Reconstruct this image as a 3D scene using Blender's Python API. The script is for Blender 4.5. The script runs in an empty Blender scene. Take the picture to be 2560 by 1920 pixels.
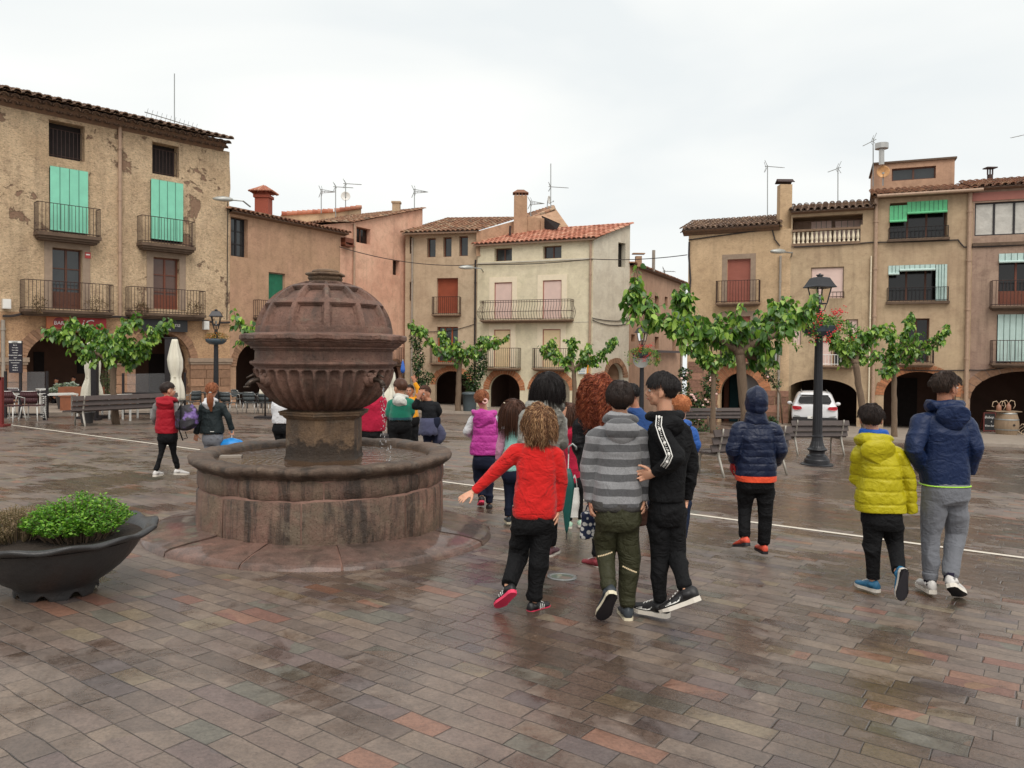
import bpy, math, random
import numpy as np
from mathutils import Vector, Matrix
from mathutils.geometry import tessellate_polygon
random.seed(7); RNG = np.random.default_rng(7)
S = bpy.context.scene; COL = S.collection
pi = math.pi; rad = math.radians
F = 1923.0; CH = 1.5
# ------------------------------------------------------------ camera
cam = bpy.data.cameras.new('camera'); CAM = bpy.data.objects.new('camera', cam); COL.objects.link(CAM)
cam.sensor_width = 36; cam.lens = 36*F/2560; cam.shift_y = -0.0141; cam.clip_end = 2000; cam.clip_start = .05
ROT = Matrix.Rotation(rad(90-1.1), 4, 'X') @ Matrix.Rotation(rad(0.5), 4, 'Z')
CAM.matrix_world = Matrix.Translation((0, 0, CH)) @ ROT
S.camera = CAM
R3 = ROT.to_3x3(); C0 = Vector((0, 0, CH))
def ray(px, py):
    return R3 @ Vector(((px-1280)/F, (960-py)/F - 0.0141*2560/F, -1))
def P(px, py, D):
    d = ray(px, py); return C0 + d*(D/d.y)
GA, GB = -.038, -.025
def gz(x, y): return GA*y + GB*x
def G(px, py):
    d = ray(px, py); t = (gz(0, 0)-C0.z)/(d.z - GA*d.y - GB*d.x)
    return C0 + d*t
def Gd(px, D):
    """ground point seen in column px at depth D"""
    p = P(px, 1000, D); return Vector((p.x, p.y, gz(p.x, p.y)))
def lin(r, g, b, k=1):
    f = lambda v: ((v/255+.055)/1.055)**2.4 if v/255 > .04045 else v/255/12.92
    return (f(r)*k, f(g)*k, f(b)*k, 1)
# ------------------------------------------------------------ numpy noise
def _h(i, j, k, s):
    n = (i*374761393 + j*668265263 + k*2147483647 + s*974634777) & 0xffffffff
    n = (n ^ (n >> 13))*1274126177 & 0xffffffff
    return ((n ^ (n >> 16)) & 0xffff)/65535.0
def vn(p, s=0):
    p = np.asarray(p, float); i = np.floor(p).astype(np.int64); f = p-i; f = f*f*(3-2*f); r = 0
    for a in (0, 1):
        for b in (0, 1):
            for c in (0, 1):
                w = (f[:, 0] if a else 1-f[:, 0])*(f[:, 1] if b else 1-f[:, 1])*(f[:, 2] if c else 1-f[:, 2])
                r = r + w*_h(i[:, 0]+a, i[:, 1]+b, i[:, 2]+c, s)
    return r*2-1
# ------------------------------------------------------------ mesh builder
class MB:
    def __init__(s): s.v = []; s.f = []; s.n = 0
    def add(s, V, Fc):
        s.v.append(np.asarray(V, float).reshape(-1, 3)); n = s.n
        s.f.extend([tuple(int(i)+n for i in f) for f in Fc]); s.n += len(s.v[-1]); return s
    def addnp(s, V, Fc):
        s.v.append(V.reshape(-1, 3)); s.f.extend((Fc+s.n).tolist()); s.n += len(s.v[-1]); return s
    def quad(s, a, b, c, d): return s.add([a, b, c, d], [(0, 1, 2, 3)])
    def poly(s, pts): return s.add(pts, [tuple(range(len(pts)))])
    def obox(s, O, a, b, c):
        O, a, b, c = Vector(O), Vector(a), Vector(b), Vector(c)
        V = [O, O+a, O+a+b, O+b, O+c, O+a+c, O+a+b+c, O+b+c]
        return s.add(V, [(0, 3, 2, 1), (4, 5, 6, 7), (0, 1, 5, 4), (1, 2, 6, 5), (2, 3, 7, 6), (3, 0, 4, 7)])
    def box(s, c, sx, sy, sz, R=None):
        R = R or Matrix.Identity(3); c = Vector(c)
        a, b, d = R @ Vector((sx, 0, 0)), R @ Vector((0, sy, 0)), R @ Vector((0, 0, sz))
        return s.obox(c-(a+b+d)/2, a, b, d)
    def bar(s, a, b, w, h=None, up=(0, 0, 1)):
        a, b = Vector(a), Vector(b); d = (b-a)
        x = d.cross(Vector(up)); x = x.normalized() if x.length > 1e-6 else Vector((1, 0, 0)); y = x.cross(d).normalized()
        h = h or w; return s.obox(a-x*w/2-y*h/2, x*w, y*h, d)
    def tube(s, path, r, n=8, cap=True, sq=1.0):
        P_ = [Vector(p) for p in path]; m = len(P_)
        if not hasattr(r, '__len__'): r = [r]*m
        T = []
        for i in range(m):
            t = (P_[min(i+1, m-1)]-P_[max(i-1, 0)]); T.append(t.normalized() if t.length > 1e-9 else Vector((0, 0, 1)))
        ref = Vector((0, 1, 0)) if abs(T[0].y) < .9 else Vector((1, 0, 0))
        V = []; x = None
        for i in range(m):
            if x is None: x = (ref - T[i]*ref.dot(T[i])).normalized()
            else:
                x = x - T[i]*x.dot(T[i]); x = x.normalized() if x.length > 1e-6 else T[i].orthogonal().normalized()
            y = T[i].cross(x)
            ri = r[i]; ra, rb = (ri if hasattr(ri, '__len__') else (ri, ri))
            for k in range(n):
                a = 2*pi*k/n; V.append(P_[i] + x*math.cos(a)*ra + y*math.sin(a)*rb*sq)
        Fc = [(i*n+k, i*n+(k+1) % n, (i+1)*n+(k+1) % n, (i+1)*n+k) for i in range(m-1) for k in range(n)]
        if cap: Fc += [tuple(range(n-1, -1, -1)), tuple((m-1)*n+k for k in range(n))]
        return s.add(V, Fc)
    def lathe(s, prof, n, c=(0, 0, 0), f=None, a0=0, a1=2*pi, cap=False):
        c = Vector(c); full = abs(a1-a0-2*pi) < 1e-6; m = n if full else n+1; V = []
        for i, (r, z) in enumerate(prof):
            for k in range(m):
                a = a0+(a1-a0)*k/n; rr, zz = (f(r, z, a) if f else (r, z))
                V.append((c.x+math.cos(a)*rr, c.y+math.sin(a)*rr, c.z+zz))
        Fc = [(i*m+k, i*m+(k+1) % m, (i+1)*m+(k+1) % m, (i+1)*m+k) for i in range(len(prof)-1) for k in range(n)]
        if cap: Fc += [tuple(range(m-1, -1, -1)), tuple((len(prof)-1)*m+k for k in range(m))]
        return s.add(V, Fc)
    def rings(s, rings, cap=True):
        n = len(rings[0]); V = [p for r in rings for p in r]
        Fc = [(i*n+k, i*n+(k+1) % n, (i+1)*n+(k+1) % n, (i+1)*n+k) for i in range(len(rings)-1) for k in range(n)]
        if cap: Fc += [tuple(range(n-1, -1, -1)), tuple((len(rings)-1)*n+k for k in range(n))]
        return s.add(V, Fc)
    def ell(s, c, ax, R=None, nu=12, nv=8):
        c = Vector(c); R = R or Matrix.Identity(3); V = []
        for j in range(nv+1):
            t = pi*j/nv
            for i in range(nu):
                a = 2*pi*i/nu
                V.append(c + R @ Vector((ax[0]*math.sin(t)*math.cos(a), ax[1]*math.sin(t)*math.sin(a), ax[2]*math.cos(t))))
        Fc = [(j*nu+i, (j+1)*nu+i, (j+1)*nu+(i+1) % nu, j*nu+(i+1) % nu) for j in range(nv) for i in range(nu)]
        return s.add(V, Fc)
    def mesh(s, name='m', off=None):
        me = bpy.data.meshes.new(name); V = np.concatenate(s.v) if s.v else np.zeros((0, 3))
        if off is not None: V = V-np.array(off)
        me.from_pydata(V.tolist(), [], s.f); me.update(); return me
def root_of(o):
    while o.parent: o = o.parent
    return o
def link(name, me, mat, parent=None, smooth=False, at=None):
    """me holds world coordinates already shifted by the root's location"""
    o = bpy.data.objects.new(name, me); COL.objects.link(o)
    if mat: me.materials.clear(); me.materials.append(mat)
    if smooth: me.shade_smooth()
    if parent: o.parent = parent
    return o
def build(mb, name, mat, parent=None, smooth=False, loc=None):
    if parent: off = root_of(parent).location
    else: off = Vector(loc) if loc is not None else Vector((0, 0, 0))
    o = link(name, mb.mesh(name, off), mat, parent, smooth)
    if not parent: o.location = off
    return o
def tag(o, label, cat, group=None, kind=None):
    o['label'] = label; o['category'] = cat
    if group: o['group'] = group
    if kind: o['kind'] = kind
    return o
def thing(name, label, cat, loc, group=None):
    o = bpy.data.objects.new(name, None); COL.objects.link(o); o.location = Vector(loc); o.empty_display_size = .2
    return tag(o, label, cat, group)
def copy_tree(o, parent=None):
    c = o.copy(); COL.objects.link(c); c.parent = parent
    for ch in list(o.children): copy_tree(ch, c)
    return c
# ------------------------------------------------------------ materials
class NT:
    def __init__(s, name):
        m = s.m = bpy.data.materials.new(name); m.use_nodes = True; s.t = m.node_tree; s.b = s.t.nodes['Principled BSDF']
    def n(s, ty, **kw):
        x = s.t.nodes.new('ShaderNode'+ty)
        for k, v in kw.items():
            if k.startswith('i_'):
                k = k[2:]; k = int(k) if k.isdigit() else k.replace('_', ' ')
                s.set(x, k, v)
            else: setattr(x, k, v)
        return x
    def set(s, x, k, v):
        if isinstance(v, bpy.types.NodeSocket): s.t.links.new(v, x.inputs[k])
        else:
            i = x.inputs[k]
            if i.type == 'RGBA' and not hasattr(v, '__len__'): v = (v, v, v, 1)
            i.default_value = v
    def math(s, op, a, b=0.0, c=None, clamp=False):
        x = s.t.nodes.new('ShaderNodeMath'); x.operation = op; x.use_clamp = clamp
        s.set(x, 0, a); s.set(x, 1, b)
        if c is not None: s.set(x, 2, c)
        return x.outputs[0]
    def pos(s, scale=(1, 1, 1), rotz=0):
        g = s.n('NewGeometry').outputs['Position']
        return s.n('Mapping', i_Vector=g, i_Scale=scale, i_Rotation=(0, 0, rotz)).outputs[0]
    def obj(s, scale=(1, 1, 1)):
        return s.n('Mapping', i_Vector=s.n('TexCoord').outputs['Object'], i_Scale=scale).outputs[0]
    def noise(s, vec, scale, detail=4, rough=.55, dist=0):
        return s.n('TexNoise', i_Vector=vec, i_Scale=scale, i_Detail=detail, i_Roughness=rough, i_Distortion=dist).outputs['Fac']
    def ramp(s, fac, stops, mode='LINEAR'):
        r = s.n('ValToRGB', i_Fac=fac); cr = r.color_ramp; cr.interpolation = mode
        while len(cr.elements) < len(stops): cr.elements.new(.5)
        for e, (p, c) in zip(cr.elements, stops):
            e.position = p; e.color = c if hasattr(c, '__len__') else (c, c, c, 1)
        return r.outputs[0]
    def mix(s, fac, a, b, mode='MIX'):
        x = s.n('Mix', data_type='RGBA', blend_type=mode); s.set(x, 0, fac); s.set(x, 6, a); s.set(x, 7, b); return x.outputs[2]
    def bump(s, h, dist=.01, strength=1.0, nrm=None):
        x = s.n('Bump', i_Height=h, i_Distance=dist, i_Strength=strength)
        if nrm: s.set(x, 'Normal', nrm)
        return x.outputs[0]
    def out(s, col=None, rough=None, metal=None, normal=None, **kw):
        for k, v in (('Base Color', col), ('Roughness', rough), ('Metallic', metal), ('Normal', normal)):
            if v is not None: s.set(s.b, k, v)
        for k, v in kw.items(): s.set(s.b, k.replace('_', ' '), v)
        return s.m
MC = {}
def sm(name, col, rough=.6, metal=0, var=.12, scale=6, bump=0.0, bscale=60, island=0.0, **kw):
    """simple surface: colour with a little noise variation, optional fine bump, optional per-island variation"""
    if name in MC: return MC[name]
    t = NT(name); v = t.obj(); n = t.noise(v, scale, 5)
    c = t.mix(t.math('MULTIPLY', n, 1.0), tuple(x*(1-var*1.6) for x in col[:3])+(1,), tuple(min(1, x*(1+var*1.6)) for x in col[:3])+(1,))
    if island:
        r = t.n('NewGeometry').outputs['Random Per Island']
        c = t.mix(1.0, c, t.ramp(r, [(0, 1-island), (1, 1+island)]), 'MULTIPLY')
    nr = t.bump(t.noise(v, bscale, 3), bump) if bump else None
    MC[name] = t.out(c, rough, metal, nr, **kw); return MC[name]
def plaster(name, base, dark, light, peel=None, bumpd=.012, coarse=1.0, streak=.35):
    t = NT(name); v = t.pos()
    n1 = t.noise(v, .55*coarse, 6, .62); n2 = t.noise(v, 2.7*coarse, 8, .7, .6); st = t.noise(t.pos((1.6, 1.6, .12)), 1.5, 5, .7)
    c = t.mix(t.ramp(n1, [(.36, 0.), (.64, 1.)]), base, light)
    c = t.mix(t.ramp(n2, [(.5, 0.), (.72, .75)]), c, dark)
    c = t.mix(t.math('MULTIPLY', t.ramp(st, [(.5, 0.), (.75, 1.)]), streak), c, tuple(x*.45 for x in dark[:3])+(1,))
    g1 = t.noise(v, 6.5*coarse, 9, .78, .4); k_ = min(1, bumpd/.03); g2 = t.noise(t.pos((1, 1, 1.9)), 11*coarse, 8, .78, .5)
    c = t.mix(k_*.85+.1, c, t.ramp(g2, [(.36, (.52, .46, .43, 1)), (.47, (1.0, .99, .97, 1)), (.66, (1.26, 1.25, 1.22, 1))]), 'MULTIPLY')
    c = t.mix(.55, c, t.ramp(t.noise(v, 1.3, 6, .65, .8), [(.38, (.84, .81, .79, 1)), (.6, (1.08, 1.07, 1.06, 1))]), 'MULTIPLY')
    h = t.math('ADD', g1, t.math('MULTIPLY', t.noise(v, 34, 4, .7), .45))
    if peel:
        p = t.ramp(t.noise(v, .42, 9, .68, .3), [(.585, 0.), (.60, .85)])
        pc = t.mix(t.noise(v, 5, 5), peel, tuple(x*.62 for x in peel[:3])+(1,))
        c = t.mix(p, c, pc); h = t.math('SUBTRACT', h, t.math('MULTIPLY', p, .9))
    return t.out(c, .92, None, t.bump(h, bumpd*2))
# ------------------------------------------------------------ world and sun
w = bpy.data.worlds.new('World'); S.world = w; w.use_nodes = True; nt = w.node_tree; nt.nodes.clear()
def wn(ty, **kw):
    x = nt.nodes.new('ShaderNode'+ty)
    for k, v in kw.items(): setattr(x, k, v)
    return x
sky = wn('TexSky', sky_type='NISHITA'); sky.sun_disc = False; sky.sun_elevation = rad(52); sky.sun_rotation = rad(165); sky.dust_density = 3
tc = wn('TexCoord'); mp = wn('Mapping'); mp.inputs['Scale'].default_value = (1, 1, 3.2); mp.inputs['Location'].default_value = (.3, .9, .1)
nz = wn('TexNoise'); nz.inputs['Scale'].default_value = 1.5; nz.inputs['Detail'].default_value = 4; nz.inputs['Roughness'].default_value = .45; nz.inputs['Distortion'].default_value = .5
nt.links.new(tc.outputs['Generated'], mp.inputs[0]); nt.links.new(mp.outputs[0], nz.inputs['Vector'])
cr = wn('ValToRGB'); e = cr.color_ramp.elements
e[0].position = .36; e[0].color = (.90, .94, .945, 1); e[1].position = .60; e[1].color = (1.05, 1.06, 1.03, 1)
nt.links.new(nz.outputs['Fac'], cr.inputs[0])
mx = wn('Mix', data_type='RGBA'); mx.inputs[0].default_value = .95
sc_ = wn('VectorMath', operation='SCALE'); sc_.inputs['Scale'].default_value = .10
nt.links.new(sky.outputs[0], sc_.inputs[0])
nt.links.new(sc_.outputs[0], mx.inputs[6]); nt.links.new(cr.outputs[0], mx.inputs[7])
bg = wn('Background'); bg.inputs[1].default_value = 1.0; wo = wn('OutputWorld')
nt.links.new(mx.outputs[2], bg.inputs[0]); nt.links.new(bg.outputs[0], wo.inputs[0])
sl = bpy.data.lights.new('sun', 'SUN'); sl.energy = 2.1; sl.angle = rad(40); sl.color = (1, .94, .87)
so = bpy.data.objects.new('sun', sl); COL.objects.link(so)
_d = Vector((math.sin(rad(165))*math.cos(rad(52)), math.cos(rad(165))*math.cos(rad(52)), math.sin(rad(52))))
so.rotation_euler = _d.to_track_quat('Z', 'Y').to_euler(); so.location = (0, -10, 40)
S.view_settings.view_transform = 'Standard'; S.view_settings.look = 'None'; S.view_settings.gamma = 1; S.view_settings.exposure = 0
S.cycles.max_bounces = 6; S.cycles.use_denoising = True
# ------------------------------------------------------------ paving
def paving():
    t = NT('wet paving'); g = t.n('NewGeometry').outputs['Position']
    v0 = t.n('Mapping', i_Vector=g, i_Rotation=(0, 0, rad(35.5))).outputs[0]
    wob = t.n('TexNoise', i_Vector=v0, i_Scale=2.2, i_Detail=2.).outputs['Color']
    wv = t.n('VectorMath', operation='SCALE', i_0=t.n('VectorMath', operation='SUBTRACT', i_0=wob, i_1=(.5, .5, .5)).outputs[0], i_Scale=.035).outputs[0]
    v = t.n('VectorMath', operation='ADD', i_0=v0, i_1=wv).outputs[0]
    sx = t.n('SeparateXYZ', i_Vector=v)
    H, W = .128, .29
    y = t.math('DIVIDE', sx.outputs['Y'], H); row = t.math('FLOOR', y); fy = t.math('SUBTRACT', y, row)
    rr = t.n('TexWhiteNoise', noise_dimensions='1D', i_W=row).outputs['Value']
    n1 = t.n('TexNoise', noise_dimensions='2D', i_Vector=t.n('CombineXYZ', i_X=t.math('MULTIPLY', sx.outputs['X'], 1.0), i_Y=t.math('MULTIPLY', row, 7.3)).outputs[0], i_Scale=1.3, i_Detail=0.).outputs['Fac']
    x = t.math('ADD', t.math('ADD', t.math('DIVIDE', sx.outputs['X'], W), t.math('MULTIPLY', rr, 3.0)), t.math('MULTIPLY', n1, 1.6))
    cx = t.math('FLOOR', x); fx = t.math('SUBTRACT', x, cx)
    cell = t.n('TexWhiteNoise', noise_dimensions='2D', i_Vector=t.n('CombineXYZ', i_X=cx, i_Y=row).outputs[0])
    r1 = cell.outputs['Value']; sc = t.n('SeparateXYZ', i_Vector=cell.outputs['Color'])
    ex = t.math('MULTIPLY', t.math('MINIMUM', fx, t.math('SUBTRACT', 1.0, fx)), W)
    ey = t.math('MULTIPLY', t.math('MINIMUM', fy, t.math('SUBTRACT', 1.0, fy)), H)
    ed = t.math('MINIMUM', ex, ey)
    en = t.math('ADD', ed, t.math('MULTIPLY', t.math('SUBTRACT', t.noise(g, 14, 3), .5), .006))
    joint = t.ramp(t.math('MULTIPLY', en, 100.), [(.12, 1.), (.40, 0.)])
    A = [(0, lin(114, 104, 98)), (.16, lin(122, 112, 105)), (.30, lin(108, 99, 94)), (.44, lin(118, 107, 102)), (.56, lin(126, 115, 106)),
         (.66, lin(108, 108, 102)), (.71, lin(113, 102, 101)), (.77, lin(102, 95, 96)), (.82, lin(126, 117, 102)), (.86, lin(136, 106, 93)), (.90, lin(124, 93, 84)),
         (.93, lin(134, 107, 86)), (.95, lin(98, 105, 99)), (.975, lin(146, 116, 102))]
    reg = t.noise(g, .55, 3, .6)
    rsel = t.math('ADD', t.math('MULTIPLY', r1, .92), t.math('MULTIPLY', t.math('SUBTRACT', reg, .5), .28), clamp=True)
    c = t.ramp(rsel, A, 'CONSTANT')
    n2 = t.noise(v, 7, 8, .72, .8); n3 = t.noise(g, 62, 5, .8)
    c = t.mix(1.0, c, t.ramp(n2, [(.3, (.74, .73, .72, 1)), (.7, (1.24, 1.21, 1.17, 1))]), 'MULTIPLY')
    c = t.mix(1.0, c, t.ramp(n3, [(.32, (.66, .64, .62, 1)), (.5, (1, 1, 1, 1)), (.70, (1.30, 1.29, 1.27, 1))]), 'MULTIPLY')
    # wetness: large damp zones, patches that stop at stone edges
    big = t.noise(g, .33, 4, .55, .4); pat = t.noise(t.n('VectorMath', operation='ADD', i_0=g, i_1=t.n('VectorMath', operation='SCALE', i_0=cell.outputs['Color'], i_Scale=.22).outputs[0]).outputs[0], 1.5, 6, .62, .5)
    sxy = t.n('SeparateXYZ', i_Vector=g)
    bias = t.math('MULTIPLY', t.math('ADD', sxy.outputs['X'], -.1, clamp=True), .055)
    wet = t.math('ADD', t.math('ADD', t.math('MULTIPLY', big, .55), t.math('MULTIPLY', pat, .62)), bias)
    wet = t.ramp(wet, [(.575, 0.), (.64, 1.)])
    c = t.mix(wet, c, t.mix(1.0, c, (.62, .56, .52, 1), 'MULTIPLY'))
    c = t.mix(t.math('MULTIPLY', joint, t.ramp(t.noise(g, 2.3, 4), [(.35, .35), (.6, .85)])), c, (.018, .015, .013, 1))
    c = t.mix(1.0, c, (.90, .83, .775, 1), 'MULTIPLY')
    ro = t.mix(wet, t.ramp(t.noise(v, 5, 5), [(.3, .36), (.7, .54)]), t.ramp(n2, [(.3, .12), (.75, .32)]))
    tilt = t.math('MULTIPLY', t.math('SUBTRACT', sc.outputs['X'], .5), t.math('MULTIPLY', t.math('SUBTRACT', fx, .5), .006))
    h = t.math('ADD', t.math('MULTIPLY', n2, .0035), t.math('MULTIPLY', n3, .0012))
    h = t.math('SUBTRACT', t.math('ADD', t.math('ADD', h, t.math('MULTIPLY', sc.outputs['Y'], .002)), tilt), t.math('MULTIPLY', joint, .006))
    return t.out(c, ro, None, t.bump(h, 1.0, .8), Specular_IOR_Level=.68)
def sheet(pts, dz=0): return [Vector((x, y, gz(x, y)+dz)) for x, y in pts]
M_pave = paving()
mb = MB()
xs = [-400, -120, -40, -20, -8, 0, 8, 20, 40, 120, 400]; ys = [-30, -5, 0, 5, 12, 25, 60, 150, 600]
for i in range(len(xs)-1):
    for j in range(len(ys)-1):
        mb.poly(sheet([(xs[i], ys[j]), (xs[i+1], ys[j]), (xs[i+1], ys[j+1]), (xs[i], ys[j+1])]))
build(mb, 'ground', M_pave)['kind'] = 'structure'
M_line = sm('road paint', lin(215, 205, 190), .5, var=.2, scale=20)
def strip(a, b, wd, name, mat, dz=.004):
    a, b = Vector(a).xy, Vector(b).xy; d = (b-a).normalized(); n = Vector((-d.y, d.x))*wd/2; mb = MB(); m = 12
    for i in range(m):
        p, q = a+(b-a)*i/m, a+(b-a)*(i+1)/m
        mb.poly(sheet([p-n, q-n, q+n, p+n], dz))
    o = build(mb, name, mat); o['kind'] = 'structure'; return o
a, b = G(30, 1063), G(2560, 1395); strip(a-(b-a)*.6, b+(b-a)*.4, .085, 'painted_line', M_line)
strip(G(960, 1072), G(1500, 1092), .08, 'painted_line', M_line, .004)
strip(G(1900, 1100), G(2600, 1150), .07, 'painted_line', M_line, .004)
# low stone kerb and raised pavement before the far fronts
M_kerb = sm('kerb stone', lin(150, 138, 126), .55, var=.25, scale=4, bump=.004, bscale=40)
def raised(front, back, h, name):
    mb = MB(); n = len(front)
    F0 = sheet([tuple(p.xy) for p in front], -.05); F1 = sheet([tuple(p.xy) for p in front], h); B1 = sheet([tuple(p.xy) for p in back], h)
    for i in range(n-1):
        mb.quad(F0[i], F0[i+1], F1[i+1], F1[i]); mb.quad(F1[i], F1[i+1], B1[i+1], B1[i])
    o = build(mb, name, M_kerb); o['kind'] = 'structure'; return o
# ------------------------------------------------------------ fountain
FX = P(811, 1340, 7.5); FC = Vector((FX.x, 7.5, gz(FX.x, 7.5)))
fpx = 7.5/F
def zf(py): return P(799, py, 7.5).z
def red_stone(name, base, dark, light, blocks=False, wet=.5):
    t = NT(name); v = t.obj(); n1 = t.noise(v, 2.2, 7, .68, .5); n2 = t.noise(v, 9, 8, .72, .4)
    c = t.mix(t.ramp(n1, [(.38, 0.), (.62, 1.)]), base, dark); c = t.mix(t.ramp(n2, [(.5, 0.), (.75, .6)]), c, light)
    st = t.noise(t.obj((4.5, 4.5, .55)), 1.3, 7, .7, .3)
    stf = t.ramp(st, [(.50, 0.), (.62, wet)])
    c = t.mix(stf, c, lin(52, 42, 34))
    gr = t.ramp(t.noise(v, 3.1, 8, .7, .7), [(.56, 0.), (.66, .55)])
    c = t.mix(gr, c, lin(128, 116, 100))
    pit = t.ramp(t.noise(v, 70, 3, .6), [(.34, (.45, .42, .4, 1)), (.44, (1, 1, 1, 1))]); c = t.mix(.8, c, pit, 'MULTIPLY')
    h = t.math('ADD', t.math('MULTIPLY', t.noise(v, 26, 8, .75), .8), t.math('MULTIPLY', n2, .9))
    if blocks:
        r = t.n('NewGeometry').outputs['Random Per Island']; c = t.mix(1.0, c, t.ramp(r, [(0, (.72, .72, .72, 1)), (.5, (1, .93, .9, 1)), (1, (1.3, 1.15, 1.08, 1))]), 'MULTIPLY')
    ro = t.mix(stf, .72, .38)
    return t.out(c, ro, None, t.bump(h, .02))
M_fst = red_stone('red sandstone', lin(128, 94, 80), lin(98, 74, 64), lin(154, 122, 104), wet=.55)
M_fdr = red_stone('stained sandstone blocks', lin(134, 102, 90), lin(112, 98, 82), lin(156, 134, 116), True, .9)
M_fdark = red_stone('dark wet sandstone', lin(128, 102, 76), lin(92, 72, 56), lin(146, 120, 92), wet=.5)
_t = M_fdark.node_tree; _pb = _t.nodes['Principled BSDF']; _cs = _pb.inputs['Base Color'].links[0].from_socket; _q = NT.__new__(NT); _q.m = M_fdark; _q.t = _t; _q.b = _pb
_z = _q.n('SeparateXYZ', i_Vector=_q.n('TexCoord').outputs['Object']).outputs['Z']; _s = _q.math('ADD', _z, _q.math('MULTIPLY', _q.math('SUBTRACT', _q.noise(_q.obj(), 3.2, 7, .62), .5), .9))
_pb.inputs['Base Color'].default_value = (0, 0, 0, 1); _q.set(_pb, 'Base Color', _q.mix(_q.ramp(_s, [(.86, .88), (.93, 0.)]), _cs, lin(44, 34, 26)))
M_fbase = red_stone('wet skirt stone', lin(116, 90, 80), lin(90, 74, 66), lin(136, 114, 104), True, .5)
M_fbase.node_tree.nodes['Principled BSDF'].inputs['Coat Weight'].default_value = .45
M_fbase.node_tree.nodes['Principled BSDF'].inputs['Coat Roughness'].default_value = .12
M_mort = sm('lime mortar', lin(128, 98, 86), .85, var=.3, scale=9, bump=.004)
ft = thing('fountain', 'red sandstone fountain with a ribbed dome over a fluted bowl and round basin', 'fountain', FC)
def L(x, y, z): return (FC.x+x, FC.y+y, z)
gsl = lambda x, y: gz(FC.x+x, FC.y+y)
# skirt: radial slabs with gaps
mb = MB(); nsl = 13
for k in range(nsl):
    a0, a1 = 2*pi*(k+.02*random.random())/nsl+.2, 2*pi*(k+1-.012)/nsl+.2; m = 8; rr = []
    lift = random.uniform(-.008, .008); ro = 1.645+random.uniform(-.025, .025)
    prof = [(1.12, .115), (1.22, .105), (1.42, .085), (ro-.06, .055), (ro-.015, .035), (ro, -.02)]
    for (r, z) in prof:
        row = []
        for j in range(m+1):
            a = a0+(a1-a0)*j/m; x, y = math.cos(a)*r, math.sin(a)*r
            row.append(L(x, y, gsl(x, y)+z+lift+.006*math.sin(a*23+r*9)))
        rr.append(row)
    V = [p for r in rr for p in r]
    mb.add(V, [(i*(m+1)+j, (i+1)*(m+1)+j, (i+1)*(m+1)+j+1, i*(m+1)+j+1) for i in range(len(prof)-1) for j in range(m)])
    for e_, rv in ((0, False), (m, True)):
        pts = [rr[i][e_] for i in range(len(prof))]+[L(math.cos(a0 if not e_ else a1)*1.12, math.sin(a0 if not e_ else a1)*1.12, gsl(0, 0)-.1)]
        mb.poly(pts if rv else pts[::-1])
build(mb, 'skirt', M_fbase, ft, True)
mb = MB(); mb.lathe([(1.0, .10), (1.22, .088), (1.42, .068), (1.58, .036), (1.62, .0)], 96, FC, lambda r, z, a: (r, z+GA*math.sin(a)*r+GB*math.cos(a)*r)); build(mb, 'skirt_bed', M_mort, ft, True)
ZR = zf(1130)+.008            # top of the basin rim
zb = FC.z-.12
# drum: curved blocks in two courses
mb = MB(); zt = ZR-.10
def block(r0, r1, z0, z1, a0, a1, bulge=.012, m=6):
    g = .006; V = []
    for r, zz in ((r1-bulge, z0+g), (r1, z0+.03), (r1+bulge*.5, (z0+z1)/2), (r1, z1-.03), (r1-bulge, z1-g)):
        for j in range(m+1):
            a = a0+g/r1+(a1-a0-2*g/r1)*j/m; q = r-(bulge if j in (0, m) else 0)+.004*math.sin(a*31+zz*20)
            V.append(L(math.cos(a)*q, math.sin(a)*q, zz))
    n = m+1; mb.add(V, [(i*n+j, i*n+j+1, (i+1)*n+j+1, (i+1)*n+j) for i in range(4) for j in range(m)])
zmid = zb+.12+(zt-zb-.12)*.74
for z0, z1, n, o in ((zb, zmid, 8, .1), (zmid, zt, 7, .45)):
    a = o
    cuts = np.cumsum([random.uniform(.7, 1.3) for _ in range(n)]); cuts = np.concatenate([[0], cuts/cuts[-1]])*2*pi+o
    for i in range(n): block(0, 1.158, z0, z1, cuts[i], cuts[i+1])
build(mb, 'basin_wall', M_fdr, ft, True)
mb = MB(); mb.lathe([(1.142, zb), (1.142, zt), (1.0, zt+.02), (.98, ZR-.16), (.3, ZR-.2)], 72, (FC.x, FC.y, 0)); build(mb, 'basin_core', M_mort, ft, True)
mb = MB(); rp = [(1.17, -.185), (1.205, -.17), (1.212, -.135), (1.235, -.13), (1.262, -.105), (1.29, -.08), (1.302, -.045), (1.297, -.012), (1.275, .004), (1.20, .008), (1.10, .003), (1.06, -.02), (1.05, -.06), (1.03, -.2)]
mb.lathe([((r-1.302)*.9+1.238, ZR+z*.66+.004) for r, z in rp], 144, (FC.x, FC.y, 0), lambda r, z, a: (r+.006*math.sin(a*9+z*30)+.004*math.sin(a*37), z+.005*math.sin(a*13)+.003*math.sin(a*41+r*20)-(.004 if abs((a*7/pi) % 1-.5) > .49 else 0)))
M_rim = red_stone('rim stone', lin(108, 88, 74), lin(80, 66, 56), lin(134, 116, 98), wet=.8)
build(mb, 'rim', M_rim, ft, True)
t = NT('fountain water'); v = t.obj()
rip = t.n('TexWave', wave_type='RINGS', rings_direction='SPHERICAL', i_Vector=t.n('Mapping', i_Vector=v, i_Location=(-.52, .25, 0)).outputs[0], i_Scale=7., i_Distortion=3., i_Detail=2.).outputs['Fac']
hh = t.math('ADD', t.math('MULTIPLY', rip, .12), t.noise(v, 16, 3))
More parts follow.
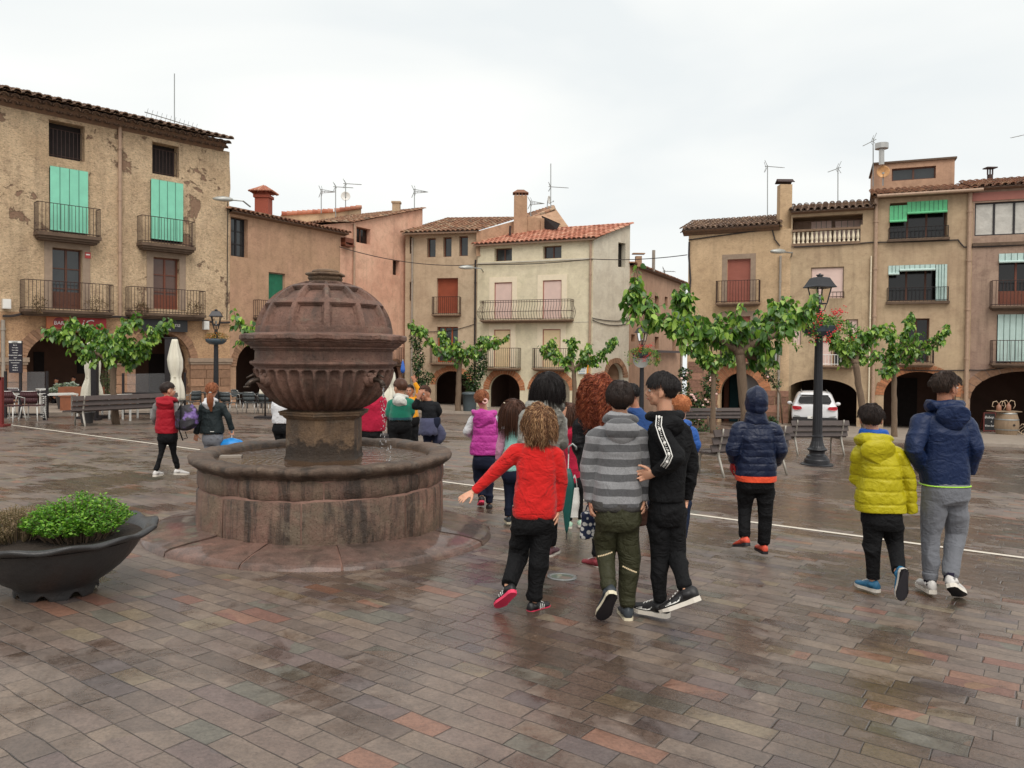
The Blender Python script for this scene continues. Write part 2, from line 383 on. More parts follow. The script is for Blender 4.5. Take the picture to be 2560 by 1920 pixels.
M_wat = t.out(t.mix(t.noise(v, 3, 4), lin(72, 50, 34), lin(96, 74, 54)), .04, None, t.bump(hh, .012), IOR=1.33, Specular_IOR_Level=.6)
ZW = ZR-.055
mb = MB(); mb.lathe([(1.05, ZW), (.02, ZW)], 72, (FC.x, FC.y, 0), cap=False); mb.lathe([(.02, ZW), (.0, ZW)], 72, (FC.x, FC.y, 0)); build(mb, 'water', M_wat, ft, True)
o = P(578, 1143, 7.4); mb = MB(); mb.box((o.x, o.y, ZW+.005), .20, .10, .03, Matrix.Rotation(.2, 3, 'Z')); tag(build(mb, 'brick', M_kerb, None, loc=(o.x, o.y, ZW)), 'flat stone slab lying in the fountain water at left', 'slab')
# hexagonal pedestal with a vertex towards the camera
hexa = lambda r, z, a: (r*math.cos(pi/6)/math.cos(((a+pi/2) % (pi/3))-pi/6), z)
zc0, zc1 = zf(1042), zf(1025); K = fpx
mb = MB(); hp = [(.40, ZR-.22), (.40, ZR-.085), (.385, ZR-.06), (.372, ZR-.03), (.366, ZR), (.362, zc0-.02), (.362, zc0-.01)]
hp = [(r*1.03, z) for r, z in hp]+[(.385, zc0), (.40, zc0+.01), (.405, zc0+.02), (.435, zc0+.03), (.44, zc1-.015), (.45, zc1-.01), (.45, zc1), (.40, zc1+.008), (.3, zc1+.012)]
mb.lathe(hp, 72, (FC.x, FC.y, 0), hexa); build(mb, 'pedestal', M_fdark, ft)
# bowl with flutes
def flute(r, z, a):
    u = (a*34/(2*pi)) % 1; zz0, zz1 = zf(1021), zf(922)
    k = min(1, max(0, (z-zz0)/(zz1-zz0)));
    if z > zz1+.002 or z < zz0: return r, z
    s_ = abs(u-.5)*2; rib = 1 if s_ > .84 else 0
    top = math.sqrt(max(0, 1-(s_/.84)**2))*.05
    ins = (z < zz1-.05+top)
    return (r + (.012 if rib or not ins else -.030*(1-(s_/.84)**2)+(.004 if s_ > .7 else -.006)), z)
bp = [(.30, 1024), (.36, 1019), (.42, 1012), (.475, 1003), (.523, 992), (.563, 981), (.597, 969), (.624, 956), (.642, 943), (.652, 931), (.656, 922), (.658, 915)]
bp = [(r, zf(y)) for r, y in bp]
dense = []
for (r0, z0), (r1, z1) in zip(bp, bp[1:]):
    for i in range(4): dense.append((r0+(r1-r0)*i/4, z0+(z1-z0)*i/4))
dense.append(bp[-1])
mb = MB(); mb.lathe(dense, 34*14, (FC.x, FC.y, 0), flute); build(mb, 'bowl', M_fst, ft, True)
mb = MB(); prof = [(.64, 916), (.668, 915.9), (.672, 912), (.688, 911.6), (.698, 908), (.695, 903), (.668, 902.4), (.655, 900), (.652, 899), (.652, 877), (.664, 876.5), (.664, 873), (.69, 872.5), (.692, 868.5), (.71, 866), (.728, 862), (.735, 860), (.735, 857), (.762, 856), (.766, 853), (.785, 851), (.789, 849), (.789, 841.5), (.783, 839.5), (.70, 836), (.66, 834)]
mb.lathe([(r, zf(y)) for r, y in prof], 120, (FC.x, FC.y, 0), lambda r, z, a: (r+(.006*math.sin(a*11+z*40)+.005*math.sin(a*27+1)+.004*math.sin(a*63))*(.8 if r > .72 else .2), z+(.004*math.sin(a*17)+.003*math.sin(a*43) if r > .76 else 0)))
build(mb, 'cornice', M_fst, ft, False)
# dome with sunken panels (coffers)
R0 = .650; zd0 = zf(834); zd1 = zf(706); HD = zd1-zd0; amax = math.asin(min(1, .0))  # noqa
def domep(t_, a):  # t 0 bottom .. 1 top
    th = t_*rad(74); r = R0*(math.cos(th)**.92); z = zd0+HD*math.sin(th)/math.sin(rad(74))
    u = ((a+pi/2)/(pi/6)+.5) % 1
    rows = ((.085, .425), (.51, .785), (.86, .97)); dep = 0
    for lo, hi in rows:
        if lo < t_ < hi:
            ku = (.5-abs(u-.5)); kt = min(t_-lo, hi-t_); m_ = (hi-lo)
            du = (ku-.08)*r*2*pi/12; dt = kt*R0*1.25
            if ku > .08:
                d_ = min(du, dt); dep = .046 if d_ > .021 else (.037 if d_ > .018 else (.027 if d_ > .010 else (.021 if d_ > .0075 else (.010 if d_ > .001 else 0))))
    return r-dep*math.cos(th*.8), z-dep*math.sin(th*.8)
mb = MB(); NA, NTt = 12*44, 170; V = []
for i in range(NTt+1):
    for k in range(NA):
        a = 2*pi*k/NA; r, z = domep(i/NTt, a); V.append(L(math.cos(a)*r, math.sin(a)*r, z))
mb.add(V, [(i*NA+k, i*NA+(k+1) % NA, (i+1)*NA+(k+1) % NA, (i+1)*NA+k) for i in range(NTt) for k in range(NA)])
build(mb, 'dome', M_fst, ft, False)
mb = MB(); kp = [(.0, 700+8), (.150, 700+8), (.150, 703), (.158, 700), (.165, 697), (.158, 694), (.158, 691), (.182, 690), (.188, 687), (.18, 684), (.10, 683)]
mb.lathe([(r*1.06, zf(y)) for r, y in kp], 72, (FC.x, FC.y, 0), hexa)
mb.lathe([(r, zf(y)) for r, y in ((.125, 684), (.13, 680), (.12, 676.5), (.08, 674), (0, 673))], 40, (FC.x, FC.y, 0)); build(mb, 'finial', M_fdark, ft)
# spouts: lion-head bosses with a pipe
M_spout = sm('bronze spout', lin(70, 58, 50), .35, .6, var=.3, scale=30, bump=.004)
M_drop = NT('falling water').out((.9, .93, .95, 1), .03, 0, None, Transmission_Weight=.85, IOR=1.33)
def spout(px, py, dirx, far):
    c = P(px, py, 7.5+far); cc = Vector((FC.x, FC.y, c.z)); d = (c-cc); d.z = 0; d.normalize(); mb = MB()
    base = cc+d*.60; R = d.to_track_quat('Z', 'Y').to_matrix()
    mb.ell(base+d*.03, (.075, .07, .06), R, 14, 8); mb.ell(base+d*.075+Vector((0, 0, .005)), (.05, .045, .045), R, 12, 8)
    for s_ in (-1, 1):
        x = R @ Vector((s_*.04, 0, 0)); mb.ell(base+d*.07+x+Vector((0, 0, .045)), (.015, .015, .02), None, 8, 6)
    mo = build(mb, 'spout_mask', M_fst, ft, True)
    mb = MB(); p0 = base+d*.08; pts = [p0, p0+d*.06+Vector((0, 0, .005)), p0+d*.11+Vector((0, 0, -.012)), p0+d*.145+Vector((0, 0, -.05))]
    mb.tube(pts, [.03, .024, .02, .024], 10); mb.tube([pts[1]+Vector((0, 0, .02)), pts[1]+Vector((0, 0, .05))+d*.02, pts[2]+Vector((0, 0, .035))+d*.04], [.012, .012, .006], 8)
    mb.lathe([(.020, 0), (.031, -.002), (.031, -.014), (.02, -.016)], 14, pts[3])
    build(mb, 'spout', M_spout, mo, True)
    return pts[3]+Vector((0, 0, -.02)), d
s1, d1 = spout(897, 948, 1, -.30)
spout(716, 949, -1, -.32)
mb = MB(); z = s1.z; tt = 0
mb.tube([s1+Vector((.004*math.sin(i*2.1), .003*math.cos(i*1.7), -.012*i)) for i in range(7)], [.010, .008, .009, .006, .007, .005, .002], 8)
random.seed(3)
for i in range(80):
    q = random.random(); h_ = q**.8*(s1.z-ZW-.02); sp = .012+.05*q
    p = s1+d1*(.05*q)+Vector((random.gauss(0, sp*.6), random.gauss(0, sp*.6), -h_-.03)); r = random.uniform(.003, .0065)
    mb.ell(p, (r*.8, r*.8, r*random.uniform(1, 2)), None, 6, 5)
build(mb, 'water_drops', M_drop, ft, True)['kind'] = 'stuff'
# ------------------------------------------------------------ facades
class Wall:
    def __init__(s, p0, k, ref=None):
        """line through XY point p0 with direction (k, 1) or given vector, facing the camera"""
        s.o = Vector((p0[0], p0[1])); s.d = Vector(k).normalized(); s.n = Vector((s.d.y, -s.d.x))
        if s.n.dot(-s.o) < 0: s.n = -s.n
    def uv(s, px, py):
        r = ray(px, py); den = r.x*s.d.y - r.y*s.d.x
        t = (s.o.x*s.d.y - s.o.y*s.d.x)/den
        p = C0 + r*t; return (Vector((p.x, p.y))-s.o).dot(s.d), p.z
    def p(s, u, z, out=0):
        q = s.o + s.d*u + s.n*out; return Vector((q.x, q.y, z))
    def rect(s, x0, y0, x1, y1):
        ym, xm = (y0+y1)/2, (x0+x1)/2
        return s.uv(x0, ym)[0], s.uv(x1, ym)[0], s.uv(xm, y1)[1], s.uv(xm, y0)[1]
    @property
    def D3(s): return Vector((s.d.x, s.d.y, 0))
    @property
    def N3(s): return Vector((s.n.x, s.n.y, 0))
    def box(s, mb, u0, u1, z0, z1, o0, o1):
        return mb.obox(s.p(u0, z0, o0), s.D3*(u1-u0), Vector((0, 0, z1-z0)), s.N3*(o1-o0))
def arch_loop(u0, u1, zb, zs, za, n=14):
    """arch opening: bottom zb, springing zs, apex za"""
    c = (u0+u1)/2; hw = (u1-u0)/2
    return [(u0, zb), (u1, zb)]+[(c+hw*math.cos(pi*i/n), zs+(za-zs)*math.sin(pi*i/n)) for i in range(n+1)]
def wall_mesh(mb, W, outer, holes, t=.3, back=6.0, jag=0):
    loops = [[Vector((u, z, 0)) for u, z in l] for l in [outer]+holes]
    tri = tessellate_polygon(loops); flat = [p for l in loops for p in l]
    mb.add([W.p(p.x, p.y) for p in flat], [tuple(x) for x in tri])
    for l in loops[1:]:
        m = len(l); V = [W.p(p.x, p.y) for p in l]+[W.p(p.x, p.y, -t) for p in l]
        mb.add(V, [(i, (i+1) % m, m+(i+1) % m, m+i) for i in range(m)])
    m = len(outer); V = [W.p(u, z) for u, z in outer]+[W.p(u, z, -back) for u, z in outer]
    mb.add(V, [(i, (i+1) % m, m+(i+1) % m, m+i) for i in range(m)])
M_glass = NT('dark window glass'); _n = M_glass.noise(M_glass.pos(), 1.4, 3)
M_glass = M_glass.out(M_glass.mix(_n, lin(28, 30, 32), lin(62, 66, 68)), .06, 0, None, Specular_IOR_Level=.6)
M_dkglass = sm('black glass', lin(22, 19, 20), .12)
M_wood = sm('brown wood', lin(88, 52, 36), .55, var=.25, scale=14, bump=.003)
M_wood2 = sm('red brown wood', lin(112, 60, 40), .5, var=.2, scale=14, bump=.003)
M_wood3 = sm('orange wood', lin(168, 82, 40), .5, var=.2, scale=14)
M_iron = sm('rusty iron', lin(66, 48, 44), .6, .3, var=.4, scale=20)
M_dkiron = sm('dark iron', lin(44, 40, 42), .55, .3, var=.3, scale=20)
M_slab = sm('balcony stone', lin(128, 104, 84), .85, var=.3, scale=6, bump=.006)
M_dslab = sm('weathered slab', lin(96, 78, 64), .9, var=.35, scale=5, bump=.008)
M_mint = sm('mint green blind', lin(140, 214, 186), .6, var=.10, scale=2.2)
M_cord = sm('blind cord', lin(60, 90, 80), .8)
M_pinkb = sm('pale pink blind', lin(222, 196, 186), .6, var=.07, scale=3)
M_cream = sm('cream blind', lin(226, 204, 166), .6, var=.08, scale=3)
M_redsh = sm('red brown shutter', lin(150, 76, 52), .5, var=.14, scale=4)
M_redsh2 = sm('brick red shutter', lin(158, 96, 82), .5, var=.10, scale=4)
M_green = sm('dark green blind', lin(36, 112, 84), .55, var=.2, scale=5)
M_greenb = sm('bright green blind', lin(106, 196, 142), .55, var=.12, scale=4)
M_paleb = sm('pale aqua blind', lin(186, 208, 202), .55, var=.12, scale=3)
M_plast = sm('plastic sheet', lin(190, 186, 178), .35, var=.25, scale=2.5, bump=.03, bscale=4)
M_frame = sm('grey stone frame', lin(150, 130, 112), .85, var=.2, scale=6, bump=.004)
M_wframe = sm('cream trim', lin(228, 214, 188), .8, var=.08, scale=6)
M_white = sm('white paint', lin(226, 224, 218), .45, var=.06)
M_pipe = sm('painted pipe', lin(168, 140, 118), .6, var=.2, scale=8)
M_pipe2 = sm('grey pipe', lin(150, 140, 128), .5, var=.2, scale=8)
M_cable = sm('cable', lin(52, 44, 42), .7)
M_brick = sm('arch brick', lin(168, 112, 78), .85, var=.3, scale=16, bump=.006, island=.3)
M_stonearch = sm('arch stone', lin(146, 112, 88), .9, var=.3, scale=8, bump=.01, island=.22)
M_grey = sm('grey metal', lin(150, 152, 150), .4, .6)
M_lampg = sm('lamp housing', lin(176, 176, 170), .4, .3)
M_alu = sm('aluminium', lin(178, 176, 172), .35, .7, var=.1)
M_terra = NT('roof tiles'); _r = M_terra.n('NewGeometry').outputs['Random Per Island']; _n = M_terra.noise(M_terra.pos(), 9, 6, .7)
_c = M_terra.ramp(_r, [(0, lin(118, 86, 68)), (.25, lin(152, 106, 80)), (.5, lin(170, 130, 102)), (.72, lin(136, 92, 70)), (.86, lin(186, 160, 132)), (1, lin(104, 80, 66))])
_c = M_terra.mix(M_terra.ramp(_n, [(.45, 0.), (.7, .75)]), _c, lin(92, 84, 66)); M_terra = M_terra.out(_c, .85, None, M_terra.bump(_n, .01))
def tilemat(name, k, moss=.75):
    t = NT(name); r = t.n('NewGeometry').outputs['Random Per Island']; n = t.noise(t.pos(), 7, 6, .7)
    c = t.ramp(r, [(0, lin(*k[0])), (.3, lin(*k[1])), (.6, lin(*k[2])), (.8, lin(*k[3])), (1, lin(*k[0]))])
    c = t.mix(t.ramp(n, [(.48, 0.), (.72, moss)]), c, lin(96, 88, 72)); return t.out(c, .85, None, t.bump(n, .01))
M_tred = tilemat('red roof tiles', [(176, 112, 88), (196, 136, 112), (160, 94, 72), (206, 156, 130)], .35)
M_tdark = tilemat('weathered roof tiles', [(112, 88, 74), (132, 104, 84), (96, 76, 66), (150, 122, 100)], .8)
M_tbrown = tilemat('brown roof tiles', [(142, 96, 72), (122, 84, 66), (160, 120, 92), (104, 76, 62)], .6)
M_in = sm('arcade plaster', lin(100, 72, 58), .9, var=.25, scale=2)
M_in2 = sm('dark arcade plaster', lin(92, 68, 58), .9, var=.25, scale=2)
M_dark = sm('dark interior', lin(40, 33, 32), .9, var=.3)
def slats(mb, W, u0, u1, z0, z1, out, pitch=.055, d=.012):
    n = max(2, int((z1-z0)/pitch)); V = []; Fc = []
    for i in range(n+1):
        z = z0+(z1-z0)*i/n
        for oo in ((out+d, 0), (out, .25)):
            zz = min(z1, z+oo[1]*(z1-z0)/n); V += [W.p(u0, zz, oo[0]), W.p(u1, zz, oo[0])]
    m = 2*(n+1)
    mb.add(V, [(2*i, 2*i+1, 2*i+3, 2*i+2) for i in range(m-1)])
def railing(W, u0, u1, z0, z1, out, parent, mat=M_iron, sp=.13, belly=False, name='railing', r=.011, sides=True):
    mb = MB(); bz = lambda u, z, o: W.p(u, z, o)
    def bar(path, rr=r): mb.tube(path, rr, 4)
    segs = [((u0, out), (u1, out))]
    if sides and out > .1: segs += [((u0, .02), (u0, out)), ((u1, .02), (u1, out))]
    for (a, oa), (b, ob) in segs:
        for z in ((z0+.06, z1) if not belly else (z0+.06, z0+.42*(z1-z0), z1-.10, z1)):
            e = .0
            if belly: e = .16 if z == z0+.42*(z1-z0) else (.02)
            bar([bz(a-(e if a == u0 and a != b else 0), z, oa+(e if oa == out else 0)), bz(b+(e if b == u1 and a != b else 0), z, ob+(e if ob == out else 0))], r*1.35)
        n = max(1, int(round((abs(b-a)+abs(ob-oa))/sp)))
        for i in range(n+1):
            u, o = a+(b-a)*i/n, oa+(ob-oa)*i/n
            if belly:
                H = z1-z0; q = 1.0 if o > .03 else 0
                du = -1 if (u == u0) else (1 if u == u1 else 0)
                bar([bz(u+du*e2*.8, z0+H*t_, o+e2*q) for t_, e2 in ((0, -.02), (.15, .09), (.36, .17), (.55, .10), (.75, .0), (1, .03))])
            else: bar([bz(u, z0, o), bz(u, z1, o)])
    return build(mb, name, mat, parent)
class Bld:
    def __init__(s, name, label, W, cat='building'):
        s.W = W; s.root = thing(name, label, cat, W.p(0, gz(*W.o))); s.holes = []; s.post = []
    def part(s, mb, name, mat, parent=None, smooth=False): return build(mb, name, mat, parent or s.root, smooth)
    def wall(s, outer, mat, t=.3, back=6.0, name='wall'):
        mb = MB(); wall_mesh(mb, s.W, outer, s.holes, t, back); o = s.part(mb, name, mat)
        for f in s.post: f()
        return o
    def win(s, x0, y0, x1, y1, kind='pane', mat=None, fr=M_wood, d=.2, nu=2, nz=1, sur=None, surm=M_frame, bot=None, name=None, blind=None, tz=None):
        W = s.W; u0, u1, z0, z1 = W.rect(x0, y0, x1, y1)
        if bot is not None: z0 = bot
        s.holes.append([(u0, z0), (u1, z0), (u1, z1), (u0, z1)])
        def post():
            if sur:
                mb = MB(); W.box(mb, u0-sur, u0-.004, z0-(.0 if sur < .3 else .0), z1+sur, .0, .022); W.box(mb, u1+.004, u1+sur, z0, z1+sur, .0, .022); W.box(mb, u0-.002, u1+.002, z1+.004, z1+sur-.003, .0, .021)
                s.part(mb, 'surround', surm)
            if kind in ('pane', 'door'):
                mb = MB(); f = .06
                W.box(mb, u0, u0+f, z0, z1, -d-.05, -d); W.box(mb, u1-f, u1, z0, z1, -d-.05, -d)
                W.box(mb, u0+f, u1-f, z1-f, z1, -d-.048, -d-.002); W.box(mb, u0+f, u1-f, z0, z0+f, -d-.048, -d-.002)
                for i in range(1, nu):
                    u = u0+(u1-u0)*i/nu; W.box(mb, u-.04, u+.04, z0+f, z1-f, -d-.05, -d+.006)
                for i in range(1, nz):
                    z = z0+(z1-z0)*i/nz; W.box(mb, u0+f, u1-f, z-.02, z+.02, -d-.05, -d+.003)
                if kind == 'door':
                    zz = z0+(z1-z0)*.28; W.box(mb, u0+f, u1-f, z0+f, zz, -d-.045, -d-.006)
                    for i in range(nu):
                        a, b = u0+(u1-u0)*i/nu+.1, u0+(u1-u0)*(i+1)/nu-.1; W.box(mb, a, b, z0+.14, zz-.08, -d-.02, -d+.006)
                w_ = s.part(mb, name or ('door' if kind == 'door' else 'window'), fr)
                mb = MB(); mb.quad(W.p(u0+f*.9, z0+.05, -d-.03), W.p(u1-f*.9, z0+.05, -d-.03), W.p(u1-f*.9, z1-.05, -d-.03), W.p(u0+f*.9, z1-.05, -d-.03)); build(mb, 'pane', mat or M_glass, w_)
            elif kind == 'shutter':
                mb = MB(); slats(mb, W, u0+.04, u1-.04, z0, z1-.02, -d); sh = s.part(mb, name or 'shutter', mat)
                mb = MB(); W.box(mb, u0, u0+.045, z0, z1, -d-.06, -d+.03); W.box(mb, u1-.045, u1, z0, z1, -d-.06, -d+.03); W.box(mb, u0+.045, u1-.045, z1-.05, z1, -d-.058, -d+.03); build(mb, 'shutter_frame', fr, sh)
            elif kind == 'dark':
                mb = MB(); mb.quad(W.p(u0, z0, -d), W.p(u1, z0, -d), W.p(u1, z1, -d), W.p(u0, z1, -d)); s.part(mb, name or 'pane', mat or M_dkglass)
        s.post.append(post)
        return u0, u1, z0, z1
    def blind(s, x0, y0, x1, y1, mat, out=.05, roll=True, ncord=2, rect=None, name='blind'):
        W = s.W; u0, u1, z0, z1 = rect or W.rect(x0, y0, x1, y1); mb = MB()
        slats(mb, W, u0, u1, z0+(.06 if roll else 0), z1, out, .04, .008)
        if roll: mb.tube([W.p(u0, z0+.05, out+.04), W.p(u1, z0+.05, out+.04)], .055, 10)
        b = s.part(mb, name, mat)
        if ncord:
            mb = MB()
            for i in range(ncord): u = u0+(u1-u0)*(i+1)/(ncord+1); W.box(mb, u-.008, u+.008, z0+.05, z1, out+.010, out+.016)
            build(mb, 'cord', M_cord, b)
        return b
    def balcony(s, x0, ys, x1, yr, out=.55, th=.16, mat=M_dslab, rmat=M_iron, belly=False, sp=.13, lip=True):
        """slab top at ys, rail top at yr"""
        W = s.W
        xm = (x0+x1)/2
        for _ in range(1):
            c = W.p(0, 0, out)
        W2 = Wall((W.o+W.n*out), W.d); u0, u1 = W2.uv(x0, (ys+yr)/2)[0], W2.uv(x1, (ys+yr)/2)[0]; z0, z1 = W2.uv(xm, ys)[1], W2.uv(xm, yr)[1]
        mb = MB(); W.box(mb, u0-.03, u1+.03, z0-th*.45, z0, 0, out+.05)
        if lip: W.box(mb, u0+.02, u1-.02, z0-th*.75, z0-th*.45, 0, out-.02); W.box(mb, u0+.08, u1-.08, z0-th, z0-th*.75, 0, out-.1)
        b = s.part(mb, 'balcony', mat); railing(W, u0, u1, z0+.002, z1, out, b, rmat, sp, belly); return u0, u1, z0, z1
    def arch(s, x0, x1, yapex, yspring, ringw=.35, mat=M_brick, n=None, zb=None, ring=True, full=True, prot=.03):
        W = s.W; xm = (x0+x1)/2; u0, u1 = W.uv(x0, yspring+10)[0], W.uv(x1, yspring+10)[0]; za, zs = W.uv(xm, yapex)[1], W.uv(xm, yspring)[1]
        q = W.p((u0+u1)/2, 0); g0 = min(gz(*W.p(u0, 0).xy), gz(*W.p(u1, 0).xy)) - .1
        s.holes.append(arch_loop(u0, u1, g0 if zb is None else zb, zs, za, 22)); c = (u0+u1)/2; hw = (u1-u0)/2; vh = za-zs
        if ring:
            mb = MB(); L_ = pi*(hw+vh)/2; n = n or int(L_/.13)
            for i in range(n):
                a0, a1 = pi*(i+.06)/n, pi*(i+.94)/n; rw = ringw*random.uniform(.88, 1.08); pr = prot*random.uniform(.4, 1.2)
                f = lambda a, e: (c+(hw+e)*math.cos(a), zs+(vh+e)*math.sin(a))
                q_ = [f(a0, -.006), f(a1, -.006), f(a1, rw), f(a0, rw)]
                V = [W.p(u, z, pr) for u, z in q_]+[W.p(u, z, -.12) for u, z in q_]
                mb.add(V, [(3, 2, 1, 0), (0, 1, 5, 4), (1, 2, 6, 5), (2, 3, 7, 6), (3, 0, 4, 7)])
            s.post.append(lambda: s.part(mb, 'arch_ring', mat))
        return u0, u1, zs, za
    def arcade(s, u0, u1, z1, depth, mat, back=M_dark, th=.35):
        """room behind the arches"""
        W = s.W; mb = MB(); g = gz(*W.p((u0+u1)/2, 0, -depth).xy)-.6
        for u in (u0, u1): mb.quad(W.p(u, g, -th), W.p(u, z1, -th), W.p(u, z1, -depth), W.p(u, g, -depth))
        mb.quad(W.p(u0, z1, -th), W.p(u1, z1, -th), W.p(u1, z1, -depth), W.p(u0, z1, -depth))
        mb.quad(W.p(u0, g, -depth), W.p(u1, g, -depth), W.p(u1, z1, -depth), W.p(u0, z1, -depth)); return s.part(mb, 'arcade_room', mat)
    def pipe(s, x, y0, y1, r=.055, mat=M_pipe, out=.08, name='downpipe'):
        W = s.W; u, z1 = W.uv(x, y0); z0 = W.uv(x, y1)[1]; mb = MB(); mb.tube([W.p(u, z0, out), W.p(u, z1, out)], r, 8)
        z = z0+.5
        while z < z1: mb.tube([W.p(u, z, out), W.p(u, z+.09, out)], r*1.3, 8); z += 2.1
        s.part(mb, name, mat, None, False)
def tiles(mb, A, B, up, n_up, pitch=.21, r=.085, tl=.42, jit=.012, eave=True, clip=None):
    """barrel tiles: A,B eave ends, up = vector from eave to top (full slope)"""
    A, B, up = Vector(A), Vector(B), Vector(up); ac = B-A; n = max(1, int(ac.length/pitch)); x = ac.normalized(); y = up.normalized(); z = x.cross(y).normalized()
    if z.z < 0: z = -z
    rows = max(1, int(up.length/tl)); st = up/rows
    for i in range(n+1):
        for j in range(rows):
            c = A+ac*(i/n)+st*j+x*random.uniform(-jit, jit)+z*random.uniform(0, jit*.8)
            if clip and not clip(c): continue
            r0, r1 = r*1.06, r*.84; ex = y*random.uniform(-.02, .03); V = []
            for (q, rr, h) in ((c-ex, r0, .02), (c+st*1.06, r1, -.012)):
                for k in range(6):
                    a = pi*k/5; V.append(q+x*math.cos(a)*rr+z*(math.sin(a)*rr*.85+h))
            V += [c-ex+x*math.cos(pi*k/5)*r0*.78+z*(math.sin(pi*k/5)*r0*.62+.012) for k in range(6)]
            Fc = [(k, k+1, 7+k, 6+k) for k in range(5)]+[(12+k, 12+k+1, k+1, k) for k in range(5)]
            mb.add(V, Fc)
        for j in range(rows):  # channel tile between
            c = A+ac*((i+.5)/n)+st*j-z*.005
            if i == n or (clip and not clip(c)): continue
            V = []
            for (q, rr) in ((c-y*.03, r), (c+st, r)):
                for k in range(4):
                    a = pi+pi*k/3; V.append(q+x*math.cos(a)*rr+z*(math.sin(a)*rr*.4+.03))
            mb.add(V, [(k, k+1, 5+k, 4+k) for k in range(3)])
def antenna(x, ytop, ybot, D, kind='yagi', side=1, ln=.9, label='', yb=None, n=7, tilt=.0):
    p1, p0 = P(x, ytop, D), P(x, ybot, D); r = .02*D/35
    a = thing('antenna', label, 'antenna', p0, 'television antennas on the roofs')
    mb = MB(); mb.tube([p0-Vector((0, 0, .3)), p1], r*1.1, 5); build(mb, 'mast', M_grey, a)
    mb = MB(); q = P(x, yb or ytop+3, D); dx = Vector((side, .25, tilt)).normalized()
    if kind == 'yagi':
        mb.tube([q-dx*.15, q+dx*ln], r*.8, 4)
        for i in range(n): c = q+dx*(ln*(.1+.9*i/max(1, n-1))); e = Vector((-.3*side, .9, .25)).normalized()*(.18); mb.tube([c-e, c+e], r*.5, 4)
        for s_ in (-1, 1): mb.tube([q, q-dx*.16+Vector((0, 0, s_*.30))], r*.6, 4); mb.tube([q+Vector((0, .25, 0)), q-dx*.12+Vector((0, .2, s_*.26))], r*.5, 4)
    elif kind == 'horn':
        for s_ in (-1, 0, 1): mb.tube([q-dx*.05+Vector((0, 0, s_*.13)), q+dx*ln], r*.6, 4)
        for i in range(4): c = q+dx*(ln*(i/4)); e = Vector((0, .12, .13*(1-i/5))); mb.tube([c-e, c+e], r*.45, 4)
        for s_ in (-1, 1): mb.tube([q, q-dx*.22*0+Vector((side*-.18, .1, s_*.38))], r*.7, 4); mb.tube([q+dx*.1, q+Vector((side*-.02, .1, s_*.36))], r*.5, 4)
    build(mb, 'receiver', M_grey, a); return a
def dish(x, y, D, rpx, label, col=None, yaw=0):
    p = P(x, y, D); r = rpx/F*D; a = thing('satellite_dish', label, 'dish', p); d = (Vector((0, 0, p.z))-p).normalized(); d = Matrix.Rotation(yaw, 3, 'Z') @ d; Rm = d.to_track_quat('Z', 'Y').to_matrix()
    mb = MB(); prof = [(0, -.12*r*2), (r*.5, -.09*r*2), (r*.85, -.03*r*2), (r, 0), (r*.98, -.02)]; V = []; n = 24
    for rr, z in prof:
        for k in range(n): V.append(p+Rm @ Vector((rr*math.cos(2*pi*k/n), rr*math.sin(2*pi*k/n), z)))
    mb.add(V, [(i*n+k, i*n+(k+1) % n, (i+1)*n+(k+1) % n, (i+1)*n+k) for i in range(4) for k in range(n)])
    build(mb, 'reflector', col or M_white, a, True)
    mb = MB(); f = p+d*r*1.1+Vector((0, 0, -r*.5)); mb.tube([p+Vector((0, 0, -r)), f], .015, 5); mb.box(f, .07, .1, .07); mb.tube([p-d*.1, p-d*.15+Vector((0, 0, -r*2.2))], .03, 6); build(mb, 'arm', M_grey, a)
def wall_lamp(x, y, D, side, label, ln=.9, sc=1.0):
    p = P(x, y, D); a = thing('wall_lamp', label, 'wall lamp', p); s_ = sc; mb = MB(); q = p
    h = Vector((-side, -.45, 0)).normalized(); v = Vector((-h.y, h.x, 0))
    rg = []
    for t_, w_, z0, z1 in ((0, .07, -.03, .05), (.15, .12, -.06, .1), (.5, .17, -.08, .12), (.85, .14, -.06, .07), (1, .05, -.02, .02)):
        c = q+h*(t_-.5)*.85*s_; rg.append([c+v*w_*s_+Vector((0, 0, z0*s_)), c+v*w_*s_*.6+Vector((0, 0, z1*s_)), c-v*w_*s_*.6+Vector((0, 0, z1*s_)), c-v*w_*s_+Vector((0, 0, z0*s_))])
    mb.rings(rg); build(mb, 'housing', M_lampg, a, True)
    mb = MB(); b0 = q-h*.4*s_; mb.tube([b0, b0-h*.45, b0-h*.6+Vector((0, .5, -.15))], .035, 6); build(mb, 'bracket', M_grey, a)
def text_part(s, body, W, u, z, size, mat, parent, out, align='CENTER', shear=0):
    cu = bpy.data.curves.new('t', 'FONT'); cu.body = body; cu.size = size; cu.align_x = align; cu.extrude = .004; cu.shear = shear; cu.resolution_u = 2
    o = bpy.data.objects.new('t', cu); COL.objects.link(o)
    dg = bpy.context.evaluated_depsgraph_get(); me = bpy.data.meshes.new_from_object(o.evaluated_get(dg)); bpy.data.objects.remove(o)
    n3 = W.N3; d3 = W.D3
    M = Matrix((d3, Vector((0, 0, 1)), n3)).transposed().to_4x4(); M.translation = W.p(u, z, out); me.transform(M)
    me.transform(Matrix.Translation(-root_of(parent).location)); return link('lettering', me, mat, parent)
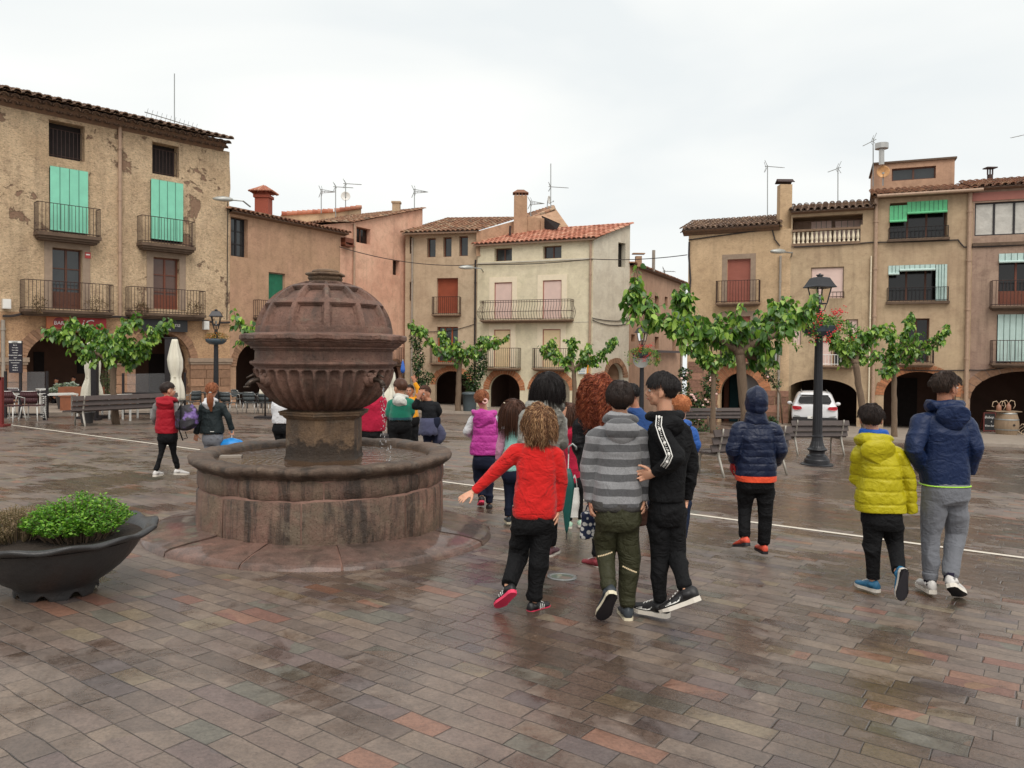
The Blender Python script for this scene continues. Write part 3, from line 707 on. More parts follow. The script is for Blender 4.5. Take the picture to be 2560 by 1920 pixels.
# ---- plasters
M_A = plaster('old ochre render', lin(210, 182, 148), lin(172, 144, 120), lin(228, 202, 168), lin(158, 122, 100), .06, 1.0, .35)
M_A2 = plaster('arcade stone render', lin(180, 144, 112), lin(138, 106, 84), lin(200, 164, 128), lin(130, 94, 78), .03, 1.6, .3)
M_B = plaster('brown render', lin(172, 140, 112), lin(148, 118, 94), lin(188, 150, 124), None, .010, .8, .3)
M_C = plaster('salmon render', lin(208, 158, 134), lin(184, 144, 122), lin(224, 182, 156), None, .006, .9, .35)
M_D = plaster('tan render', lin(182, 160, 134), lin(164, 142, 118), lin(192, 172, 146), None, .005, .7, .25)
M_E = plaster('cream render', lin(212, 202, 174), lin(196, 188, 160), lin(222, 212, 186), None, .003, .6, .2)
M_Es = plaster('cream grey render', lin(198, 190, 172), lin(184, 174, 158), lin(208, 202, 186), None, .003, .6, .25)
M_F = plaster('terracotta render', lin(176, 140, 116), lin(156, 124, 102), lin(188, 152, 126), None, .004, .7, .3)
M_Gm = plaster('ochre rough render', lin(190, 162, 128), lin(166, 140, 112), lin(202, 174, 140), None, .010, .8, .3)
M_H = plaster('khaki render', lin(174, 150, 122), lin(148, 126, 102), lin(186, 164, 134), None, .006, .8, .5)
M_I = plaster('smooth tan render', lin(174, 150, 124), lin(158, 134, 108), lin(184, 162, 132), None, .004, .6, .4)
M_J = plaster('mauve brown render', lin(152, 126, 112), lin(130, 106, 94), lin(164, 140, 122), None, .006, .8, .5)
# ============================================================ building A: old ochre house with the bar
def kx(px): r = ray(px, 880); return r.x/r.y
def cornerW(pxl, D, dirv):
    k = kx(pxl); return Wall((k*D, D), dirv)
WA = cornerW(573, 35.1, (.933, 1))
A = Bld('corner_house', 'old peeling ochre house with two mint green blinds above the bar arcade', WA)
uL = WA.uv(-260, 600)[0]; uR = WA.uv(575, 600)[0]; zE = WA.uv(571, 379)[1]
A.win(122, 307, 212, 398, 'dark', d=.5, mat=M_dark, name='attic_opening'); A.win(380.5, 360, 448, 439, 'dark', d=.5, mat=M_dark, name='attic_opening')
A.win(123, 424, 217, 583, 'dark', d=.2, mat=M_dark); A.win(376, 455, 455, 607, 'dark', d=.2, mat=M_dark)
A.win(131, 622, 206, 771, 'door', fr=M_wood, nu=2, nz=3, sur=.28, surm=M_frame, mat=M_glass)
A.win(383.4, 645, 448, 773, 'door', fr=M_wood2, nu=2, nz=3, sur=.28, surm=M_frame, mat=sm('brown pane', lin(96, 70, 60), .2))  # this door has a plain brown, glossy pane
a1 = A.arch(65, 284, 828, 905, .4, M_stonearch); a2 = A.arch(337, 477, 831, 905, .32, M_stonearch); a0 = A.arch(-190, 10-40, 826, 905, .4, M_stonearch)
zg = min(gz(*WA.o), gz(*WA.p(uL, 0).xy))-.5
zJ = WA.uv(300, 790)[1]
holes_all = A.holes
A.holes = [h for h in holes_all if min(z for u, z in h) > zJ-.3]
jag = [(uR-.02*0+random.uniform(-.06, .03), zJ+(zE-zJ)*i/14) for i in range(15)]
A.wall([(uL, zJ)]+jag+[(uL, zE)], M_A, t=.5, back=8)
A.post = []
A.holes = [h for h in holes_all if h not in A.holes]
mb = MB(); uR2 = WA.uv(582, 900)[0]
wall_mesh(mb, WA, [(uL, zg), (uR, zg), (uR, zJ), (uL, zJ)], A.holes, .6, 8); A.part(mb, 'arcade_wall', M_A2)
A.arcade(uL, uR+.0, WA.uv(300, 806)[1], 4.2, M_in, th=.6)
# stone block piers and impost mouldings
for x0, x1 in ((284, 337), (477, 574), (-30, 65)):
    mb = MB(); mi = MB(); u0, u1 = WA.uv(x0, 960)[0], WA.uv(x1, 960)[0]; zi = WA.uv((x0+x1)/2, 905)[1]; z = gz(*WA.p(u0, 0).xy)-.2
    while z < zi-.05:
        h = min(random.uniform(.34, .5), zi-z); u = u0-.03
        while u < u1-.05:
            w_ = min(random.uniform(.6, 1.1), u1+.03-u)
            if u1-(u+w_) < .3: w_ = u1+.03-u
            WA.box(mb, u+.012, u+w_-.012, z+.012, z+h-.012, -.1, .05*random.uniform(.6, 1.3)); u += w_
        z += h
    WA.box(mi, u0-.09, u1+.09, zi, zi+.17, -.1, .13); WA.box(mi, u0-.05, u1+.05, zi-.1, zi-.004, -.1, .09)
    A.part(mb, 'stone_pier', M_stonearch); A.part(mi, 'impost', M_frame)
# arcade back wall openings, notices
Wb = Wall(WA.o-WA.n*4.17, WA.d)
def panel(B_, W, x0, y0, x1, y1, mat, name, out=.02, th=.04):
    u0, u1, z0, z1 = W.rect(x0, y0, x1, y1); mb = MB(); W.box(mb, u0, u1, z0, z1, out-th, out); return B_.part(mb, name, mat)
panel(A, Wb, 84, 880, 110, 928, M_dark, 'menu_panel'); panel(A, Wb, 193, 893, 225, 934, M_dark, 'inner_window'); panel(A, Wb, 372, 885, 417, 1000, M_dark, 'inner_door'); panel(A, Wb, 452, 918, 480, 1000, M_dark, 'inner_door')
# attic rails, balconies
for (x0, yt, x1, yb) in ((122, 327, 206, 397), (381, 376, 444, 439)):
    u0, u1, z0, z1 = WA.rect(x0, yt, x1, yb); railing(WA, u0+.02, u1-.02, z0+.02, z1, -.05, A.root, M_iron, .15, sides=False)
A.blind(123, 423, 217.6, 580, M_mint, .12, False, 3); A.blind(374.7, 454, 455, 601, M_mint, .12, False, 3)
A.balcony(95.5, 585, 251, 513, .5, .30); A.balcony(355, 611, 487.5, 546, .5, .30)
A.balcony(62, 776, 283, 705, .6, .24); A.balcony(328.4, 784, 513, 722, .6, .24)
A.pipe(298, 316, 790, .07); A.pipe(6, 800, 1000, .07, M_pipe2)
# eave: two rows of tile ends and the roof above
def eave_roof(B_, W, u0, u1, z, over, up, slope, mat, rows=1, pitch=.21, r=.09, back=5):
    mb = MB(); d = -W.N3*math.cos(slope)+Vector((0, 0, math.sin(slope)))
    for k in range(rows):
        A0 = W.p(u0, z+.10+k*.16, over*(.5+.5*k) if rows > 1 else over); B0 = W.p(u1, z+.10+k*.16, over*(.5+.5*k) if rows > 1 else over)
        if k < rows-1: tiles(mb, A0, B0, d*.5, 1, pitch, r, .5)
        else: tiles(mb, A0, B0, d*up, 1, pitch, r, .40)
    B_.part(mb, 'roof', mat)
    mb = MB(); zt = z+.08+(rows-1)*.16; P0, P1 = W.p(u0, zt, over-.03), W.p(u1, zt, over-.03)
    mb.quad(P0, P1, P1+d*(up+.1), P0+d*(up+.1)); mb.quad(P0-Vector((0, 0, .05)), P1-Vector((0, 0, .05)), W.p(u1, z-.02, -.02), W.p(u0, z-.02, -.02)); mb.quad(P0, P1, P1-Vector((0, 0, .05)), P0-Vector((0, 0, .05)))
    mb.quad(P0+d*(up+.1), P1+d*(up+.1), W.p(u1, z-.5, -back), W.p(u0, z-.5, -back))
    B_.part(mb, 'roof_deck', M_tdark)
eave_roof(A, WA, uL, WA.uv(575, 600)[0]-.35, zE-.05, .5, 4.4, rad(14), M_tdark, 3, .34, .145, 9)
# signs on A (signs are things)
def sign(W, x0, y0, x1, y1, mat, name, label, cat='sign', out=.12, th=.06, group=None):
    u0, u1, z0, z1 = W.rect(x0, y0, x1, y1); r = thing(name, label, cat, W.p(u0, z0, out), group); mb = MB(); W.box(mb, u0, u1, z0, z1, out-th, out); build(mb, 'board', mat, r); return r, (u0, u1, z0, z1)
M_lw = sm('lettering white', lin(235, 232, 228), .5); M_lk = sm('lettering black', lin(24, 22, 24), .5)
sg, (u0, u1, z0, z1) = sign(WA, 113, 794, 262, 823, sm('orange sign', lin(186, 104, 62), .4, var=.15, scale=1), 'bar_sign', 'orange and red bar sign with round BAR badge above the left arch', out=.16)
H_ = z1-z0; mb = MB(); WA.box(mb, u0+(u1-u0)*.47, u1, z0+.01, z1-.01, .155, .165); build(mb, 'red_panel', sm('red sign', lin(170, 38, 40), .4), sg)
mb = MB(); c = u0+H_*.95
mb.poly([WA.p(c+math.cos(2*pi*k/28)*H_*.46, (z0+z1)/2+math.sin(2*pi*k/28)*H_*.46, .166) for k in range(28)]); build(mb, 'badge', sm('badge red', lin(140, 30, 34), .4), sg)
text_part(0, 'BAR', WA, c, (z0+z1)/2-H_*.16, H_*.44, M_lw, sg, .168); text_part(0, 'iC', WA, u0+(u1-u0)*.66, z0+H_*.12, H_*1.05, M_lw, sg, .17, shear=.25)
sg, (u0, u1, z0, z1) = sign(WA, 352, 799, 465, 829, sm('black sign', lin(42, 42, 46), .4), 'shop_sign', 'black sign with white italic lettering above the second arch', out=.16)
text_part(0, 'oana', WA, u0+(u1-u0)*.83, z0+(z1-z0)*.42, (z1-z0)*.52, M_lw, sg, .168, 'RIGHT', .2); text_part(0, 'na', WA, u0+(u1-u0)*.62, z0+(z1-z0)*.12, (z1-z0)*.27, M_lw, sg, .168, 'RIGHT')
sg, rc = sign(WA, 212, 631, 226, 646, sm('red plate', lin(176, 60, 56), .5), 'alarm_plate', 'small red plate on the ochre wall right of the upper bar door', out=.04)
mb = MB(); WA.box(mb, rc[0]+.03, rc[1]-.03, rc[2]+.12, rc[2]+.17, .04, .046); build(mb, 'lettering', M_lw, sg)
for x0, y0, x1, y1, lb in ((4, 748, 24, 772, 'pale meter box on the ochre house at the left edge'), (505, 803, 518, 824, 'white junction box on the ochre house beside the lamp')):
    sg, rc = sign(WA, x0, y0, x1, y1, M_white, 'meter_box', lb, 'meter box', out=.2, th=.18)
    mb = MB(); WA.box(mb, rc[0]+.03, rc[1]-.03, rc[2]+.03, rc[3]-.03, .2, .21); build(mb, 'lid', M_white, sg)
# ============================================================ building B: brown house
WB = cornerW(573, 35.12, (.6, 1)); B = Bld('brown_house', 'brown rendered house with green blind behind the fountain dome', WB)
uR = WB.uv(850, 700)[0]; zE = WB.uv(573, 531)[1]; zg = gz(*WB.p(uR, 0).xy)-.6
B.win(574+3, 545, 619.6, 642, 'pane', fr=M_dkiron, nu=2, nz=3, d=.25); B.win(671.6, 682, 713, 760, 'shutter', mat=M_green, fr=M_frame, d=.15)
B.arch(590, 712, 852, 915, .35, M_stonearch)
B.wall([(0, zg), (uR, zg), (uR, zE), (0, zE)], M_B, t=.35, back=7)
B.arcade(0.2, uR-.2, WB.uv(700, 835)[1], 4, M_in2)
B.balcony(648, 795, 735, 753, .4, .14)
eave_roof(B, WB, -.1, uR+.35, zE-.02, .35, 3.9, rad(13), M_tbrown, 1, .28, .12, 7)
mb = MB(); c = P(659, 524, 38.5); s_ = 39/F*38.5*1.0; mb.box(c+Vector((0, 0, .1)), s_*.86, s_*.86, .9); 
zt = P(659, 492, 38.5).z; mb.box((c.x, c.y, zt-.02), s_*1.02, s_*1.02, .14); mb.box((c.x, c.y, zt+.16), s_*.74, s_*.74, .3)
ch = B.part(mb, 'chimney', sm('chimney brick', lin(160, 84, 66), .85, var=.3, scale=30, bump=.01))
mb = MB(); za = P(659, 462, 38.5).z; zb_ = P(659, 482, 38.5).z; h = s_*.76
for (a, b) in (((-1, -1), (1, -1)), ((1, -1), (1, 1)), ((1, 1), (-1, 1)), ((-1, 1), (-1, -1))):
    mb.add([(c.x+a[0]*h, c.y+a[1]*h, zb_), (c.x+b[0]*h, c.y+b[1]*h, zb_), (c.x, c.y, za)], [(0, 1, 2)])
    for i in range(6):
        t_ = (i+.5)/6; q = Vector((c.x+(a[0]+(b[0]-a[0])*t_)*h, c.y+(a[1]+(b[1]-a[1])*t_)*h, zb_)); mb.tube([q, q+(Vector((c.x, c.y, za))-q)*(1-abs(t_-.5)*1.6)], [.05, .03], 5)
build(mb, 'chimney_cap', M_tred, ch)
# ============================================================ building C: salmon house
kC = kx(848); WC = Wall((kx(848)*41.3, 41.3), (kx(1013)*46.4-kx(848)*41.3, 5.1)); Cb = Bld('salmon_house', 'tall salmon pink house with a sloping roof edge behind the fountain', WC)
u1 = WC.uv(1056, 600)[0]; zl, zm, zr = WC.uv(830, 561)[1], WC.uv(881, 556)[1], WC.uv(1053, 521)[1]; um = WC.uv(881, 556)[0]; zg = gz(*WC.o)-1
Cb.win(891, 569.5, 926, 608.6, 'pane', fr=M_wood, nu=2, d=.25, mat=M_dkglass); Cb.win(982, 650.5, 999.5, 688, 'dark', d=.3)
Cb.arch(900, 958, 905, 945, .2, M_stonearch); Cb.arch(968, 1008, 905, 950, .2, M_stonearch)
Cb.wall([(-1.2, zg), (u1, zg), (u1, zr), (um, zm), (-1.2, zl-.1)], M_C, t=.35, back=9)
Cb.arcade(0, WC.uv(1012, 900)[0], WC.uv(950, 893)[1], 3.5, M_in2)
Cb.balcony(870, 912, 1008, 868, .4, .14); Cb.pipe(883, 560, 930, .06, M_pipe)
mb = MB(); e = WC.N3
for (ua, za_, ub, zb_) in ((-1.3, zl, um, zm+.02), (um, zm+.04, u1+.1, zr+.04)):
    a_, b_ = WC.p(ua, za_, .12), WC.p(ub, zb_, .12); tiles(mb, a_, a_-WC.N3*6, (b_-a_), 1, .23, .10, .42)
Cb.part(mb, 'roof', M_terra)
mb = MB(); mb.poly([WC.p(-1.3, zl-.02, .12), WC.p(um, zm, .12), WC.p(um, zm, -6), WC.p(-1.3, zl-.02, -6)]); mb.poly([WC.p(um, zm, .12), WC.p(u1+.1, zr+.01, .12), WC.p(u1+.1, zr+.01, -6), WC.p(um, zm, -6)]); Cb.part(mb, 'roof_deck', M_tdark)
u0_, u1_, z0_, z1_ = WC.rect(852, 596, 874, 617); mb = MB(); WC.box(mb, u0_, u1_, z0_, z0_+.08, 0, .35); WC.box(mb, u0_, u0_+.06, z0_, z1_, 0, .3); WC.box(mb, u1_-.06, u1_, z0_, z1_, 0, .3); WC.box(mb, u0_, u1_, z1_-.25, z1_, 0, .3); Cb.part(mb, 'drying_shelf', M_wood2)
mb = MB(); c = P(991, 519, 47); mb.box(c, .45, .45, .55); mb.box(c+Vector((0, 0, .3)), .55, .55, .1); Cb.part(mb, 'chimney', M_H)
# house behind B/C with red ridge
WR = Wall((kx(700)*50, 50), (1, .25)); Rb = Bld('rear_house', 'grey rendered house behind with a thin ridge of red tiles', WR)
pts = [WR.uv(*p) for p in ((640, 640), (1000, 640), (903, 536), (903, 522), (832, 529), (706, 532))]
Rb.wall(pts, M_Es if False else M_H, t=.2, back=5)
mb = MB()
for (xa, ya, xb, yb) in ((704, 532, 832, 524), (836, 524, 903, 515)):
    (ua, za_), (ub, zb_) = WR.uv(xa, ya), WR.uv(xb, yb); n = int((ub-ua)/.3)
    for i in range(n):
        a_ = WR.p(ua+(ub-ua)*i/n, za_+(zb_-za_)*i/n-.05, .05); b_ = WR.p(ua+(ub-ua)*(i+1.1)/n, za_+(zb_-za_)*(i+1.1)/n-.08, .05); mb.tube([a_, b_], [.15, .12], 8)
Rb.part(mb, 'roof', M_tred)
# ============================================================ building D: tan house
kD = kx(1012); WD = Wall((kD*46, 46), (kx(1190)*45-kD*46, -1.0)); Db = Bld('tan_house', 'narrow tan house with red shutter and three small attic windows', WD)
u0 = 0; u1 = WD.uv(1193, 700)[0]; zE = WD.uv(1100, 583)[1]; zg = gz(*WD.o)-.6
for x0, x1, y0, y1 in ((1067.4, 1089, 595, 643), (1107.6, 1128.8, 592.7, 642), (1147.6, 1169.8, 590, 640)): Db.win(x0, y0, x1, y1, 'pane', fr=M_wood2, nu=1, d=.28)
Db.win(1024, 591, 1030, 634, 'dark', d=.2); Db.win(1024, 705, 1030, 752, 'dark', d=.2, mat=M_wood)
Db.win(1092, 695, 1144.7, 784, 'shutter', mat=M_redsh, fr=M_redsh, d=.25); Db.win(1092.6, 817, 1144.7, 905, 'pane', fr=M_wood3, nu=3, d=.25)
ar = Db.arch(1087, 1173, 927.5, 962, .3, M_brick); Db.wall([(0, zg), (u1, zg), (u1, zE), (0, zE)], M_D, t=.35, back=7)
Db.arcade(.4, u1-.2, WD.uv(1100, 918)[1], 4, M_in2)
Db.balcony(1080, 786, 1148, 742, .35, .14, M_slab); Db.balcony(1075, 908, 1142, 867, .4, .16, M_slab); Db.pipe(1032, 596, 990, .06, M_pipe2); Db.pipe(1189.5, 650, 1000, .05, M_dkiron)
def plane_roof(B_, pts, mat, eav, pitch=.28, name='roof'):
    """pts: four 3D corners: eave left, eave right, top right, top left (tiles follow the mean slope)"""
    a_, b_, c_, d_ = [Vector(p) for p in pts]; mb = MB(); up = ((d_-a_)+(c_-b_))/2; up1 = d_-a_; x = (b_-a_)
    n = max(2, int(x.length/pitch))
    for i in range(n+1):
        t_ = i/n; s0 = a_+x*t_; s1_ = d_+(c_-d_)*t_; up_ = s1_-s0; rows = max(1, int(up_.length/.42)); st = up_/rows; xx = x.normalized(); y = up_.normalized(); z = xx.cross(y).normalized(); z = z if z.z > 0 else -z
        for j in range(rows):
            q0 = s0+st*j+xx*random.uniform(-.012, .012)+z*random.uniform(0, .012); V = []
            for (q, rr, h) in ((q0, .132, .035), (q0+st*1.06, .104, .0)):
                for k in range(6): V.append(q+xx*math.cos(pi*k/5)*rr+z*(math.sin(pi*k/5)*rr*.85+h))
            V += [q0+xx*math.cos(pi*k/5)*.105+z*(math.sin(pi*k/5)*.085+.02) for k in range(6)]
            mb.add(V, [(k, k+1, 7+k, 6+k) for k in range(5)]+[(12+k, 13+k, k+1, k) for k in range(5)])
    B_.part(mb, name, mat); mb = MB(); n = Vector((0, 0, -.01)); mb.quad(a_+n, b_+n, c_+n, d_+n); mb.obox(a_+Vector((0, 0, -.09)), b_-a_, Vector((0, 0, .08)), (d_-a_).normalized()*.4); B_.part(mb, 'roof_deck', M_tdark)
plane_roof(Db, [P(1005, 583, 45.4), P(1192, 577, 44.6), P(1296, 545, 50), P(1125, 547, 53)], M_terra, .3)
plane_roof(Db, [P(1290, 546, 50), P(1300, 560, 48.5), P(1388, 522, 50), P(1385, 516, 54)], M_terra, .3, name='upper_roof')
mb = MB(); mb.poly([P(1191, 579, 44.7), P(1330, 540, 46.8), P(1425, 575, 47.5), P(1425, 640, 47.5), P(1191, 640, 44.7)]); mb.poly([P(1385, 516, 50.5), P(1425, 572, 48), P(1425, 610, 48), P(1330, 610, 48), P(1330, 540, 49)])
Db.part(mb, 'gable_wall', M_B)
def chimney(B_, x0, x1, yt, yb, D, mat, cap='tile', name='chimney'):
    a_, b_ = P(x0, yt, D), P(x1, yb, D); w_ = b_.x-a_.x; mb = MB(); cx_, h = (a_.x+b_.x)/2, a_.z-b_.z
    mb.box((cx_, D, b_.z+h/2), w_, w_*.8, h); c_ = B_.part(mb, name, mat); mb = MB()
    if cap == 'tile':
        for k in range(4): mb.box((cx_+(-.36+.24*k)*w_, D-w_*.3, a_.z+w_*.10), w_*.1, w_*.14, w_*.2)
        for k in range(4): mb.box((cx_+(-.36+.24*k)*w_, D+w_*.3, a_.z+w_*.10), w_*.1, w_*.14, w_*.2)
        mb.add([(cx_-w_*.6, D-w_*.5, a_.z+w_*.2), (cx_+w_*.6, D-w_*.5, a_.z+w_*.2), (cx_+w_*.6, D+w_*.5, a_.z+w_*.2), (cx_-w_*.6, D+w_*.5, a_.z+w_*.2), (cx_-w_*.25, D, a_.z+w_*.52), (cx_+w_*.25, D, a_.z+w_*.52)], [(0, 1, 5, 4), (1, 2, 5), (2, 3, 4, 5), (3, 0, 4), (3, 2, 1, 0)])
    else:
        for k in (-.35, .35): mb.box((cx_+k*w_, D, a_.z+w_*.12), w_*.06, w_*.06, w_*.26)
        R_ = Matrix.Rotation(.12, 3, 'Y'); mb.box((cx_, D-w_*.2, a_.z+w_*.34), w_*1.35, w_*.6, w_*.06, Matrix.Rotation(.5, 3, 'X')); mb.box((cx_, D+w_*.2, a_.z+w_*.34), w_*1.35, w_*.6, w_*.06, Matrix.Rotation(-.5, 3, 'X'))
    build(mb, 'chimney_cap', M_tbrown if cap == 'tile' else M_iron, c_)
chimney(Db, 1285, 1317, 491, 600, 46, M_B)
mb = MB(); mb.obox(P(1318, 577, 45.8), Vector((1.05, 0, 0)), Vector((0, 1, 0)), Vector((0, 0, .75))); mb.obox(P(1353, 580, 45.6), Vector((.06, 0, 0)), Vector((0, 1, 0)), Vector((0, 0, .8))); Db.part(mb, 'roof_shed', M_B)
mb = MB(); q = [P(1356, 540, 46), P(1400, 561, 44.5), P(1392, 574, 44.5), P(1356, 574, 46)]; mb.poly(q); q = [P(1354, 539, 46), P(1400, 559, 44.5), P(1402, 562, 44.5), P(1354, 543, 46)]; mb.poly(q); Db.part(mb, 'shed_opening', M_dark)
# ============================================================ building E: cream house
kE = kx(1192); WE = Wall((kE*44.9, 44.9), (1, -.44)); Eb = Bld('cream_house', 'cream house with a belly-shaped iron balcony across two pink blinds', WE)
u1 = WE.uv(1483, 700)[0]; zE = WE.uv(1340, 607)[1]; zg = gz(*WE.p(u1, 0).xy)-.7
Eb.win(1236, 620, 1280, 652.6, 'pane', fr=M_wood, nu=2, d=.28); Eb.win(1357, 614, 1403.6, 646, 'pane', fr=M_wood, nu=2, d=.28)
Eb.win(1236, 706, 1280, 797, 'shutter', mat=M_pinkb, fr=M_redsh2, d=.06, sur=.32, surm=M_wframe); Eb.win(1357, 700.6, 1403.6, 797, 'shutter', mat=M_pinkb, fr=M_redsh2, d=.06, sur=.32, surm=M_wframe)
Eb.win(1235, 824, 1276, 918, 'shutter', mat=M_cream, fr=M_redsh2, d=.06, sur=.32, surm=M_wframe); Eb.win(1356.5, 823, 1401, 918, 'shutter', mat=M_cream, fr=M_redsh2, d=.06, sur=.32, surm=M_wframe)
Eb.arch(1221, 1299.5, 935, 975, .34, M_brick); Eb.arch(1333, 1424, 936, 975, .34, M_brick)
Eb.wall([(0, zg), (u1, zg), (u1, zE), (0, zE)], M_E, t=.35, back=.5); Eb.arcade(.3, u1-.3, WE.uv(1300, 925)[1], 4, M_in2)
Eb.balcony(1201, 799, 1426, 750, .5, .16, M_slab, M_iron, True, .16); Eb.balcony(1211, 920, 1295, 870, .4, .16, M_slab); Eb.balcony(1331, 921, 1419, 871, .4, .16, M_slab)
mb = MB(); z = WE.uv(1340, 652)[1]; WE.box(mb, 0, u1, z-.05, z+.03, 0, .06); z2 = WE.uv(1340, 806)[1]; WE.box(mb, .0, u1, z2-.02, z2+.02, 0, .015); Eb.part(mb, 'string_course', M_Es)
Eb.pipe(1478, 600, 1000, .06, M_pipe)
WS = Wall(tuple(WE.p(u1, 0).xy), (1.15, 1)); zr = WS.uv(1573, 560)[1]; us = WS.uv(1574, 700)[0]; E2 = Bld.__new__(Bld); E2.W = WS; E2.root = Eb.root; E2.holes = []; E2.post = []
E2.win(1545.4, 607, 1563.7, 668, 'dark', d=.3); E2.arch(1516.5, 1561, 907, 945, .28, M_stonearch)
E2.wall([(0, zg-.5), (us, zg-.5), (us, zr), (0, zE)], M_Es, t=.4, back=3, name='side_wall'); E2.arcade(.2, us-.1, WS.uv(1540, 900)[1], 2.5, M_in2)
pe0, pe1 = WE.p(-.15, zE+.03, .3), WE.p(u1+.1, zE+.03, .3); pt1 = WS.p(us+.05, zr+.02, .1)
plane_roof(Eb, [pe0, pe1, pt1, pt1+(pe0-pe1)*1.0+Vector((0, 0, -.05))], M_tred, .3)
mb = MB(); b0 = P(1275, 586, 45.3); mb.tube([b0-Vector((0, 0, .5)), b0+Vector((0, 0, .3)), b0+Vector((.02, 0, .5))], .07, 8); Eb.part(mb, 'vent_pipe', M_iron)
# boxes of balcony things
sg, rc = sign(WE, 1447, 913, 1468, 935, M_white, 'wall_panel', 'white information panel with orange edge by the cream house corner', out=.12)
mb = MB(); WE.box(mb, rc[1]+.01, rc[1]+.2, rc[2]-.02, rc[3]+.02, .05, .12); build(mb, 'orange_edge', sm('orange', lin(220, 140, 40), .5), sg)
mb = MB(); [WE.box(mb, rc[0]+.06, rc[1]-.08, rc[3]-.1-.09*k, rc[3]-.07-.09*k, .12, .126) for k in range(5)]; build(mb, 'lettering', sm('pale blue print', lin(120, 150, 170), .5), sg)
# ============================================================ building F: terracotta side-street house
WF = Wall(tuple(WS.p(us, 0).xy), (.48, 1)); Fb = Bld('side_street_house', 'terracotta house running down the side street beyond the cream house', WF)
uF = WF.uv(1708, 800)[0]; z0, z1 = WF.uv(1573, 662)[1], WF.uv(1708, 710)[1]; zg = gz(*WF.p(uF, 0).xy)-1
for x0, y0, x1, y1 in ((1578, 836, 1588, 854), (1637, 740, 1647, 772), (1681, 842, 1690, 879), (1637, 842, 1647, 872), (1662, 742, 1669, 765)): Fb.win(x0, y0, x1, y1, 'dark', d=.25)
Fb.wall([(0, zg), (uF, zg), (uF, z1), (0, z0)], M_F, t=.3, back=5)
eave_roof(Fb, WF, 0, uF+.2, min(z0, z1)-.02, .3, 2.5, rad(8), M_tbrown, 1, .25, .1, 5); Fb.pipe(1703, 712, 1000, .07, M_pipe2)
mb = MB(); u0_, u1_, z0_, z1_ = WF.rect(1632, 873, 1690, 882); WF.box(mb, u0_, u1_, z0_, z0_+.15, .1, .35); Fb.part(mb, 'flower_box', M_iron)
mb = MB(); c = P(1596, 654, 44.5); mb.box(c, .35, .35, .6); mb.box(c+Vector((0, 0, .45)), .7, .5, .05); Fb.part(mb, 'chimney', M_B); mb = MB(); c = P(1634, 654, 47.5); mb.tube([c-Vector((0, 0, .6)), c+Vector((0, 0, .7))], .1, 8); Fb.part(mb, 'vent_pipe', M_pipe2)
# ============================================================ right row
k0 = kx(1950); WG0 = Vector((k0*36, 36)); WGl = Wall((kx(1718)*37.9, 37.9), (k0*36-kx(1718)*37.9, -1.9))
Gb = Bld('ochre_house', 'ochre house with brick red shutter and a capped chimney right of the gap', WGl); W = WGl
u1 = W.uv(1975, 750)[0]; zE = W.uv(1830, 580)[1]; zg = gz(*W.p(u1, 0).xy)-.7
Gb.win(1817.8, 647.6, 1876, 755, 'shutter', mat=M_redsh2, fr=M_redsh2, d=.12, sur=.24); Gb.win(1817, 791, 1875, 905, 'shutter', mat=M_redsh2, fr=M_redsh2, d=.12, sur=.24)
Gb.arch(1800, 1903, 932, 985, .5, M_brick); Gb.wall([(0, zg), (u1, zg), (u1, zE), (0, zE)], M_Gm, t=.4, back=7); Gb.arcade(.3, u1-.3, W.uv(1850, 922)[1], 3.5, M_in2)
Gb.balcony(1790, 756, 1897, 701, .4, .18, M_slab); Gb.balcony(1800, 906, 1890, 870, .3, .14, M_slab); eave_roof(Gb, W, -.25, W.uv(1950, 570)[0], zE-.05, .4, 2.9, rad(17), M_tdark, 2, .25, .105, 7)
M_pr = sm('red pier stone', lin(146, 108, 90), .9, var=.3, scale=8, bump=.012, island=.3)
for (xa, xb) in ((1719, 1795), (1912, 1972)):
    mb = MB(); ua, ub = W.uv(xa, 1010)[0], W.uv(xb, 1010)[0]; z = gz(*W.p(ua, 0).xy)-.2; zt = W.uv((xa+xb)/2, 905 if xa < 1800 else 985)[1]
    while z < zt:
        h = random.uniform(.22, .4); u = ua
        while u < ub-.1:
            w_ = min(random.uniform(.3, .8), ub-u); W.box(mb, u+.015, u+w_-.015, z+.012, z+h-.012, -.05, random.uniform(.015, .05)); u += w_
        z += h
    Gb.part(mb, 'stone_pier', M_pr)
panel(Gb, Wall(W.o-W.n*2.0, W.d), 1810, 940, 1822, 1075, M_wood2, 'inner_door'); panel(Gb, Wall(W.o-W.n*1.9, W.d), 1824, 938, 1846, 1075, sm('teal curtain', lin(30, 62, 66), .9, var=.4, scale=20), 'curtain')
mb = MB(); c = W.p(W.uv(1880, 960)[0], W.uv(1880, 975)[1], -.6); R_ = W.N3.to_track_quat('Z', 'Y').to_matrix(); V = [c+R_ @ Vector((math.cos(2*pi*k/32)*.75, math.sin(2*pi*k/32)*.75, 0)) for k in range(32)]; mb.poly(V); Gb.part(mb, 'round_board', sm('grey board', lin(120, 114, 112), .7))
Gb.pipe(1952, 640, 1070, .055, M_pipe2); u_, z_ = W.uv(1936, 895); mb = MB(); W.box(mb, u_-.13, u_+.13, z_-.2, z_+.25, 0, .2); Gb.part(mb, 'meter_box', M_alu)
chimney(Gb, 1947, 1974, 463, 640, 36.3, M_Gm, 'cap')
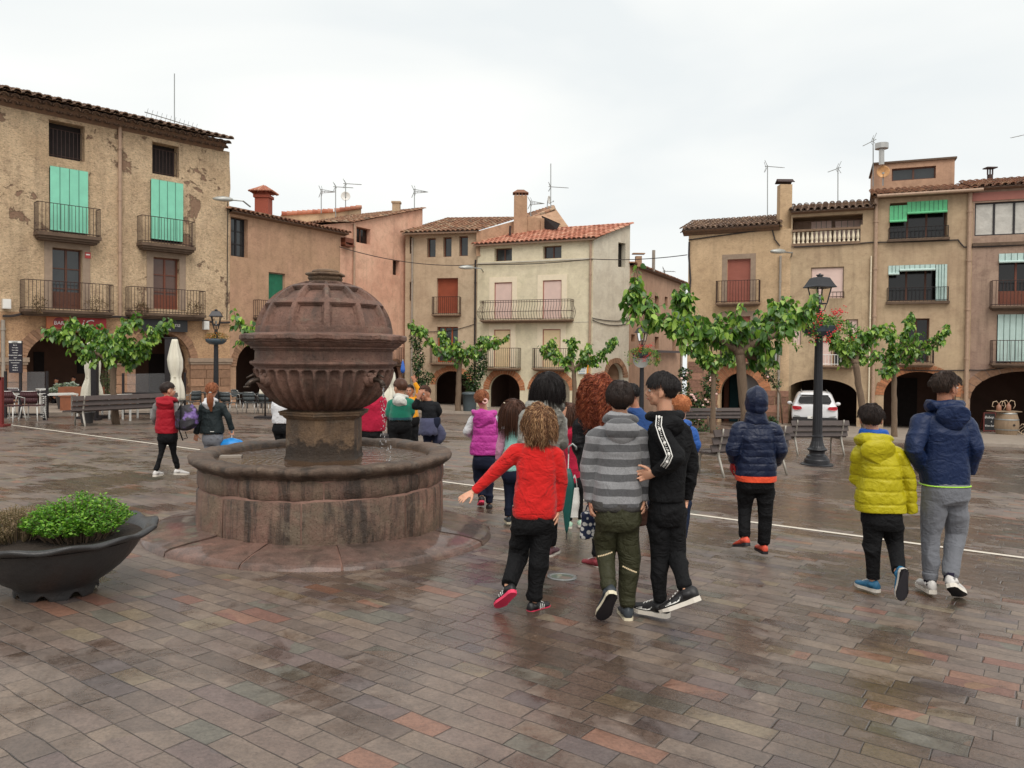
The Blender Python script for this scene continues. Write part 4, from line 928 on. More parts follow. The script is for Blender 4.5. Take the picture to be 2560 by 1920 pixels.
# H terrace house
WH = Wall(tuple(W.p(u1, 0).xy), (1, -.42)); Hb = Bld('terrace_house', 'khaki house with a balustraded top terrace above the parked white car', WH); W = WH
u1 = W.uv(2187, 750)[0]; zE = W.uv(2080, 527)[1]; zg = gz(*W.p(u1, 0).xy)-.7
r_ = W.rect(1981, 538, 2172, 613); Hb.holes.append([(r_[0], W.uv(2060, 613)[1]), (r_[1]-.25, W.uv(2060, 613)[1]), (r_[1]-.25, r_[3]), (r_[0], r_[3])])
ztm = W.uv(2060, 613)[1]
Hb.win(2027, 667.5, 2109.5, 745.6, 'shutter', mat=M_pinkb, fr=M_frame, d=.1); Hb.win(2115, 798, 2145, 843, 'shutter', mat=M_pinkb, fr=M_frame, d=.12); Hb.win(1981, 815, 2003, 862, 'shutter', mat=M_pinkb, fr=M_frame, d=.12)
Hb.win(2053, 852, 2080, 915, 'shutter', mat=M_pinkb, fr=M_frame, d=.1); Hb.win(2083, 850, 2110, 915, 'pane', fr=M_wood, nu=1, d=.2)
Hb.arch(1963, 2142, 948, 985, .2, M_Gm if False else M_stonearch, ring=False); Hb.wall([(0, zg), (u1, zg), (u1, zE), (0, zE)], M_H, t=.35, back=7); Hb.arcade(-.2, u1-.2, W.uv(2060, 940)[1], 6.5, M_in2)
mb = MB(); b0 = -1.3; W.box(mb, r_[0], r_[1], ztm, r_[3], b0-.1, b0); Hb.part(mb, 'terrace_wall', M_J)
Hb.blind(0, 0, 0, 0, M_pinkb, -1.2, False, 3, rect=(*[W.uv(2026, 570)[0], W.uv(2078, 570)[0]], ztm+.1, W.uv(2050, 543)[1])); Hb.blind(0, 0, 0, 0, M_pinkb, -1.2, False, 4, rect=(W.uv(2088, 570)[0], W.uv(2168, 570)[0], ztm+.4, W.uv(2120, 541)[1]))
ua, ub = W.uv(1980, 590)[0], W.uv(2151, 590)[0]; zt = W.uv(2060, 571)[1]; mb = MB(); W.box(mb, ua, ub, zt-.1, zt, -.2, .06); W.box(mb, ua, ub, ztm+.0, ztm+.12, -.2, .08)
n = 15; mb2 = MB()
for i in range(n):
    u = ua+(ub-ua)*(i+.5)/n; mb2.lathe([(.07, 0), (.07, .04), (.045, .08), (.075, .22), (.045, .42), (.06, zt-ztm-.24)], 6, W.p(u, ztm+.12, -.06))
bl = Hb.part(mb, 'balustrade', M_slab); build(mb2, 'baluster', M_wframe, bl)
mb = MB(); W.box(mb, ub+.002, u1, ztm, zt+.08, -.02, .03); Hb.part(mb, 'parapet', M_H)
eave_roof(Hb, W, 0, u1-.1, zE-.05, .35, 2.6, rad(16), M_tdark, 1, .27, .115, 7)
railing(W, W.uv(2027, 740)[0], W.uv(2110, 740)[0], W.uv(2070, 746)[1], W.uv(2070, 731)[1], .12, Hb.root, M_iron, .16)
Hb.balcony(2040, 914, 2134, 887, .5, .16, M_slab, M_white); Hb.pipe(2178, 640, 1060, .03, M_wframe)
# I house
WI = Wall(tuple(W.p(u1, 0).xy), (1, -.40)); Ib = Bld('blind_house', 'tan house with bright green blind under a flat-topped penthouse', WI); W = WI
u1 = W.uv(2428, 750)[0]; zE = W.uv(2300, 489)[1]; zg = gz(*W.p(u1, 0).xy)-.8
Ib.win(2224, 504, 2368.5, 595, 'pane', fr=M_wood, nu=3, d=.5, mat=M_dkglass); Ib.win(2221, 663, 2367, 752, 'pane', fr=M_wood, nu=3, d=.6, mat=M_dkglass); Ib.win(2260, 796, 2323, 906, 'pane', fr=M_wood, nu=2, d=.3, mat=M_dkglass)
Ib.arch(2209, 2390, 929, 990, .36, M_brick); Ib.wall([(0, zg), (u1, zg), (u1, zE), (0, zE)], M_I, t=.6, back=7); Ib.arcade(.2, u1-.2, W.uv(2300, 920)[1], 4, M_in2)
panel(Ib, Wall(W.o-W.n*3.95, W.d), 2239, 945, 2292, 1080, M_dark, 'inner_door')
Ib.blind(2224, 514, 2267, 556, M_greenb, .03, True, 3); Ib.blind(2268, 502.5, 2368, 534, M_greenb, .03, True, 8); Ib.blind(2221, 664, 2248, 688, M_paleb, .03, True, 2); Ib.blind(2249, 662, 2338, 677.6, M_paleb, .03, True, 6); Ib.blind(2339, 661, 2367, 751, M_paleb, .03, False, 3)
for (yt, yb, x0, x1) in ((568, 597, 2222, 2370), (719, 754, 2218, 2370)):
    a_, b_, z0_, z1_ = W.rect(x0, yt, x1, yb); railing(W, a_, b_, z0_, z1_, .12, Ib.root, M_dkiron, .16)
    mb = MB(); W.box(mb, a_-.05, b_+.05, z0_-.1, z0_, 0, .2); Ib.part(mb, 'sill', M_dslab)
Ib.balcony(2250, 908, 2334.6, 868, .4, .18, M_slab)
eave_roof(Ib, W, -.1, u1, zE-.03, .35, 3.0, rad(15), M_tbrown, 1, .27, .115, 7)
mb = MB(); mb.tube([W.p(0, zE+.02, .42), W.p(u1+.3, zE+.02, .42)], .07, 8); Ib.part(mb, 'gutter', M_pipe)
Ib.pipe(2191, 490, 1055, .08, M_pipe); Ib.pipe(2425, 470, 1050, .085, M_pipe)
Wp = Wall(W.o-W.n*3.2, W.d); ua, ub = Wp.uv(2185, 460)[0], Wp.uv(2386, 460)[0]; za_, zb_ = Wp.uv(2280, 405)[1], zE-.2; Pb = Bld.__new__(Bld); Pb.W = Wp; Pb.root = Ib.root; Pb.holes = []; Pb.post = []
Pb.win(2229.6, 418, 2339.6, 449, 'pane', fr=M_wood, nu=2, d=.15); Pb.wall([(ua, zb_), (ub, zb_), (ub, za_), (ua, za_)], M_F, t=.2, back=3, name='penthouse'); mb = MB(); Wp.box(mb, ua-.08, ub+.08, za_, za_+.09, -3.1, .1); Ib.part(mb, 'penthouse_roof', M_dslab)
# J house
WJ = Wall(tuple(W.p(u1, 0).xy), (1, -.38)); Jb = Bld('mauve_house', 'mauve brown house at the right edge with plastic sheet over its top window', WJ); W = WJ
u1 = W.uv(2860, 750)[0]; zE = W.uv(2560, 467)[1]; zg = gz(*W.p(u1, 0).xy)-.8
q = Jb.win(2437, 502, 2640, 586, 'pane', fr=M_dkiron, nu=4, nz=1, d=.12, mat=M_plast)
Jb.win(2496, 634, 2590, 762, 'door', fr=M_wood2, nu=2, d=.25, mat=M_dkglass); Jb.win(2492, 786, 2600, 908, 'dark', d=.3)
Jb.arch(2425, 2700, 928, 1000, .4, M_stonearch, n=14); Jb.wall([(0, zg), (u1, zg), (u1, zE), (0, zE)], M_J, t=.4, back=7); Jb.arcade(.1, u1-.2, W.uv(2560, 915)[1], 5, M_in2)
Jb.blind(2497, 633, 2590, 657, M_paleb, .03, True, 5); Jb.blind(2493, 786, 2600, 903, M_paleb, .06, False, 6)
Jb.balcony(2481, 764, 2620, 700, .45, .18, M_dslab); Jb.balcony(2481.6, 909, 2620, 851, .45, .18, M_dslab)
eave_roof(Jb, W, 0, u1, zE-.03, .35, 3.4, rad(15), M_tbrown, 1, .27, .115, 7)
mb = MB(); a_, b_, z0_, z1_ = W.rect(2430, 477, 2640, 498); W.box(mb, a_, b_, z0_, z1_, 0, .03); Jb.part(mb, 'lintel', M_redsh2); mb = MB(); W.box(mb, 0, u1, W.uv(2500, 614)[1], W.uv(2500, 606)[1], 0, .1); Jb.part(mb, 'string_course', M_dslab)
mb = MB(); c = P(2475, 442, 37.5); mb.tube([c-Vector((0, 0, .6)), c+Vector((0, 0, .1))], .13, 8); [mb.box(c+Vector((dx, 0, .25)), .05, .05, .3) for dx in (-.12, 0, .12)]; mb.box(c+Vector((0, 0, .42)), .5, .4, .05); Jb.part(mb, 'vent_pipe', M_iron)
# pavement strips before the fronts
raised([G(1890, 1087), G(2200, 1104), G(2560, 1120), G(2800, 1130)], [WGl.p(2.5, 0, -4), WH.p(4.5, 0, -6), WJ.p(0, 0, -4), WJ.p(10, 0, -4)], .10, 'pavement')
raised([G(1040, 1031), G(1190, 1036), G(1500, 1052), G(1700, 1062)], [WD.p(1, 0, -4), WE.p(0, 0, -4), WE.p(7, 0, -3), Vector((10, 44, 0))], .12, 'pavement')
raised([G(-300, 1046), G(100, 1040), G(560, 1029), G(720, 1033)], [WA.p(uL, 0, -4) if False else WA.p(-21, 0, -4), WA.p(-12, 0, -4), WA.p(0, 0, -4), WB.p(6, 0, -4)], .10, 'pavement')
# ---- antennas, dishes, wall lamps, cables
antenna(436, 184, 312, 38, 'none', 1, 1.0, 'tall thin mast on the ridge of the ochre house', n=0)
a_ = thing('antenna', 'long slanting aerial boom on the ochre house roof', 'antenna', P(436, 305, 37.8), 'television antennas on the roofs'); mb = MB(); p0, p1 = P(361.7, 280, 36), P(496, 321, 39.5); mb.tube([p0, p1], .022, 4)
for i in range(12): c = p0+(p1-p0)*(i+.5)/12; mb.tube([c-Vector((.05, 0, .2)), c+Vector((.05, 0, .2))], .010, 4)
build(mb, 'receiver', M_grey, a_)
antenna(803, 474, 522, 50, 'horn', 1, .9, 'leftmost of the cluster of antennas behind the salmon house', yb=478)
antenna(839, 464, 536, 50, 'yagi', 1, 1.1, 'tall mast antenna in the cluster behind the salmon house', yb=467)
antenna(864, 456, 480, 50, 'yagi', 1, 1.0, 'antenna above the round white dish')
dish(864, 490, 50, 11.5, 'round white satellite dish behind the salmon house roof')
antenna(1036, 472, 516, 47.5, 'horn', 1, .85, 'antenna on the high corner of the salmon house', yb=478)
antenna(1377, 409, 550, 50, 'yagi', 1, 1.15, 'tallest mast beside the tan chimney', yb=467, n=9); antenna(1327, 504, 540, 49, 'horn', 1, .9, 'low antenna between the tan chimney and the tall mast', yb=507)
dish(1373, 499, 50, 10, 'small dish seen edge-on by the tallest mast', yaw=1.2)
antenna(1919, 413, 530, 39, 'yagi', 1, .85, 'antenna left of the capped chimney', n=9); antenna(2095, 418, 505, 39, 'yagi', -1, .5, 'antenna above the terrace house tiles', tilt=-.35)
antenna(2183, 345, 450, 37, 'yagi', -1, .5, 'crowded mast left of the flat-topped penthouse', yb=352, tilt=-.5, n=6); antenna(1662, 675, 690, 52, 'yagi', 1, .7, 'faint antenna over the side street house', n=4)
dish(2208, 429, 36.5, 15, 'satellite dish with a rusty orange face on the penthouse', sm('rusty dish', lin(214, 150, 100), .6, var=.5, scale=6))
pp = P(2204, 372, 36.5); mb = MB(); mb.tube([P(2204, 412, 36.5), pp], .12, 10); mb.tube([pp, pp+Vector((0, 0, .25))], .30, 12); Ib.part(mb, 'vent_pipe', M_alu)
antenna(2570, 332, 440, 36, 'yagi', -1, .7, 'antenna tip at the right edge of the sky', n=4, tilt=-.2)
wall_lamp(557, 498, 34.3, 1, 'grey floodlight on the corner of the ochre house'); wall_lamp(1166, 669, 43.9, 1, 'street lamp head on the wall between tan and cream houses', sc=1.1); wall_lamp(1945, 629, 35, 1, 'street lamp head under the capped chimney')
def cable(pts, label, sag=0, r=.022, n=12):
    mb = MB(); out = []
    for a_, b_ in zip(pts, pts[1:]):
        for i in range(n+1): t_ = i/n; q = a_+(b_-a_)*t_; out.append(q-Vector((0, 0, sag*4*t_*(1-t_))))
    mb.tube(out, r, 5); o = build(mb, 'cable', M_cable, None, loc=pts[0]); tag(o, label, 'cable', 'cables strung along the houses')
W_ = lambda W, x, y, o=.05: W.p(*W.uv(x, y), o)
cable([P(848, 617, 41), P(1189, 662, 44.6)], 'cable sagging across the salmon wall to the tan house', .35)
cable([W_(WE, 1195, 661, .1), W_(WE, 1480, 648, .12), P(1718, 637, 37.7)], 'cable crossing the side street gap', .12)
cable([W_(WE, 1482, 795, .1), P(1573, 800, 44)], 'upper of the wires at the cream house corner', .1); cable([W_(WE, 1482, 800, .1), P(1573, 808, 44)], 'lower of the wires at the cream house corner', .2)
cable([W_(WGl, 1722, 600), W_(WGl, 1930, 572), W_(WGl, 1938, 600), W_(WGl, 1950, 615)], 'black cable under the tiles of the ochre house', 0, .03)
cable([W_(WH, 1985, 618), W_(WH, 2180, 606), W_(WI, 2395, 600), W_(WI, 2410, 618), W_(WJ, 2560, 612)], 'cable along the right row below the top windows', .02, .03)
cable([W_(WGl, 1724, 605), W_(WGl, 1723, 640), W_(WGl, 1727, 700), W_(WGl, 1722, 760), W_(WGl, 1722, 850)], 'bundle of cables down the corner of the ochre house', 0, .05, 3)
cable([W_(WI, 2200, 922), W_(WI, 2425, 925), W_(WJ, 2520, 918)], 'cable above the right arches', .05, .025); cable([W_(WA, 5, 790, .1), W_(WA, 60, 782, .1), W_(WA, 290, 792, .1), W_(WA, 500, 800, .1), W_(WA, 572, 806, .1)], 'thick dark cable above the bar arches', .05, .05)
cable([W_(WA, 568, 505, .05), W_(WA, 566, 800, .05)], 'thin cable down the corner of the ochre house', 0, .02); cable([W_(WD, 1030, 825), W_(WD, 1188, 810)], 'cable over the lower window of the tan house', .25, .02)
# ============================================================ people
M_skin = NT('skin'); _v = M_skin.obj(); M_skin = M_skin.out(M_skin.mix(M_skin.noise(_v, 14, 4), lin(196, 142, 112), lin(214, 162, 134)), .5, None, M_skin.bump(M_skin.noise(_v, 160, 2), .001), Subsurface_Weight=.08)
M_skin2 = NT('tan skin'); _v = M_skin2.obj(); M_skin2 = M_skin2.out(M_skin2.mix(M_skin2.noise(_v, 14, 4), lin(164, 110, 84), lin(184, 128, 100)), .5, Subsurface_Weight=.08)
M_eye = sm('eye', lin(230, 228, 222), .2, var=0); M_iris = sm('iris', lin(50, 34, 26), .2, var=0); M_lip = sm('lip', lin(170, 98, 88), .5)
def cloth(name, col, rough=.85, bump=.002, sheen=.3, fold=.012, coat=0):
    if name in MC: return MC[name]
    t = NT(name); v = t.obj(); n = t.noise(v, 5, 5, .6); f = t.noise(t.obj((5, 5, 4)), 1.5, 3, .5, 1.6)
    sheen = sheen*(0 if max(col[:3]) < .08 else .4); c = t.mix(n, tuple(x*.85 for x in col[:3])+(1,), tuple(min(1, x*1.1) for x in col[:3])+(1,))
    fib = t.noise(v, 220, 2)
    h = t.math('ADD', t.math('MULTIPLY', fib, .08), t.math('ADD', f, t.math('MULTIPLY', t.noise(t.obj((4, 4, 7)), 2.0, 2, .5, 2.2), .5)))
    MC[name] = t.out(c, rough, 0, t.bump(h, fold*1.5), Specular_IOR_Level=.22, Sheen_Weight=sheen, Coat_Weight=coat, Coat_Roughness=.3); return MC[name]
def hairm(name, c0, c1, c2=None):
    t = NT(name); r = t.n('NewGeometry').outputs['Random Per Island']
    st = [(0, c0), (.6, c1)]+([(.93, c2)] if c2 else [(1, c1)])
    return t.out(t.ramp(r, st), .42, 0, None, Specular_IOR_Level=.28)
H_dark = hairm('dark hair', lin(26, 19, 17), lin(48, 36, 31)); H_black = hairm('black hair', lin(17, 14, 14), lin(34, 28, 27))
H_brown = hairm('brown hair', lin(52, 32, 24), lin(84, 54, 40)); H_blond = hairm('dark blond hair', lin(64, 40, 28), lin(126, 86, 58), lin(204, 164, 120))
H_red = hairm('curly red hair', lin(74, 30, 20), lin(132, 60, 38), lin(182, 104, 70)); H_ginger = hairm('ginger hair', lin(150, 84, 50), lin(200, 128, 84))
H_auburn = hairm('auburn hair', lin(108, 60, 38), lin(152, 94, 62)); H_lbrown = hairm('light brown hair', lin(116, 80, 56), lin(164, 122, 88))
def remesh(mb, voxel, smooth=3, fac=.5):
    me = mb.mesh('r'); o = bpy.data.objects.new('r', me); COL.objects.link(o)
    m = o.modifiers.new('a', 'REMESH'); m.mode = 'VOXEL'; m.voxel_size = voxel
    if smooth: q = o.modifiers.new('b', 'SMOOTH'); q.factor = fac; q.iterations = smooth
    dg = bpy.context.evaluated_depsgraph_get(); out = bpy.data.meshes.new_from_object(o.evaluated_get(dg)); bpy.data.objects.remove(o); bpy.data.meshes.remove(me)
    return out
def displace(me, fn):
    n = len(me.vertices); co = np.empty(n*3); me.vertices.foreach_get('co', co); co = co.reshape(-1, 3); nr = np.empty(n*3); me.vertex_normals.foreach_get('vector', nr); nr = nr.reshape(-1, 3)
    me.vertices.foreach_set('co', (co+nr*fn(co, nr)[:, None]).ravel()); me.update()
def wrinkle(amp, sc=1.0, seed=0, puff=None):
    def fn(p, n):
        q = p*np.array([6, 6, 11])*sc; w1 = 1-np.abs(vn(q+vn(q*.5, seed+5)[:, None]*1.3, seed)); w2 = 1-np.abs(vn(q*2.1+3.3, seed+1))
        big = 1-np.abs(vn(p*np.array([3.6, 3.6, 6.5])*sc+vn(p*4, seed+8)[:, None]*.8, seed+2)); d = amp*((.55 if puff is None else .9)*(w1**2-.45)+.15*(w2**2-.45)) + amp*1.9*(big**3-.4)
        if puff:
            pitch, a, z0 = puff; ph = ((p[:, 2]-z0)/pitch) + .06*vn(p*5, 9); s = np.abs(np.sin(pi*ph)); nz = np.clip(1-np.abs(n[:, 2])*1.2, 0, 1)
            seam = np.exp(-(s/.16)**2); rad_ = vn(np.stack([p[:, 0]*34, p[:, 1]*34, ph*.9], 1), 4)
            d = d*.8 + nz*a*.62*((s**.4)-.8) + nz*a*.30*rad_*np.exp(-(s/.5)**2) - nz*seam*a*.25
        return d
    return fn
def ring(c, hw, hd, n=22, e=2.5, yaw=0, tilt=(0, 0)):
    out = []; cy, sy = math.cos(yaw), math.sin(yaw)
    for k in range(n):
        a = 2*pi*k/n; ca, sa = math.cos(a), math.sin(a); x = math.copysign(abs(ca)**(2/e), ca)*hw; y = math.copysign(abs(sa)**(2/e), sa)*hd
        X, Y = x*cy+y*sy, -x*sy+y*cy; out.append(Vector((c[0]+X, c[1]+Y, c[2]+tilt[0]*x+tilt[1]*y)))
    return out
def interp_rings(st, sub=3):
    """st: list of (center Vector, hw, hd, tilt)"""
    out = []
    for i in range(len(st)-1):
        a, b = st[i], st[i+1]
        for k in range(sub):
            t_ = k/sub; t2 = t_
            out.append((a[0].lerp(b[0], t2), a[1]+(b[1]-a[1])*t2, a[2]+(b[2]-a[2])*t2, a[3]+(b[3]-a[3])*t2))
    out.append(st[-1]); return out
def limb(mb, pts, rs, n=12, sub=4, joint=.0):
    """smooth tapered tube through joints"""
    P_ = [Vector(p) for p in pts]; out = []; R_ = []
    for i in range(len(P_)-1):
        p0 = P_[i-1] if i else P_[i]*2-P_[i+1]; p1, p2 = P_[i], P_[i+1]; p3 = P_[i+2] if i+2 < len(P_) else p2*2-p1
        for k in range(sub):
            t_ = k/sub; c = .5*((2*p1)+(p2-p0)*t_+(2*p0-5*p1+4*p2-p3)*t_*t_+(3*p1-p0-3*p2+p3)*t_**3)
            out.append(p1.lerp(p2, t_)*.55+c*.45); R_.append(rs[i]+(rs[i+1]-rs[i])*t_)
    out.append(P_[-1]); R_.append(rs[-1]); return mb.tube(out, R_, n)
def hand(mb, wr, d, palm, s=1.0, side=1, curl=.6, spread=.25, pt=None):
    """wr wrist, d direction of the hand, palm = palm normal; five separate fingers"""
    d = Vector(d).normalized(); pn = Vector(palm); pn = (pn-d*pn.dot(d)).normalized(); x = d.cross(pn)*side; L_ = .085*s
    a = Vector(wr); b = a+d*L_*.95
    mb.rings([[a+d*L_*t_+x*math.cos(2*pi*k/12)*w_*s+pn*math.sin(2*pi*k/12)*h_*s for k in range(12)] for t_, w_, h_ in ((-.35, .022, .018), (0, .024, .017), (.35, .033, .016), (.75, .037, .014), (1.0, .034, .011))])
    for i, (o, ln) in enumerate(((-.029, .058), (-.010, .068), (.010, .064), (.028, .050))):
        dd = (d+x*(o*spread*14)).normalized(); p0 = b+x*o*s-d*.012*s; c = curl*(1+.12*i); q = [p0]
        for seg, fr_ in ((.45, .5), (.3, 1.0), (.25, 1.5)):
            an = c*fr_; q.append(q[-1]+(dd*math.cos(an)+pn*math.sin(an))*ln*s*seg)
        mb.tube(q, [.0088*s, .0082*s, .0076*s, .006*s], 7)
    t0 = a+d*L_*.25-x*.03*s; td = (d*.75-x*.75+pn*.25).normalized(); mb.tube([t0, t0+td*.03*s, t0+td*.052*s+pn*.006*s+d*.006*s, t0+td*.06*s+pn*.012*s+d*.02*s], [.012*s, .0105*s, .009*s, .007*s], 7)
def shoe(root, ank, toe, roll, L_, upm, som, name='shoe', lace=True, deco=None, up=(0, 0, 1)):
    """ank: ankle centre, toe: unit vector heel to toe (may pitch), up approx"""
    d = Vector(toe).normalized(); u = Vector(up); u = (u-d*u.dot(d)).normalized(); x = d.cross(u); a = Vector(ank); h0 = a-u*.078*L_/.23-d*.052*L_/.23
    mb = MB(); st = [(-.02, .012, .035, .02), (0, .024, .062, .0), (.08, .031, .078, 0), (.22, .034, .082, 0), (.36, .035, .066, 0), (.55, .040, .052, 0), (.74, .043, .040, 0), (.88, .037, .033, .0), (.97, .022, .026, .004), (1.0, .010, .018, .006)]
    rg = []; k_ = L_/.23
    for t_, w_, h_, z0 in st:
        c = h0+d*t_*L_; r_ = []
        for k in range(14):
            an = 2*pi*k/14; sx_, cx_ = math.sin(an), math.cos(an); zz = .5*h_+sx_*.5*h_; wv = w_*(1-.35*max(0, sx_)); r_.append(c+x*cx_*wv*k_+u*(zz+z0+.014)*k_)
        rg.append(r_)
    mb.rings(rg); c = a-u*.02*k_; mb.tube([c-u*.02*k_, c+u*.012*k_], [.042*k_, .037*k_], 14)
    s = build(mb, name, upm, root, True)
    mb = MB(); n = 16; out = []
    pr = [(-.03, .0), (0, .024), (.1, .033), (.3, .034), (.5, .038), (.72, .046), (.88, .040), (.98, .024), (1.03, .0)]
    edge = [(t_, w_) for t_, w_ in pr]+[(t_, -w_) for t_, w_ in pr[-2:0:-1]]
    lo, hi = [], []
    for t_, w_ in edge:
        c = h0+d*t_*L_+x*w_*k_; sp = .006 if t_ > .85 else 0; lo.append(c+u*(sp*k_)); hi.append(c+u*(.026 if t_ < .3 else .022)*k_)
    m = len(edge); mb.add(lo+hi, [(i, (i+1) % m, m+(i+1) % m, m+i) for i in range(m)]+[tuple(range(m-1, -1, -1)), tuple(range(m, 2*m))])
    build(mb, 'sole', som[0] if isinstance(som, tuple) else som, s)
    if isinstance(som, tuple):
        mb = MB(); mb.poly([p-u*.002 for p in lo][::-1]); mb.poly([p-u*.002 for p in lo]); build(mb, 'tread', som[1], s)
    if lace:
        mb = MB()
        for i in range(4): c = h0+d*(.40+.08*i)*L_+u*(.084-.0095*i)*k_; mb.tube([c-x*.018*k_, c+u*.004, c+x*.018*k_], .003*k_, 5)
        build(mb, 'laces', M_white if lace is True else lace, s)
    if deco:
        mb = MB()
        for sd in (-1, 1):
            def q(t_, z): return h0+d*t_*L_+x*sd*(.0375 if t_ < .5 else .041)*k_*1.03*(1-.18*max(0, (z-.03)/.04))+u*z*k_
            if deco == 'stripes':
                for i in range(3): t0 = .34+.085*i; mb.poly([q(t0, .028), q(t0+.035, .028), q(t0+.075, .066-.006*i), q(t0+.045, .066-.006*i)])
            elif deco == 'swoosh':
                pts = [(.78, .052, .030), (.62, .044, .030), (.5, .038, .030), (.42, .042, .034), (.37, .054, .050)]
                for (ta, ha, la), (tb, hb, lb) in zip(pts, pts[1:]): mb.poly([q(ta, la), q(tb, lb), q(tb, max(hb, lb+.002)-.0), q(ta, la+.003)])
            elif deco == 'dot': mb.poly([q(.02, .05), q(.10, .05), q(.10, .064), q(.02, .064)])
        build(mb, 'side_mark', M_white if deco != 'dot' else M_lk, s)
    return s
class Head:
    def __init__(s, c, yaw=0, pitch=0, roll=0, k=1.0):
        s.c = Vector(c); s.k = k; s.R = Matrix.Rotation(-yaw, 3, 'Z') @ Matrix.Rotation(-pitch, 3, 'X') @ Matrix.Rotation(roll, 3, 'Y')
        # local axes: x right, y forward (face), z up
    def w(s, x, y, z): return s.c + s.R @ Vector((x, y, z))*s.k
    def mesh(s, mb, ears=True, face=True):
        R_ = s.R; k = s.k
        mb.ell(s.w(0, -.008, .018), (.070*k, .088*k, .086*k), R_, 24, 16)
        mb.ell(s.w(0, .028, -.040), (.050*k, .052*k, .058*k), R_, 18, 12)      # face and jaw
        mb.ell(s.w(0, .052, -.078), (.026*k, .022*k, .020*k), R_, 12, 8)       # chin
        for e in (-1, 1):
            mb.ell(s.w(e*.034, .052, -.03), (.020*k, .020*k, .026*k), R_, 10, 8)   # cheeks
            if ears:
                mb.ell(s.w(e*.073, -.004, -.012), (.008*k, .020*k, .030*k), R_ @ Matrix.Rotation(e*.35, 3, 'Z'), 12, 8); mb.ell(s.w(e*.071, .002, -.036), (.007*k, .010*k, .012*k), R_, 8, 6)
        if face:
            mb.ell(s.w(0, .074, .014), (.046*k, .014*k, .010*k), R_, 12, 8)   # brow
            mb.tube([s.w(0, .078, .006), s.w(0, .090, -.014), s.w(0, .098, -.030)], [.008*k, .010*k, .013*k], 8); mb.ell(s.w(0, .088, -.034), (.018*k, .012*k, .009*k), R_, 10, 6)
            mb.ell(s.w(0, .078, -.054), (.022*k, .010*k, .006*k), R_, 10, 6); mb.ell(s.w(0, .077, -.062), (.019*k, .010*k, .007*k), R_, 10, 6)
    def face_parts(s, body, brow):
        k = s.k
        for e in (-1, 1):
            mb = MB(); mb.ell(s.w(e*.030, .071, -.004), (.0135*k, .010*k, .0085*k), s.R, 12, 8); ey = build(mb, 'eye', M_eye, body, True)
            mb = MB(); mb.ell(s.w(e*.030, .0795, -.004), (.0058*k, .003*k, .0058*k), s.R, 10, 6); build(mb, 'iris', M_iris, ey, True)
            mb = MB(); mb.tube([s.w(e*.014, .088, .013), s.w(e*.032, .086, .019), s.w(e*.048, .074, .013)], [.004*k, .0045*k, .002*k], 6); build(mb, 'eyebrow', brow, body, True)
        mb = MB(); mb.tube([s.w(-.020, .080, -.057), s.w(-.008, .089, -.056), s.w(.008, .089, -.056), s.w(.020, .080, -.057)], [.002*k, .004*k, .004*k, .002*k], 6); build(mb, 'mouth', M_lip, body, True)
    def hair(s, root, mat, n=1400, ln=.05, thick=.012, lock=.30, fr=16, seed=1, low=-.62, side=-.25, w_=.0028, curl=0, gather=None, steps=7, front=.35, wave=0, frontln=None, lift=0.0, bang=.55):
        rng = np.random.default_rng(seed); k = s.k; R_ = np.array(s.R); c0 = np.array(s.c)
        A_ = np.array([.070, .088, .086]); off = np.array([0, -.008, .018])
        # scalp cap
        def inside(d):
            x, y, z = d[:, 0], d[:, 1], d[:, 2]
            hl = np.where(y > .15, bang+(-.05)*0-(0.25*(np.abs(x) > .6)), np.where(y > -.25, side+(y+.25)*1.2, low+(np.clip(y, -1, -.25)+.25)*0))
            return z+.07*vn(d*7, seed+9) > hl
        mb = MB(); NU, NV = 40, 26; V = []; D = []
        for j in range(NV+1):
            for i in range(NU):
                t_ = pi*j/NV; a = 2*pi*i/NU; D.append((math.sin(t_)*math.cos(a), math.sin(t_)*math.sin(a), math.cos(t_)))
        D = np.array(D); ok = inside(D); sc = 1+ (thick/.08)*np.clip((D[:, 2]+.80)/.75, .12, 1)
        sc = sc*(1+.018*vn(D*6+seed, seed)+.012*vn(D*14, seed+1))
        V = (D*A_*sc[:, None]+off)*k; V = V @ R_.T + c0
        Fc = [(j*NU+i, (j+1)*NU+i, (j+1)*NU+(i+1) % NU, j*NU+(i+1) % NU) for j in range(NV) for i in range(NU)]
        Fc = [f for f in Fc if all(ok[q] for q in f)]; mb.add(V, Fc)
        # strands
        d = rng.normal(size=(n*4, 3)); d /= np.linalg.norm(d, axis=1)[:, None]; d = d[inside(d)][:n]; n = len(d)
        T = (thick/.08*np.clip((d[:, 2]+.80)/.75, .12, 1))[:, None]; P0 = d*A_*(1+T*.8)+off; crown = np.array([0.12, -.45, .88])
        cd = d-crown*(d @ crown)[:, None]; cd /= np.linalg.norm(cd, axis=1)[:, None]+1e-6
        coh = np.stack([vn(P0*fr*4, seed+31), vn(P0*fr*4, seed+32), vn(P0*fr*4, seed+33)], 1); dirv = cd*1.0+d*(.10+lift)+coh*lock+rng.normal(size=(n, 3))*.07
        L_ = ln*(.7+.45*rng.random(n))*(np.clip((d[:, 2]+1.15)/1.0, .30, 1) if ln < .09 else 1)*(1+.22*vn(P0*40, seed+3)); 
        if frontln: L_ = np.where((d[:, 1] > .2), frontln, L_)
        st = (L_/steps)[:, None]; pts = [P0]; p = P0.copy(); ph = (vn(P0*(26 if curl > .009 else 14), seed+7)*9)+rng.random(n)*.7
